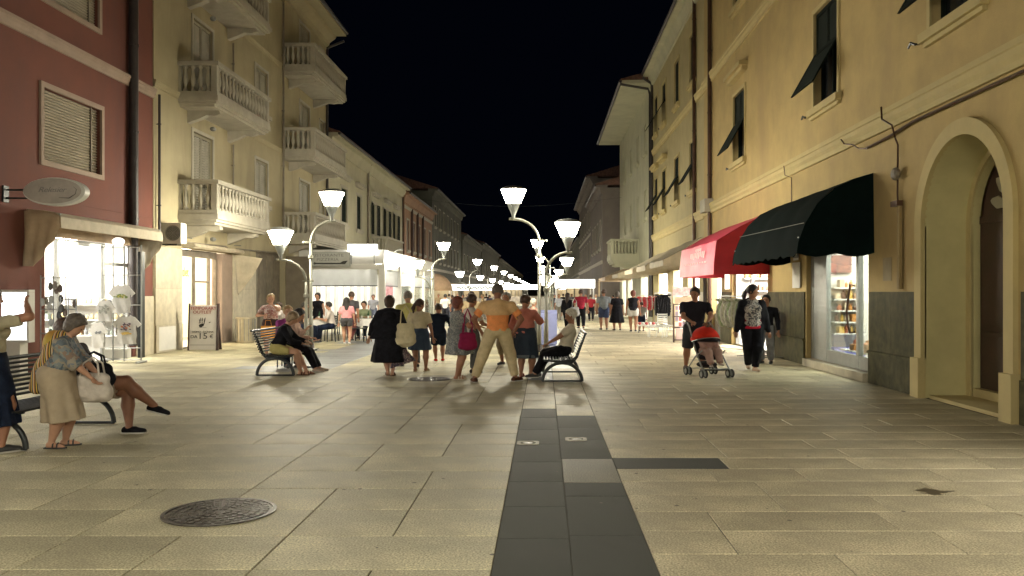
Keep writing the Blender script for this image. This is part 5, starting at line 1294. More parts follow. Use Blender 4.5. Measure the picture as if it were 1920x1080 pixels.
def lamp(px, py, yy, ppx, label, far=False):
    x = Xat(px, yy); z = Zat(py, yy); xp = Xat(ppx, yy); reach = abs(x-xp)
    k = (round(z, 1), round(reach, 1), far)
    if k in NA: t = copy_tree(NA[k])
    else: t = make_lamp(z+.02, round(reach, 2), far); NA[k] = t
    t.location = (xp, yy, 0); t.rotation_euler = (0, 0, math.pi if x < xp else 0)
    tag(t, label, 'street lamp', 'curved arm street lamps along the pedestrian street'); return t
lamp(963, 370, 23.6, 1011, 'tallest looking curved lamp post in the centre with its lantern to the left')
lamp(1065, 432, 23.2, 1024, 'short curved lamp post in the centre with its lantern to the right')
lamp(622, 375, 24.2, 583, 'tall lamp post before the restaurant with its lantern to the right')
lamp(526, 447, 24.0, 574, 'short lamp post before the restaurant with its lantern to the left')
lamp(832, 463, 43.5, 810, 'tall lamp post with lantern to the right, just beyond the veranda')
lamp(783, 497, 43.2, 806, 'short lamp with lantern to the left, beside the bright veranda corner')
lamp(1008, 458, 43.5, 1031, 'tall lamp whose lantern shows just beside the central near post')
lamp(1062, 491, 43.2, 1036, 'short lamp with lantern right of the central posts, second in its row')
far_l = [(895, 492, 64, 881, 'third tall lantern of the left row above the canopies'), (862, 515, 64, 880, 'third short lantern of the left row, facing left'),
         (1013, 487, 64, 1027, 'third tall lantern of the central row'), (1048, 512, 64, 1031, 'third short lantern of the central row, facing right')]
for a in far_l: lamp(*a, far=True)
for k in range(4, 15):
    yy = 64+20.5*(k-3)
    for (xp, sgn, h_, nm) in ((-5.55, 1, 4.0, 'left row'), (-5.7, -1, 3.05, 'left row'), (.35, -1, 4.0, 'central row'), (.55, 1, 3.05, 'central row')):
        px = 1020+1600*(xp+sgn*.62)/yy; lamp(px, 548-(h_-CZ)*1600/yy, yy, 1020+1600*xp/yy, '%s %s lantern of the %s, in the distant line of lights' % (['fourth', 'fifth', 'sixth', 'seventh', 'eighth', 'ninth', 'tenth', 'eleventh', 'twelfth', 'thirteenth', 'fourteenth'][k-4], 'tall' if h_ > 3.5 else 'short', nm), far=True)
# the rows carry on behind and beside the photographer
for (xp, yy, sgn, h_) in ((.75, -1.3, 1, 3.35), (.35, -1.0, -1, 4.3), (-5.9, -1.2, 1, 4.3), (-6.1, -1.5, -1, 3.35)):
    t = make_lamp(h_, .65); t.location = (xp, yy, 0); t.rotation_euler = (0, 0, math.pi if sgn < 0 else 0)
    tag(t, {(.75): 'short lamp post just behind the photographer on the dark strip', .35: 'tall lamp post just behind the photographer on the dark strip', -5.9: 'tall lamp post behind the photographer on the left', -6.1: 'short lamp post behind the photographer on the left'}[xp], 'street lamp', 'curved arm street lamps along the pedestrian street')
cbl = MB()
for (x0, z0_, x1, z1_, y_) in ((Xat(775, 50), Zat(372, 50), Xat(1165, 50), Zat(370, 50), 50), (Xat(880, 90), Zat(502, 90), Xat(1010, 90), Zat(508, 90), 90)):
    q = MB().tube([(x0+(x1-x0)*t, y_, z0_+(z1_-z0_)*t-.5*math.sin(math.pi*t)) for t in np.linspace(0, 1, 13)], .006, 5)
    o = q.build('overhead_cable', iron); tag(o, 'thin overhead cable hung across the dark sky above the street' if y_ == 50 else 'thin far overhead cable low over the distant lamps', 'cable')

# ------------------------------------------------------------------ benches
def make_bench(L=2.05):
    """long axis along y, sitters face +x; origin on the ground under the seat's near end"""
    t = thing('bench', 'bench', 'bench')
    for yy in (.12, L-.12):
        q = MB(); a_ = np.linspace(0, math.pi, 19)
        q.tube([(-.36*math.cos(a)*-1, yy, .02+.335*math.sin(a)) for a in a_], .032, 8, flat=.9)
        q.tube([(-.37, yy, .022), (.37, yy, .022)], .018, 6)
        q.tube([(-.13, yy, .335), (-.20, yy, .40), (-.26, yy, .46), (-.34, yy, .68), (-.42, yy, .88)], [.035, .035, .03, .026, .02], 8)
        q.tube([(-.20, yy, .40), (0, yy, .375), (.25, yy, .40), (.34, yy, .405)], [.03, .026, .024, .02], 8)
        o = q.build('leg_frame', iron, t, world=False); smooth_angle(o, 50)
    q = MB().tube([(-.05, .12, .33), (-.05, L-.12, .33)], .018, 6); q.build('stretcher', iron, t, world=False)
    sl = MB().box(-.0135, .0135, 0, L, -.008, .008).mesh('slat'); sl.materials.append(iron)
    prof = []
    for k in range(11): prof.append((.33-.055*k, .418-.012*math.sin(math.pi*k/10), 0))
    for k in range(9): u = k/8; prof.append((-.27-.145*u, .485+.40*u, 70))
    for (x, z, a) in prof:
        o = link_mesh('slat', sl, None, t, (x, 0, z)); o.rotation_euler = (0, R(-a if a else 0), 0)
    q = MB().tube([(-.425, -.03, .895), (-.425, L+.03, .895)], .02, 8); q.build('top_rail', iron, t, world=False)
    for yy in (.5, 1.0, 1.5): q = MB().box(-.26, .34, yy, yy+.03, .385, .398); q.build('seat_strap', iron, t, world=False)
    return t
b1 = make_bench(); b1.location = (Xat(1054, 15.5), 15.3, 0); b1.location[1] = 15.45; b1.rotation_euler = (0, 0, math.pi); b1.location[1] = 17.6
b1.location[0] = Xat(1054, 15.9)
tag(b1, 'dark metal slatted bench in the centre with the white haired woman on it', 'bench', 'dark metal slatted benches')
b2 = copy_tree(b1, loc=(Xat(517, 16.8), 16.65, 0), rz=0, label='dark metal slatted bench on the left where two women sit side by side', group='dark metal slatted benches')
b3 = copy_tree(b1, loc=(Xat(164, 10.7)-.02, 8.75, 0), rz=0, label='dark slatted bench at the left edge with the cross-legged sitter', group='dark metal slatted benches')

# ------------------------------------------------------------------ street furniture and shop goods
bx, by = Xat(1026, 26.5), 26.5
bn = thing('recycling_bin', 'lavender blue plastic recycling bin with dark openings behind the lamp posts', 'bin', (bx, by, 0))
blue_m = mat('plastic_lavender', (.24, .27, .50), .5, .08)
MB().box(-.30, .30, -.25, .25, .05, .86).box(-.27, .27, -.22, .22, 0, .05).build('bin_body', blue_m, bn, world=False)
MB().prism([(-.25, .861), (.25, .861), (.25, .98), (.0, 1.10), (-.25, 1.0)], -.30, .30, ax='x').build('lid', blue_m, bn, world=False)
for sx_ in (-.14, .14): MB().lathe((sx_, -.252, .90), [(.085, -.01), (.085, .01)], 16).build('opening', ink, bn, world=False)
for o in CH[bn.name]:
    if o.name.startswith('opening'): o.data.transform(Matrix.Rotation(R(90), 4, 'X')); o.data.transform(Matrix.Translation((0, -.252-.90*0, .90-(-.252)*0)) ) if False else None
lb_ = thing('litter_bin', 'round metal litter bin beside the pillar of the outlet shop', 'bin', (*G(460, 643), 0))
MB().lathe((0, 0, 0), [(.27, 0), (.28, .05), (.30, .78), (.31, .80), (.31, .84), (.27, .84), (.26, .6), (.001, .58)], 28).build('bin_body', mat('brushed_metal', (.52, .47, .36), .35, .1, metal=.8), lb_, world=False, smooth=False)
for k in range(14):
    a = 2*math.pi*k/14; MB().tube([(.30*math.cos(a), .30*math.sin(a), .08), (.312*math.cos(a), .312*math.sin(a), .78)], .012, 6).build('rib', metal_g, lb_, world=False)
# A-board
ax_, ay_ = G(380, 657)
ab = thing('sandwich_board', 'white sandwich board with a black hand print, TEMPORARY OUTLET and 15 euro price', 'sign', (ax_, ay_, 0))
wd_, ht_ = .84, 1.28
q = MB().prism([(-.02, .02), (.02, .02), (.10, ht_), (.06, ht_)], -wd_/2+.04, wd_/2-.04, ax='x'); face = q.build('board', mat('board_white', (.85, .82, .79), .6, .04), ab, world=False)
q = MB(); q.prism([(-.035, 0), (.03, 0), (.11, ht_+.05), (.05, ht_+.05)], -wd_/2, -wd_/2+.04, ax='x'); q.prism([(-.035, 0), (.03, 0), (.11, ht_+.05), (.05, ht_+.05)], wd_/2-.04, wd_/2+.03, ax='x'); q.build('frame', wood_d, ab, world=False)
q = MB().prism([(.42, 0), (.46, 0), (.13, ht_), (.09, ht_)], -wd_/2+.04, wd_/2-.04, ax='x'); q.build('rear_board', wood_d, ab, world=False)
tilt = math.atan2(.08, ht_-.02)
def onb(x, z): return Vector(ab.location)+Vector((x, -.025+z*.0635, z))
for (tx, sz, x, z, m_) in (('TEMPORARY', .125, 0, 1.19, ink_red), ('OUTLET', .12, -.03, 1.08, ink_red), ('UOMO   DONNA', .075, 0, .525, ink), ('DA', .12, -.25, .385, ink), ('15', .24, .0, .40, ink), ('\u20ac', .14, .25, .39, ink)):
    text('lettering', tx, sz, m_, ab, onb(x, z), rot=(R(90)-tilt, 0, 0), sx=1.05 if len(tx) > 8 else 1.2)
q = MB(); c0 = (-.03, .72)
def blot(cx_, cz_, rx, rz_, a=0, n=14):
    pts = []
    for k in range(n):
        t = 2*math.pi*k/n; u, v = rx*math.cos(t), rz_*math.sin(t); X_, Z_ = cx_+u*math.cos(a)-v*math.sin(a), cz_+u*math.sin(a)+v*math.cos(a); pts.append((X_, -.027+Z_*.0635, Z_))
    q.quad(*pts)
for (cx_, cz_, rx, rz_, a) in ((-.06, .70, .055, .05, 0), (-.02, .72, .05, .045, 0), (-.10, .84, .012, .05, .15), (-.065, .87, .013, .062, .05), (-.02, .87, .013, .06, -.05), (-.105, .78, .012, .02, .1), (-.065, .785, .012, .018, 0), (-.02, .79, .012, .018, 0), (.045, .85, .017, .085, -.18), (.03, .76, .014, .03, -.3), (.19, .795, .03, .012, .4)): blot(cx_, cz_, rx, rz_, a)
tag(q.build('hand_print', ink, ab, world=False, fix=False), kind='stuff')
q = MB(); q.quad(*[tuple(onb(x, z)-Vector(ab.location)+Vector((0, -.002, 0))) for x, z in ((-.35, .15), (.35, .15), (.35, .16), (-.35, .16))]); q.quad(*[tuple(onb(x, z)-Vector(ab.location)+Vector((0, -.002, 0))) for x, z in ((-.12, .645), (.1, .645), (.1, .652), (-.12, .652))]); q.build('printed_line', ink_grey, ab, world=False, fix=False)
# air conditioner
ac = thing('air_conditioner', 'white outdoor air conditioner unit on brackets at the corner of the cream house', 'air conditioner', (Xat(318, 23.4), 23.4, Zat(437, 23.4)))
MB().box(-.30, .32, -.02, .34, -.28, .28).build('casing', white_p, ac, world=False)
q = MB(); a_ = np.linspace(0, 2*math.pi, 29)
for rr in (.06, .10, .14, .18, .21): q.tube([(.10+rr*math.cos(a), -.03, rr*math.sin(a)) for a in a_], .006, 4, cap=False)
for k in range(8): a = math.pi*k/4; q.tube([(.10, -.03, 0), (.10+.21*math.cos(a), -.03, .21*math.sin(a))], .005, 4)
q.build('fan_grille', metal_g, ac, world=False)
MB().prism([(.10+.2*math.cos(a), .2*math.sin(a)) for a in a_[:-1]], -.024, -.021, ax='y').build('fan_opening', mat('fan_dark', (.2, .2, .19), .6), ac, world=False)
q = MB().box(-.40, -.36, 0, .3, -.2, .2).box(-.36, .2, .02, .05, -.33, -.29).box(-.36, .2, .26, .29, -.33, -.29); q.build('bracket', iron, ac, world=False)
# light box at the left edge
lx = thing('light_box', 'glowing white rectangular light box on a stand at the left edge of the picture', 'light box', (Xat(20, 16.6), 16.6, 0))
wx = .37
MB().box(-.62, .37, -.08, .08, Zat(637, 16.6), Zat(548, 16.6)).build('lit_panel', emat('lightbox_face', (.95, 1., .97), 2.6), lx, world=False)
q = MB().box(-.66, .41, -.10, .10, Zat(548, 16.6)+.002, Zat(548, 16.6)+.05).box(-.66, .41, -.1, .1, Zat(637, 16.6)-.05, Zat(637, 16.6)-.002).box(.372, .41, -.1, .1, Zat(637, 16.6), Zat(548, 16.6)); q.build('frame', white_p, lx, world=False)
MB().box(-.2, .25, -.12, .14, 0, Zat(637, 16.6)-.052).build('stand', white_p, lx, world=False)
# t-shirts
def tshirt(label, px, py, yy, w, h_, pr):
    t = thing('t_shirt', label, 't-shirt', (Xat(px, yy), yy, Zat(py, yy)), 0, 'white printed t-shirts hung at the shop door')
    hw, hh = w/2*.68, h_/2
    half = [(0, hh-.03), (hw*.35, hh), (hw*.95, hh-.03), (w/2, hh-.22), (w/2-.06, hh-.27), (hw, hh-.17), (hw*1.02, -hh)]
    q = MB()
    N = 12
    # front and back sheets with soft waves
    def xz(row, f_):                       # body widths
        z = hh-.05-(h_-.05)*row/N; return z
    for sy_ in (-1, 1):
        b = len(q.v)
        for r_ in range(N+1):
            z = xz(r_, 0); W_ = hw*(.95 if r_ else .8)*(1+.05*math.sin(r_))
            for c in range(9): x = -W_+2*W_*c/8; q.v.append((x, sy_*(.018+.012*math.sin(x*28+z*9)*(r_/N)), z))
        for r_ in range(N):
            for c in range(8): a = b+r_*9+c; q.f.append((a, a+1, a+10, a+9) if sy_ < 0 else (a, a+9, a+10, a+1)); q.mi.append(0)
    q.prism([(-hw*.8, hh-.055), (hw*.8, hh-.055), (hw*.36, hh), (hw*.2, hh-.035), (-hw*.2, hh-.035), (-hw*.36, hh)], -.016, .016, ax='y')
    for s in (-1, 1): q.prism([(s*hw*.78, hh-.04), (s*w/2, hh-.21), (s*(w/2-.08), hh-.28), (s*hw*.9, hh-.17)][::s], -.016, .016, ax='y')
    q.build('shirt_cloth', white_cl, t, world=False)
    rr = random.Random(label)
    for (c, x0, x1, z0_, z1_, n_) in pr:
        q = MB()
        for k in range(n_):
            cx_, cz_ = rr.uniform(x0, x1), rr.uniform(z0_, z1_); rx, rz_ = rr.uniform(.015, .035), rr.uniform(.012, .03)
            q.quad(*[(cx_+rx*math.cos(a+.2)*(1+.3*math.sin(3*a)), -.035-.0006*k, cz_+rz_*math.sin(a)) for a in np.linspace(0, 2*math.pi, 10)[:-1]])
        tag(q.build('print', mat('print_%d_%d_%d' % tuple(int(v*99) for v in c), c, .7), t, world=False, fix=False), kind='stuff')
    MB().tube([(-.16, 0, hh-.05), (0, 0, hh+.03), (.16, 0, hh-.05)], .008, 6).tube([(0, 0, hh+.03), (0, 0, hh+.10), (.03, 0, hh+.12)], .006, 6).build('hanger', metal_g, t, world=False)
ysh = 19.6
tshirt('upper white t-shirt with a wide green and yellow print at the shop door', 228, 560, ysh, .62, .66, [((.20, .28, .08), -.15, .15, .02, .10, 14), ((.6, .5, .1), -.1, .1, .03, .08, 6)])
tshirt('lower white t-shirt with a dark figure print above an orange block', 238, 618, ysh-.1, .66, .66, [((.10, .07, .10), -.12, .10, -.02, .16, 16), ((.55, .2, .08), -.10, .08, .02, .12, 4), ((.65, .45, .12), -.12, .10, -.12, -.07, 14)])
tshirt('white t-shirt with a grey tangled print, left of the other two', 197, 582, ysh-.2, .46, .50, [((.30, .31, .27), -.10, .10, -.08, .14, 22)])
tshirt('small white t-shirt with two small dark squares, lowest by the door', 184, 628, ysh+.1, .44, .60, [((.15, .16, .18), -.08, .08, .04, .08, 6)])
rk = thing('display_rack', 'tall grey metal display rack that carries the white t-shirts', 'rack', (Xat(228, 19.9), 19.9, 0))
q = MB()
for x in (-.46, -.2, .06, .46): q.tube([(x, 0, .04), (x, 0, 2.75)], .02, 6)
for z in (.08, .35, 1.35, 2.05, 2.7): q.tube([(-.46, 0, z), (.46, 0, z)], .014, 6)
for x in (-.46, .46): q.tube([(x, -.25, .03), (x, .25, .03)], .03, 6)
q.build('rack_frame', metal_g, rk, world=False)
MB().box(-.44, .1, .05, .25, .1, .32).build('shelf_box', white_p, rk, world=False)
MB().box(.36, .45, .03, .2, .12, 2.6).build('side_panel', iron, rk, world=False)
for (px, lb) in ((100, 'tall dark rack of hanging souvenirs left of the shop doorway'), (128, 'narrow dark souvenir stand just inside the bright doorway')):
    t = thing('souvenir_rack', lb, 'rack', (Xat(px, 17.6), 17.6, 0)); w_ = .26 if px == 100 else .16; q = MB()
    for x in (-w_, 0, w_): q.tube([(x, 0, .02), (x, 0, 2.0 if px == 100 else 1.55)], .014, 6)
    for z in (.3, .8, 1.3, 1.95 if px == 100 else 1.5): q.tube([(-w_, 0, z), (w_, 0, z)], .012, 6)
    q.build('rack_frame', metal_g, t, world=False); rr = random.Random(px)
    for k in range(22 if px == 100 else 12):
        c = rr.choice([(.05, .05, .05), (.1, .1, .09), (.25, .22, .18), (.14, .1, .08), (.4, .4, .36)]); x, z = rr.uniform(-w_, w_), rr.uniform(.35, 1.85 if px == 100 else 1.45)
        MB().lathe((x, rr.uniform(-.1, .1), z), [(.02, -.09), (.05, -.04), (.045, .03), (.015, .08)], 7, sy=.5).build('souvenir', mat('souv_%d' % int(c[0]*100), c, .5), t, world=False)
# racks with clothes on the right
def cloth_rail(label, px, py, cols, w=1.0, hgt=1.5, rz=0, group='clothes rails outside the shops on the right', lg=.62):
    x, y_ = G(px, py); t = thing('clothes_rail', label, 'clothes rail', (x, y_, 0), rz, group); q = MB()
    for sx_ in (-1, 1): q.tube([(sx_*w/2, 0, .05), (sx_*w/2, 0, hgt)], .016, 8); q.tube([(sx_*w/2, -.25, .05), (sx_*w/2, .25, .05)], .016, 6)
    q.tube([(-w/2, 0, hgt), (w/2, 0, hgt)], .016, 8); q.tube([(-w/2, 0, .2), (w/2, 0, .2)], .012, 8); q.build('rail_frame', metal_g, t, world=False); rr = random.Random(px)
    n = int(w/.085)
    for k in range(n):
        c = cols[k % len(cols)]; x = -w/2+.07+(w-.14)*k/(n-1); l_ = lg*rr.uniform(.85, 1.1)
        pr = [cap((x, -.17, hgt-.09), (x, .17, hgt-.09), .028, k=.03), cap((x, 0, hgt-.12), (x+rr.uniform(-.03, .03), rr.uniform(-.05, .05), hgt-l_), .06, .10, .05)]
        pr[1]['t'] = 'c'; pr.append(ell((x, 0, hgt-.1-l_/2), (.030, .19, l_/2), k=.05))
        solid_obj('garment', pr[:1]+pr[2:], .028, cloth('rail_%d_%d_%d' % tuple(int(v*99) for v in c), c), t, wob=.006, wf=40)
    return t
cloth_rail('clothes rail packed with black clothes right of the pale awning pole', 1242, 622, [(.012, .012, .014)], .75, 1.62, R(25), lg=1.0)
cloth_rail('clothes rail with bright red and pink garments behind the black ones', 1214, 612, [(.55, .04, .05), (.6, .15, .18), (.65, .62, .6)], 1.1, 1.5, R(15))
cloth_rail('clothes rail with white and pale green garments behind the stroller', 1372, 668, [(.62, .60, .55), (.30, .36, .22), (.66, .64, .6), (.5, .48, .36)], .95, 1.55, R(-60), lg=.7)
cloth_rail('small clothes rail with dark jackets by the green marble wall', 1440, 672, [(.02, .02, .03), (.35, .34, .36)], .7, 1.25, R(-80))
# postcard rack on the right
t = thing('postcard_rack', 'dark framed postcard stand with a coloured picture on top, left of the stroller', 'rack', (*G(1282, 642), 0))
q = MB()
for x in (-.33, .33): q.box(x-.025, x+.025, -.03, .03, 0, 1.28)
for z in (.08, .5, .85, 1.25): q.box(-.305, .305, -.02, .02, z-.02, z+.02)
q.build('rack_frame', wood_d, t, world=False); MB().box(-.30, .30, .0, .03, 1.28, 1.50).build('header_panel', mat('header_beige', (.50, .38, .26), .6), t, world=False)
MB().box(-.36, .30, -.01, .02, 1.52, 1.82).build('picture', mat('pic_red_white', (.65, .25, .25), .5, .3, 7, col2=(.75, .72, .7)), t, world=False)
rr = random.Random(4)
for zi, z in enumerate((.88, 1.06, .53, .70)):
    for k in range(5):
        c = rr.choice([(.35, .08, .07), (.2, .15, .2), (.6, .55, .5), (.12, .1, .12)]); MB().box(-.29+.118*k, -.19+.118*k, -.05, -.03, z, z+.14).build('card', mat('card_%d' % int(c[0]*100), c, .5), t, world=False)
MB().box(-.26, .28, -.05, .05, .1, .46).build('lower_panel', mat('panel_rosy', (.5, .36, .32), .6), t, world=False)
# white plastic chair and low table
def chair(label, px, py, rz, m=None, group=None, h_=.42):
    x, y_ = G(px, py); t = thing('chair', label, 'chair', (x, y_, 0), rz, group); m = m or plastic_w
    MB().box(-.24, .24, -.24, .22, h_, h_+.03).build('seat', m, t, world=False)
    for sx_ in (-1, 1):
        MB().tube([(sx_*.21, .2, h_), (sx_*.24, .23, 0)], .018, 6).build('leg', m, t, world=False); MB().tube([(sx_*.2, -.22, h_+.45), (sx_*.21, -.2, h_), (sx_*.23, -.26, 0)], .018, 6).build('leg', m, t, world=False)
    for k in range(5): MB().box(-.21, .21, -.235, -.215, h_+.08+.075*k, h_+.135+.075*k).build('slat', m, t, world=False)
    return t
chair('white slatted plastic chair beside the low white table on the right', 1247, 632, R(200))
t = thing('low_table', 'low white table in front of the clothes rails on the right', 'table', (*G(1232, 632), 0))
MB().box(-.36, .36, -.3, .3, .36, .40).build('table_top', plastic_w, t, world=False)
for sx_ in (-1, 1):
    for sy_ in (-1, 1): MB().tube([(sx_*.3, sy_*.25, 0), (sx_*.3, sy_*.25, .36)], .018, 6).build('leg', plastic_w, t, world=False)
t = thing('merchandise_table', 'low display table with white goods on the right behind the walkers', 'table', (*G(1216, 624), 0))
MB().box(-.45, .45, -.3, .3, .28, .32).build('table_top', white_p, t, world=False)
for sx_ in (-1, 1): MB().tube([(sx_*.4, 0, 0), (sx_*.4, 0, .28)], .02, 6).build('leg', metal_g, t, world=False)
for k in range(6): MB().ball((-.36+.14*k, 0, .38), (.07, .12, .06), 8).build('folded_garment', white_cl if k % 2 else mat('goods_red', (.5, .1, .1), .8), t, world=False)
# tables of the restaurant
def dining(label, px, py, cloth_m=None):
    x, y_ = G(px, py); t = thing('dining_table', label, 'table', (x, y_, 0), 0, 'restaurant tables with white cloths')
    MB().box(-.42, .42, -.38, .38, .70, .735).build('table_top', wood_m, t, world=False)
    for sx_ in (-1, 1):
        for sy_ in (-1, 1): MB().tube([(sx_*.36, sy_*.32, 0), (sx_*.36, sy_*.32, .70)], .02, 6).build('leg', iron, t, world=False)
    c = MB(); N = 16; 
    c.quad((-.45, -.41, .742), (.45, -.41, .742), (.45, .41, .742), (-.45, .41, .742))
    rim = [(-.45+.9*k/N, -.41) for k in range(N)]+[(.45, -.41+.82*k/N) for k in range(N)]+[(.45-.9*k/N, .41) for k in range(N)]+[(-.45, .41-.82*k/N) for k in range(N)]
    b = len(c.v); n = len(rim)
    for k, (x_, y2) in enumerate(rim): c.v.append((x_, y2, .742))
    for k, (x_, y2) in enumerate(rim): o = 1.03+.02*math.sin(k*1.3); c.v.append((x_*o, y2*o, .50+.015*math.sin(k)))
    for k in range(n): c.f.append((b+k, b+(k+1) % n, b+n+(k+1) % n, b+n+k)); c.mi.append(0)
    o = c.build('tablecloth', white_cl); o.location = (x, y_, 0); tag(o, 'white cloth on the '+label, 'tablecloth', 'white restaurant tablecloths')
    md = o.modifiers.new('s', 'SOLIDIFY'); md.thickness = .004
    g = thing('table_setting', 'small glasses and bottle on the '+label, 'tableware', (x, y_, .747))
    for k, (gx, gy) in enumerate(((-.2, -.1), (.18, .1), (.05, -.2))): MB().lathe((gx, gy, 0), [(.03, 0), (.034, .1), (.03, .1), (.001, .02)], 8).build('glass', plastic_w, g, world=False)
    MB().lathe((0, .05, 0), [(.035, 0), (.035, .16), (.014, .21), (.014, .26)], 8).build('bottle', mat('bottle_green', (.03, .09, .04), .2), g, world=False)
dining('restaurant table behind the two seated women', 598, 640)
dining('restaurant table right of the girl in the pink top', 690, 638)
dining('restaurant table farther in, under the veranda', 650, 628)
cg = 'dark chairs at the restaurant tables'
for (px, py, rz, lb) in ((618, 640, 90, 'dark restaurant chair right of the nearest table'), (578, 642, -90, 'dark restaurant chair left of the nearest table'), (708, 636, 90, 'dark restaurant chair by the veranda pillar'), (672, 640, -90, 'dark restaurant chair beside the girl in the pink top'), (640, 626, 180, 'dark restaurant chair under the veranda')):
    chair(lb, px, py, R(rz), iron, cg, .43)
# ------------------------------------------------------------------ people
def on(px, py): return G(px, py)
def HT(head_py, feet_py): y = 1600*CZ/(feet_py-548); return Zat(head_py, y)
FACE = dict(away=0, left=90, cam=180, right=-90)
def bag(label, cat, loc, size, m, rz=0, strap=None, name='handbag', strap_m=None, tw=0):
    """soft bag hanging with its top at loc"""
    w, d, h_ = size; t = thing(name, label, cat, loc, rz)
    P, F = solid([ell((0, 0, -h_*.62), (w/2, d/2, h_*.42), k=.05), cap((-w*.30, 0, -h_*.22), (w*.30, 0, -h_*.22), d*.32, k=.08), cap((-w*.33, 0, -h_*.8), (w*.33, 0, -h_*.8), d*.42, k=.06)], .014, wob=.004)
    link_mesh('bag_body', np_mesh('bag_body', [(P, F, 0)]), m, t)
    if strap:
        for sy_ in (-.3, .3):
            q = MB().tube([(-w*.26, sy_*d, -h_*.2), (-w*.20, sy_*d*.8, strap*.6), (0, sy_*d*.3, strap), (w*.20, sy_*d*.8, strap*.6), (w*.26, sy_*d, -h_*.2)], .011, 6); q.build('strap', strap_m or m, t, world=False)
    return t
# -- man in orange with beige sweater over the shoulders, wide stance, back to camera
x, y_ = on(933, 716); H = HT(527, 717)
om = cloth('orange', (.90, .34, .12)); beige = cloth('beige_trousers', (.60, .49, .30)); sweat = cloth('sweater_beige', (.72, .47, .24))
p, I = person('tall man in orange polo shirt and beige trousers with a sweater over his shoulders', (x, y_), H, 2, skin_d, 'crop', 'greybrown', fat=1.08, thick=1.04,
              feet=((-.225, -.05, 0), (.175, .03, 0)), pel=(0, 0, .505), hands=((-.165, .02, .50), (.165, .02, .50)), elbow=((-1, -.25, -.1), (1, -.25, -.1)), head=(-4, 14),
              top=om, sleeve='short', hem=.0, bottom=beige, bkind='trousers', waist_hi=.03, shoe=cloth('leather_brown', (.07, .03, .018)), foot_yaw=(18, -40), knee=((-.1, 1, 0), (.1, 1, 0)))
TM = I['TM']; up = TM[:, 2]; rt = TM[:, 0]; fw = TM[:, 1]; NB = I['NB']; h = I['h']
pr = I['grow'](I['tor'], .031)
for (sh, e_, wr) in I['arms']: pr.append(cap(sh, e_, .043*H, .043*H, .04, cut=[(sh+(e_-sh)*.40, nrm(e_-sh))]))
pr.append(ell(NB-fw*.03*H-up*.02*H, V3(.062, .04, .045)*H, TM, .05))
solid_obj('draped_sweater', pr, h, sweat, p, cuts=[(NB-up*.135*H, -up), (NB+up*.034*H, nrm(up+fw*.3)), (NB+fw*.07*H, fw)], wob=.006, wf=24)
pr = [cap(NB+rt*.13*H+fw*.03*H-up*.06*H, NB+rt*.20*H+fw*.06*H-up*.17*H, .022*H, .018*H), cap(NB-rt*.06*H+fw*.085*H-up*.02*H, NB-rt*.05*H+fw*.10*H-up*.2*H, .022*H, .018*H)]
solid_obj('sweater_sleeve', pr, h, sweat, p)
# -- woman in black cloak-like dress
x, y_ = on(730, 704); H = HT(554, 704)
p, I = person('heavy woman from behind in a loose black cape and dark blue ankle length skirt', (x, y_), H, 6, skin_l, 'bob', 'brown', fem=True, fat=1.45, thick=1.1, feet=((-.02, .02, 0), (.04, -.06, 0)),
              hands=((-.27, .0, .42), (.22, .02, .44)), elbow=((-1, -.2, 0), (1, -.2, 0)), top=black_cl, sleeve='long', hem=-.04, bkind='dress', skirt_h=.17, flare=1.62, folds=5, shoe=cloth('sandal_brown', (.12, .07, .04)), shoe_kind='sandal', lean=4)
TM = I['TM']; up = TM[:, 2]; rt = TM[:, 0]; NB = I['NB']
solid_obj('cape', [cone(NB-up*.09*H, V3(0, 0, .46)*H, .13*H, .25*H, .62, .08, 4, .06, 1., M=TM), cap(NB-up*.01*H, NB-rt*.115*H-up*.05*H, .05*H, .048*H, k=.05), cap(NB-up*.01*H, NB+rt*.115*H-up*.05*H, .05*H, .048*H, k=.05), cap(NB-rt*.115*H-up*.05*H, NB-rt*.17*H-up*.2*H, .05*H, .05*H, k=.06), cap(NB+rt*.115*H-up*.05*H, NB+rt*.17*H-up*.2*H, .05*H, .05*H, k=.06)], .016, black_cl, p, cuts=[(NB+up*.03*H, up)], wob=.006, wf=18)
solid_obj('patterned_underskirt', [cone(V3(.06, 0, .36)*H, V3(.13, -.01, .125)*H, .11*H, .19*H, .6, .03, 6, .12, 2.)], .016, pattern_mat('print_dark_rose', [(.03, .02, .04), (.18, .10, .12), (.06, .05, .08), (.25, .2, .18)], 26), p, cuts=[(V3(-.02, 0, 0)*H, nrm((-1, 0, .35)))])
q = MB()
bag('cream shoulder bag hanging at the side of the woman in the black cape', 'handbag', (x+.34, y_-.12, Zat(600, y_)), (.40, .16, .52), cloth('bag_cream', (.66, .58, .38)), R(8), .30)
# -- man in yellow shirt beyond
x, y_ = on(768, 688)
person('man in a pale yellow shirt seen behind the woman with the blue skirt', (x, y_), Zat(546, y_)*1.02, 25, skin_l, 'crop', 'grey', fat=1.15, feet=((-.08, .1, 0), (.08, -.08, 0)), hands=((-.2, .1, .5), (.16, .12, .5)), lean=12, top=cloth('yellow_pale', (.62, .58, .22)), bottom=cloth('grey_trousers', (.12, .12, .13)), shoe=ink)
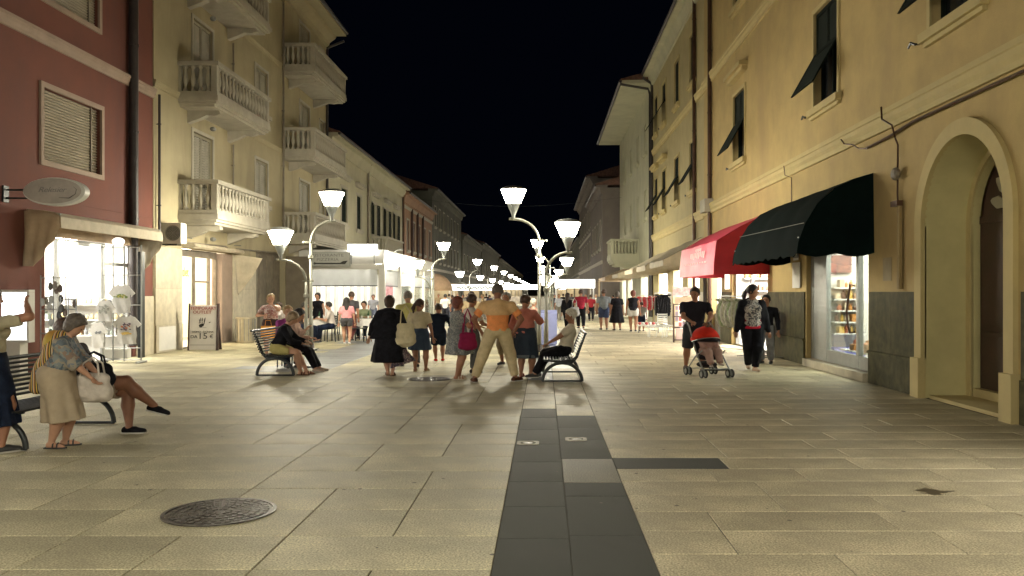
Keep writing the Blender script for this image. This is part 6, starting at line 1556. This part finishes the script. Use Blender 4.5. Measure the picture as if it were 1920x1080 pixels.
# -- woman white top blue skirt
x, y_ = on(786, 697); H = HT(560, 697)
p, I = person('woman in a cream top and blue denim skirt with her head turned right', (x, y_), H, -4, skin_m, 'pony', 'brown', fem=True, fat=1.12, feet=((-.06, .02, 0), (.075, .08, 0)), hands=((-.16, .10, .50), (.20, .0, .43)), head=(-48, 8),
              top=cloth('cream_top', (.66, .58, .40)), sleeve='short', hem=.03, bottom=cloth('denim_blue', (.06, .09, .15)), bkind='skirt', skirt_h=.30, flare=1.38, shoe=cloth('sandal_pale', (.4, .32, .2)), shoe_kind='sandal')
# -- boy in black with red shoes
x, y_ = on(822, 678); H = HT(569, 678)
person('boy from behind in dark blue t-shirt and long shorts with bright red shoes', (x, y_), H, 10, skin_m, 'short', 'brown', fat=1.05, name='person', feet=((-.04, .06, 0), (.07, -.04, .01)), hands=((-.17, .04, .5), (.17, .04, .5)), elbow=((-1, -.3, 0), (1, -.3, 0)),
       top=black_blue, sleeve='elbow', hem=-.12, bottom=black_blue, bkind='shorts', blen=.95, shoe=cloth('shoe_red', (.55, .03, .02)), thick=1.05)
# -- woman in grey flowered dress, magenta bag
x, y_ = on(857, 711); H = HT(556, 711)
gd = pattern_mat('print_grey_dress', [(.10, .11, .11), (.18, .19, .18), (.28, .27, .25), (.13, .14, .15)], 30)
p, I = person('woman in a grey patterned knee length dress standing with crossed arms facing right', (x, y_), H, -62, skin_m, 'bob', 'red', fem=True, fat=1.35, feet=((-.05, .05, 0), (.06, -.03, 0)), hands=((-.02, .21, .66), (.06, .19, .63)), elbow=((-1, -.3, -.5), (1, -.3, -.5)), head=(-10, 2),
              top=gd, sleeve='short', bkind='dress', skirt_h=.30, flare=1.45, folds=7, shoe=cloth('sandal_white', (.6, .55, .45)), shoe_kind='sandal')
bag('dark magenta shoulder bag on the hip of the woman in the grey dress', 'handbag', (x+.22, y_-.22, Zat(620, y_)), (.34, .16, .34), cloth('bag_magenta', (.22, .015, .06)), R(20), .42)
# -- her companion behind
x, y_ = on(884, 700); H = HT(551, 700)
person('man in white shirt and grey trousers behind the woman in the grey dress, facing right', (x, y_), H, -55, skin_m, 'short', 'brown', feet=((-.05, .05, 0), (.06, .0, 0)), hands=((-.10, .2, .58), (.12, .2, .60)), top=cloth('shirt_white', (.62, .58, .52)), bottom=cloth('trouser_grey', (.10, .10, .095)), shoe=cloth('shoe_darkb', (.04, .03, .025)))
x, y_ = on(884, 646)
person('man in tan shirt walking away, beyond the group in the centre', (x, y_), Zat(546, y_), 12, skin_m, 'short', 'dkbrown', top=cloth('tan', (.36, .28, .17)), bottom=cloth('dk_trouser', (.08, .08, .08)), shoe=ink, feet=((-.06, .08, 0), (.06, -.06, 0)))
# -- woman in pink top and long denim skirt
x, y_ = on(984, 707); H = HT(552, 707)
p, I = person('woman in rose top and long dark denim skirt right of the man in orange', (x, y_), H, -24, skin_m, 'short', 'brown', fem=True, fat=1.3, thick=1.05, feet=((-.05, .0, 0), (.06, .05, 0)), hands=((-.22, .05, .47), (.10, .27, .66)), head=(-20, 5),
              top=cloth('rose', (.50, .19, .15)), sleeve='elbow', hem=.0, bottom=cloth('denim_dark', (.028, .04, .06)), bkind='skirt', skirt_h=.235, flare=1.32, folds=7, shoe=cloth('sandal_rose', (.22, .06, .05)), shoe_kind='sandal')
solid_obj('turned_up_hem', [cone(V3(.0, 0, .272)*H, V3(0, 0, .232)*H, .142*H, .147*H, .85, .01, 7, .07)], .014, cloth('denim_hem', (.13, .15, .17)), p)
x, y_ = on(1000, 652)
person('person with pale curls and rosy top half hidden behind the woman in pink', (x, y_), Zat(560, y_), -60, skin_l, 'curly', 'white', fem=True, top=cloth('rosy_pale', (.6, .35, .28)), bottom=cloth('dk_trouser', (.08, .08, .08)), shoe=ink)
# legs of another man behind the orange one
x, y_ = on(950, 684)
person('man in dark top and tan trousers mostly hidden behind the man in orange', (x, y_), 1.66, 160, skin_m, 'short', 'grey', top=cloth('dk_brown', (.05, .03, .025)), bottom=cloth('tan2', (.30, .24, .16)), bkind='capri', shoe=ink)
# -- seated white haired woman on the centre bench
bxw = b1.location[0]
SEAT = .43
p, I = person('white haired woman in a cream shirt sitting on the centre bench facing left', (bxw+.08, 16.6), 1.66, 90, skin_m, 'curly', 'white', fem=True, fat=1.15, pel=(0, 0, (SEAT+.12)/1.66), lean=-14, feet=((-.05, .36, .0), (.06, .33, .0)),
              hands=((-.05, .20, .40), (.06, .21, .385)), elbow=((-1, -.4, -.3), (1, -.4, -.3)), head=(0, 20), top=cloth('cream_shirt', (.64, .58, .46)), sleeve='short', hem=-.02, bottom=black_cl, bkind='trousers', shoe=ink)
# -- two women seated on the left bench
bx2 = b2.location[0]
ls = 1.58
p, I = person('blond woman in black cardigan and yellow dress sitting bent forward on the left bench', (bx2-.05, 17.05), 1.66, -84, skin_l, 'bob', 'ashblond', fem=True, fat=1.1, pel=(0, 0, (SEAT+.12)/1.66), lean=24, feet=((-.03, .34, 0), (.08, .29, 0)),
              hands=((-.04, .33, .40), (.05, .30, .38)), elbow=((-.6, -.6, -.5), (.6, -.6, -.5)), head=(8, 30), top=black_cl, sleeve='long', hem=-.07, bottom=cloth('yellow_dress', (.48, .42, .16)), bkind='shorts', blen=.72, shoe=cloth('sandal_dk', (.08, .04, .03)), shoe_kind='sandal')
p, I = person('woman in pale blouse and black trousers sitting beyond the blond one on the bench', (bx2+.0, 17.75), 1.66, -88, skin_l, 'bob', 'black', fem=True, pel=(0, 0, (SEAT+.12)/1.66), lean=14, feet=((-.03, .36, 0), (.08, .34, 0)),
              hands=((-.04, .24, .42), (.05, .20, .52)), head=(5, 18), top=cloth('cream_rose', (.60, .42, .36)), sleeve='long', hem=-.05, bottom=black_cl, bkind='trousers', shoe=cloth('sandal_p2', (.4, .32, .26)))
p, I = person('grey blond woman in a purple top sitting at the far end behind the left bench', (Xat(538, 18.9), 18.9), 1.66, -150, skin_l, 'curly', 'blond', fem=True, fat=1.2, pel=(0, 0, (SEAT+.14)/1.66), lean=8, feet=((-.06, .28, 0), (.06, .28, 0)), hands=((-.08, .22, .42), (.08, .22, .42)),
              top=cloth('purple', (.26, .05, .20)), sleeve='long', bottom=black_blue, bkind='trousers', shoe=ink)
st = thing('stool', 'plain low stool under the woman in the purple top', 'stool', (Xat(538, 18.9), 18.9, 0))
MB().box(-.2, .2, -.2, .2, .39, .43).build('seat', iron, st, world=False)
for a in (-1, 1):
    for b in (-1, 1): MB().tube([(a*.16, b*.16, 0), (a*.16, b*.16, .39)], .015, 6).build('leg', iron, st, world=False)
# -- blond woman standing behind them, hand to mouth, orange bag
x, y_ = on(508, 668)
H = Zat(551, y_)
p, I = person('standing woman with puffy blond hair in a flowered rose top, hand at her mouth', (x, y_), H, 196, skin_l, 'curly', 'blond', fem=True, fat=1.25, hands=((-.01, .13, .84), (.10, .17, .66)), elbow=((-1, .1, -.8), (1, .1, -.8)), head=(6, 8),
              top=pattern_mat('print_rose_flower', [(.45, .20, .18), (.62, .5, .45), (.30, .12, .12), (.7, .62, .58)], 30), sleeve='short', bottom=cloth('skirt_dk', (.05, .03, .03)), bkind='skirt', skirt_h=.28, shoe=ink)
bg_ = thing('shopping_bag', 'square orange yellow paper bag carried in front of the blond standing woman', 'bag', (x+.02, y_-.28, Zat(634, y_-.28)), R(4))
MB().box(-.17, .17, -.06, .06, 0, .31).build('bag_body', orange_p, bg_, world=False)
MB().tube([(-.08, 0, .31), (-.06, 0, .45), (.06, 0, .45), (.08, 0, .31)], .006, 6).build('handle', orange_p, bg_, world=False)
x, y_ = on(524, 656)
person('person in a white top standing just behind the blond woman with the orange bag', (x, y_), Zat(566, y_), 150, skin_l, 'short', 'brown', fem=True, top=cloth('white_top', (.66, .60, .58)), bottom=black_blue, shoe=ink)
# -- front left: stooping woman
x, y_ = on(113, 838)
yb = pattern_mat('print_blue_paisley', [(.09, .12, .15), (.20, .23, .24), (.13, .16, .19), (.30, .27, .22), (.16, .19, .23), (.24, .17, .13)], 17)
sk = mat('skirt_khaki', (.42, .34, .24), .85, .08, 8, 200, .2)
H = 1.47
p, I = person('elderly woman stooping by the left bench in a blue patterned jacket and khaki skirt', (x, y_), H, -78, skin_l, 'bob', 'greybrown', fem=True, fat=1.4, thick=1.08, pel=(0, -.04, .515), lean=17, feet=((-.05, .02, 0), (.06, -.04, 0)),
              hands=((-.05, .25, .50), (.06, .25, .47)), elbow=((-.5, -1, -.6), (.5, -1, -.6)), head=(0, 30), top=yb, sleeve='elbow', hem=-.10, bottom=sk, bkind='skirt', skirt_h=.19, flare=1.25, folds=6, shoe=ink, shoe_kind='sandal')
TM = I['TM']; up = TM[:, 2]; rt = TM[:, 0]; fw = TM[:, 1]; P0 = I['P']
ys = mat('scarf_yellow', (.48, .36, .07), .8, .35, 5, 120, .15, col2=(.45, .20, .05))
st_m = pattern_mat('scarf_stripes', [(.55, .38, .07), (.03, .03, .03), (.6, .5, .35), (.5, .22, .06), (.03, .03, .03)], 6.0, 'wave', axis='Y')
pr = [ell(P0+up*.18*H-fw*.055*H, V3(.12, .070, .15)*H, TM, .03), cap(P0+up*.27*H-fw*.02*H, P0+up*.05*H-fw*.08*H, .06*H, .065*H, .04), cap(P0+up*.05*H-fw*.085*H, P0-V3(0, .11, .07)*H, .062*H, .055*H, .04)]
solid_obj('striped_shawl', pr, .013, st_m, p, wob=.006, wf=24)
pr = [ell(P0+up*.235*H-fw*.085*H, V3(.10, .055, .085)*H, TM, .03)]
solid_obj('yellow_scarf', pr, .013, ys, p, wob=.005, wf=30)
hl = hand_world(p, I, 0)
bag('cream fabric handbag held low by the stooping woman', 'handbag', (Xat(172, y_+.1), y_+.12, Zat(700, y_)), (.42, .18, .30), cloth('bag_white', (.62, .56, .50)), R(-5), .16)
bag('black handbag on the lap beside the cream bag', 'handbag', (Xat(176, y_+.4), y_+.4, Zat(680, y_+.4)), (.44, .16, .26), black_cl, R(10), .12)
# -- seated cross-legged person
bx3 = b3.location[0]
p, I = person('person sitting cross-legged on the left bench in pale shorts and black canvas shoes', (bx3+.42, 10.0), 1.76, -84, skin_d, 'short', 'brown', fat=1.1, thick=1.08, pel=(0, 0, (SEAT+.14)/1.74), lean=-26, feet=((.05, .27, .0), (-.02, .41, .13)), foot_pitch=(0, -14), foot_yaw=(-4, -8),
              knee=((-.1, 1, .9), (.1, .9, 1.)), hands=((-.15, .02, .37), (.13, .10, .40)), top=cloth('dk_top', (.05, .045, .05)), sleeve='short', bottom=cloth('shorts_pale', (.42, .36, .29)), bkind='shorts', blen=.74, shoe=black_cl)
# -- woman at the left edge
x, y_ = on(-22, 848)
p, I = person('woman cut off by the left edge with raised arm, beige top and long black skirt', (x, y_), 1.72, -30, skin_m, 'short', 'brown', fem=True, fat=1.15, hands=((-.16, .05, .45), (.10, .17, .885)), elbow=((-1, -.3, 0), (1, .0, -.35)),
              top=cloth('beige_top', (.40, .36, .25)), sleeve='short', hem=-.02, bottom=black_blue, bkind='skirt', skirt_h=.16, flare=1.35, shoe=ink, feet=((-.05, 0, 0), (.10, .02, 0)))
# -- stroller, man, child
sx0, sy0 = on(1330, 706)
strl = thing('stroller', 'folding baby stroller with red and black hood coming towards the camera', 'stroller', (sx0, sy0, 0), R(196))
# local: forward = +y
rod = metal_g
for s in (-1, 1):
    MB().tube([(s*.23, .28, .14), (s*.22, .02, .42), (s*.21, -.34, .98), (s*.20, -.42, 1.04)], .014, 8).build('frame_tube', rod, strl, world=False)
    MB().tube([(s*.23, -.34, .14), (s*.22, -.05, .40), (s*.20, .16, .52)], .012, 8).build('frame_tube', rod, strl, world=False)
    MB().tube([(s*.20, -.42, 1.04), (s*.20, -.50, 1.02), (s*.20, -.53, .96)], .02, 8).build('handle', ink, strl, world=False)
    for yy in (.28, -.34):
        for dx in (-.035, .035):
            w = MB(); a_ = np.linspace(0, 2*math.pi, 19); w.tube([(s*.23+dx, yy+.068*math.cos(a), .085+.068*math.sin(a)) for a in a_], .016, 6, cap=False); o = w.build('wheel', ink, strl, world=False)
            w = MB().tube([(s*.23+dx-.01, yy, .085), (s*.23+dx+.01, yy, .085)], .05, 10); w.build('rim', metal_g, o, world=False)
        MB().tube([(s*.23-.04, yy, .085), (s*.23+.04, yy, .085)], .008, 6).tube([(s*.23, yy, .085), (s*.23, yy, .16)], .018, 8).build('axle', rod, strl, world=False)
MB().tube([(-.23, -.34, .14), (.23, -.34, .14)], .01, 6).tube([(-.22, 0, .40), (.22, 0, .40)], .01, 6).tube([(-.22, .26, .17), (.22, .26, .17)], .012, 6).build('cross_bar', rod, strl, world=False)
redf = cloth('stroller_red', (.58, .028, .014)); blkf = cloth('stroller_black', (.02, .015, .018))
P, F = solid([ell((0, -.02, .38), (.20, .17, .06), k=.04), ell((0, -.18, .62), (.20, .06, .26), k=.04)], .014); link_mesh('seat', np_mesh('seat', [(P, F, 0)]), blkf, strl)
def hood(nm, a0, a1, m_, rr=.285):
    q = MB(); n, k_ = 16, 6
    for j in range(k_+1):
        a = R(a0+(a1-a0)*j/k_)
        for i in range(n+1):
            b = math.pi*i/n; q.v.append((-math.cos(b)*.235, -.16+rr*math.sin(b)*math.cos(a)*1.05, .68+rr*1.05*math.sin(b)*math.sin(a)))
    for j in range(k_):
        for i in range(n): a = j*(n+1)+i; q.f.append((a, a+1, a+n+2, a+n+1)); q.mi.append(0)
    o = q.build(nm, m_, strl, world=False, smooth=True); md = o.modifiers.new('s', 'SOLIDIFY'); md.thickness = .01
hood('hood', 17, 165, redf); hood('hood_trim', 2, 16.5, blkf, .289)
MB().tube([(-.24*math.cos(b), -.16+.30*math.sin(b)*math.cos(R(17)), .68+.30*math.sin(b)*math.sin(R(17))) for b in np.linspace(0, math.pi, 15)], .010, 6).build('hood_bow', metal_g, strl, world=False)
MB().box(-.17, .17, .27, .36, .15, .165).build('footrest', ink, strl, world=False)
P, F = solid([ell((0, -.10, .23), (.17, .17, .07))], .02); link_mesh('basket', np_mesh('basket', [(P, F, 0)]), blkf, strl)
cdir = Matrix.Rotation(R(196), 3, 'Z') @ Vector((0, -.06, 0))
p, I = person('small child in a pale rosy suit sitting in the stroller under the red hood', (sx0+cdir.x, sy0+cdir.y), .98, 196, skin_l, 'short', 'brown', pel=(0, -.02, .52), lean=-12, feet=((-.10, .34, .24), (.10, .33, .22)), hands=((-.12, .22, .56), (.12, .22, .55)), fat=1.5, thick=1.25, head=(10, 22),
              top=cloth('baby_rose', (.50, .30, .26)), sleeve='long', bottom=cloth('baby_pale', (.42, .27, .23)), shoe=cloth('baby_shoe', (.5, .4, .36)), h=.012)
mx, my = on(1303, 696)
p, I = person('man in dark t-shirt and knee shorts pushing the stroller and looking down', (mx, my), Zat(535, my), 172, skin_m, 'crop', 'dkbrown', fat=1.15, thick=1.05, pel=(0, 0, .52), lean=8, feet=((-.08, .14, 0), (.10, -.16, .01)), hands=((-.13, .26, .58), (.05, .24, .585)), elbow=((-1, -.5, -.3), (1, -.5, -.3)), head=(-14, 14),
              top=cloth('dk_navy', (.022, .02, .028)), sleeve='short', hem=-.06, bottom=cloth('shorts_grey', (.05, .055, .065)), bkind='shorts', blen=.98, shoe=cloth('sneak_brown', (.10, .06, .05)))
strl.scale = (1.22, 1.1, 1.0)
# -- woman with the ponytail
x, y_ = on(1410, 696); H = HT(533, 696)
pat = pattern_mat('print_black_white', [(.05, .05, .055), (.42, .38, .34), (.10, .09, .10), (.55, .5, .45)], 24)
p, I = person('young woman with ponytail in a black cardigan over a patterned top, looking right', (x, y_), H, 180, skin_m, 'pony', 'black', fem=True, fat=1.2, feet=((-.02, .06, 0), (.02, -.10, .02)), hands=((-.19, .02, .44), (.19, .03, .44)), head=(62, 4),
              top=pat, sleeve='none', hem=-.03, bottom=black_cl, bkind='trousers', shoe=cloth('shoe_pale', (.45, .33, .24)))
TM = I['TM']; up = TM[:, 2]; rt = TM[:, 0]; fw = TM[:, 1]; P0 = I['P']; NB = I['NB']
solid_obj('top_hem', [cone(P0+up*.10*H, P0-up*.03*H, .108*H, .125*H, .72, .02, 5, .03, 0, M=TM)], I['h'], cloth('wine_red', (.20, .01, .03)), p)
solid_obj('hem_band', [cone(P0+up*.012*H, P0-up*.035*H, .123*H, .132*H, .73, .02, 5, .03, 0, M=TM)], I['h'], cloth('bright_red', (.55, .02, .05)), p)
pr = []
for i, (sh, e_, wr) in enumerate(I['arms']): pr += [cap(sh, e_, .047*H, .042*H, .03), cap(e_, wr, .042*H, .032*H, .02), cap(sh+rt*(.02 if i == 0 else -.02)*H, sh+rt*(.012 if i == 0 else -.012)*H-up*.26*H, .05*H, .05*H, .04)]
pr += [ell(P0+up*.17*H-fw*.03*H, V3(.12, .06, .16)*H, TM, .04)]
solid_obj('cardigan', pr, I['h'], black_cl, p, wob=.004, wf=25)
x, y_ = on(1437, 682)
person('person in a black jacket half hidden behind the woman with the ponytail', (x, y_), 1.60, 150, skin_m, 'short', 'black', hands=((-.20, .08, .44), (.16, .04, .46)), top=black_cl, sleeve='long', bottom=cloth('grey_bottom', (.2, .2, .21)), shoe=ink)
# -- walkers on the right
def walker(label, px, head, feet_, face, **kw):
    x, y_ = on(px, feet_); ph = kw.pop('ph', 1)
    kw.setdefault('feet', ((-.05, .09*ph, 0), (.06, -.09*ph, .01)) if ph else ((-.06, 0, 0), (.06, 0, 0)))
    return person(label, (x, y_), min(1.9, Zat(head, y_)), face, shoe=kw.pop('shoe', ink), **kw)
walker('dark haired woman in black with a pale bag, just right of the lamp posts', 1064, 549, 620, -20, hair='long', hairc='dkbrown', fem=True, top=black_cl, sleeve='long', bottom=black_cl, fat=1.1)
xw_, yw_ = on(1064, 620); bag('white grey shoulder bag of the woman in black right of the lamp posts', 'handbag', (xw_+.30, yw_-.1, 1.05), (.42, .2, .42), cloth('bag_lightgrey', (.5, .5, .52)), 0, .35)
walker('man in a dark red shirt and black trousers walking away', 1089, 543, 616, 4, hairc='brown', top=cloth('red_dark', (.32, .025, .05)), bottom=black_cl, fat=1.15, hands=((-.19, .04, .46), (.19, 0, .46)))
walker('man in grey t-shirt and blue shorts walking away on the right', 1132, 542, 619, 5, hairc='brown', top=cloth('grey_blue', (.24, .27, .30)), bottom=cloth('short_blue', (.05, .07, .14)), bkind='shorts', fat=1.2)
walker('woman in a long black dress beside the man in grey t-shirt', 1157, 546, 620, 8, hair='bob', hairc='greybrown', fem=True, top=black_cl, bkind='dress', skirt_h=.2, flare=1.5, fat=1.25)
walker('red haired person in black top and white shorts on the right', 1187, 544, 622, -6, hair='bob', hairc='red', fem=True, top=black_cl, sleeve='none', bottom=white_cl, bkind='shorts', blen=.55, fat=1.25)
walker('child in grey top and dark shorts right of the person in white shorts', 1203, 566, 621, -10, hairc='brown', top=cloth('grey_top', (.3, .3, .3)), bottom=black_blue, bkind='shorts', ph=0)
walker('small figure in dark red farther down the right side', 1108, 552, 602, 0, top=cloth('red_deep', (.25, .02, .03)), bottom=black_cl)
# -- restaurant people
walker('waitress in a black dress standing in the lit restaurant', 596, 549, 632, 170, hair='bob', hairc='black', skin=skin_l, fem=True, top=black_cl, sleeve='none', bkind='dress', skirt_h=.3, flare=1.2, ph=0)
walker('girl with long black hair in a pink top and dark shorts at the restaurant', 650, 558, 646, 10, hair='long', hairc='black', skin=skin_l, fem=True, top=cloth('pink', (.72, .32, .34)), sleeve='short', hem=.03, bottom=cloth('short_grey', (.07, .07, .075)), bkind='shorts', blen=.5, shoe=white_cl)
walker('broad man in a dark grey shirt behind the girl in the pink top', 656, 546, 640, -15, hairc='brown', top=cloth('charcoal', (.06, .06, .065)), bottom=cloth('rust', (.15, .05, .05)), fat=1.3, lean=10)
def sitter(label, px, py, face, c, hc='black', **kw):
    x, y_ = on(px, py); return person(label, (x, y_), 1.66, face, skin_l, 'short', hc, pel=(0, 0, .335), lean=8, feet=((-.06, .26, 0), (.06, .26, 0)), hands=((-.08, .22, .46), (.08, .22, .46)), top=cloth('sit_%d' % int(sum(c)*100), c), bottom=black_blue, shoe=ink, **kw)
sitter('dark haired diner sitting right of the nearest restaurant table', 622, 641, 95, (.55, .5, .46))
sitter('diner seated facing the street beside the veranda pillar', 684, 634, 175, (.22, .26, .16), fem=True)
sitter('diner sitting left of the nearest restaurant table, dark hair', 566, 643, -90, (.05, .04, .04))
# -- figures farther down
fc_ = [(.05, .05, .06), (.5, .48, .44), (.25, .05, .06), (.1, .14, .25), (.35, .3, .2), (.6, .5, .35), (.02, .02, .02), (.3, .33, .36)]
fp = [(835, 551, 606, 'white'), (848, 553, 598, 'black'), (905, 551, 600, 'tan'), (868, 552, 592, 'pale'), (918, 553, 588, 'dark'), (1048, 551, 600, 'light'), (1040, 552, 590, 'dark'), (1028, 552, 586, 'pale'), (1118, 552, 590, 'beige'), (1150, 553, 588, 'dark'), (700, 552, 610, 'grey'), (1098, 552, 588, 'grey'), (795, 553, 600, 'black')]
for i, (px, hd_, ft_, nm) in enumerate(fp):
    c = dict(white=(.6, .58, .55), black=(.02, .02, .02), tan=(.4, .3, .18), pale=(.55, .5, .42), dark=(.04, .04, .06), light=(.4, .42, .48), beige=(.5, .42, .3), grey=(.2, .2, .22))[nm]
    walker('distant stroller-by in a %s top, %s' % (nm, {835: 'beyond the boy with red shoes', 848: 'beyond the boy, farther left group', 905: 'left of the head of the man in orange', 868: 'above the woman in the grey dress', 918: 'far behind the man in orange', 1048: 'just right of the blue bin', 1040: 'between the lamp posts and the woman in black', 1028: 'seen between the lamp posts', 1118: 'under the lit canopy on the right', 1150: 'behind the woman in the long black dress', 700: 'beside the veranda pillar', 1098: 'beyond the man in the red shirt', 795: 'at the bright end of the veranda'}[px]),
           px, hd_, ft_, rnd.choice([0, 10, 180, -170, 90]), top=cloth('far_'+nm, c), bottom=cloth('far_b%d' % (i % 3), [(.03, .03, .04), (.08, .09, .12), (.2, .18, .15)][i % 3]), fem=i % 2 == 1, hairc=['black', 'brown', 'ashblond'][i % 3])

for i, (px, ft_, nm, fc2) in enumerate([(842, 586, 'white', 10), (858, 583, 'tan', 170), (876, 588, 'dark', 5), (890, 582, 'pale', 190), (912, 581, 'black', 0), (1112, 583, 'light', 180), (1128, 586, 'dark', 0), (1142, 582, 'beige', 10), (1172, 588, 'pale', 175), (1056, 584, 'black', 3), (1072, 582, 'grey', 185), (822, 590, 'tan', 200)]):
    c = dict(white=(.6, .58, .55), black=(.02, .02, .02), tan=(.4, .3, .18), pale=(.55, .5, .42), dark=(.04, .04, .06), light=(.4, .42, .48), beige=(.5, .42, .3), grey=(.2, .2, .22))[nm]
    walker('far small figure in %s clothes, %s' % (nm, ['leftmost', 'second from left', 'third from left', 'just left of the orange man', 'by the head of the orange man', 'beside the lit canopy', 'under the lit canopy', 'right of the lit canopy', 'rightmost', 'nearest the blue bin', 'behind the man in red', 'at the veranda end'][i]),
           px, 551, ft_, fc2, top=cloth('far_'+nm, c), bottom=cloth('far_b%d' % (i % 3), (.03, .03, .04)), fem=i % 2 == 0, hairc=['black', 'brown', 'ashblond'][i % 3])
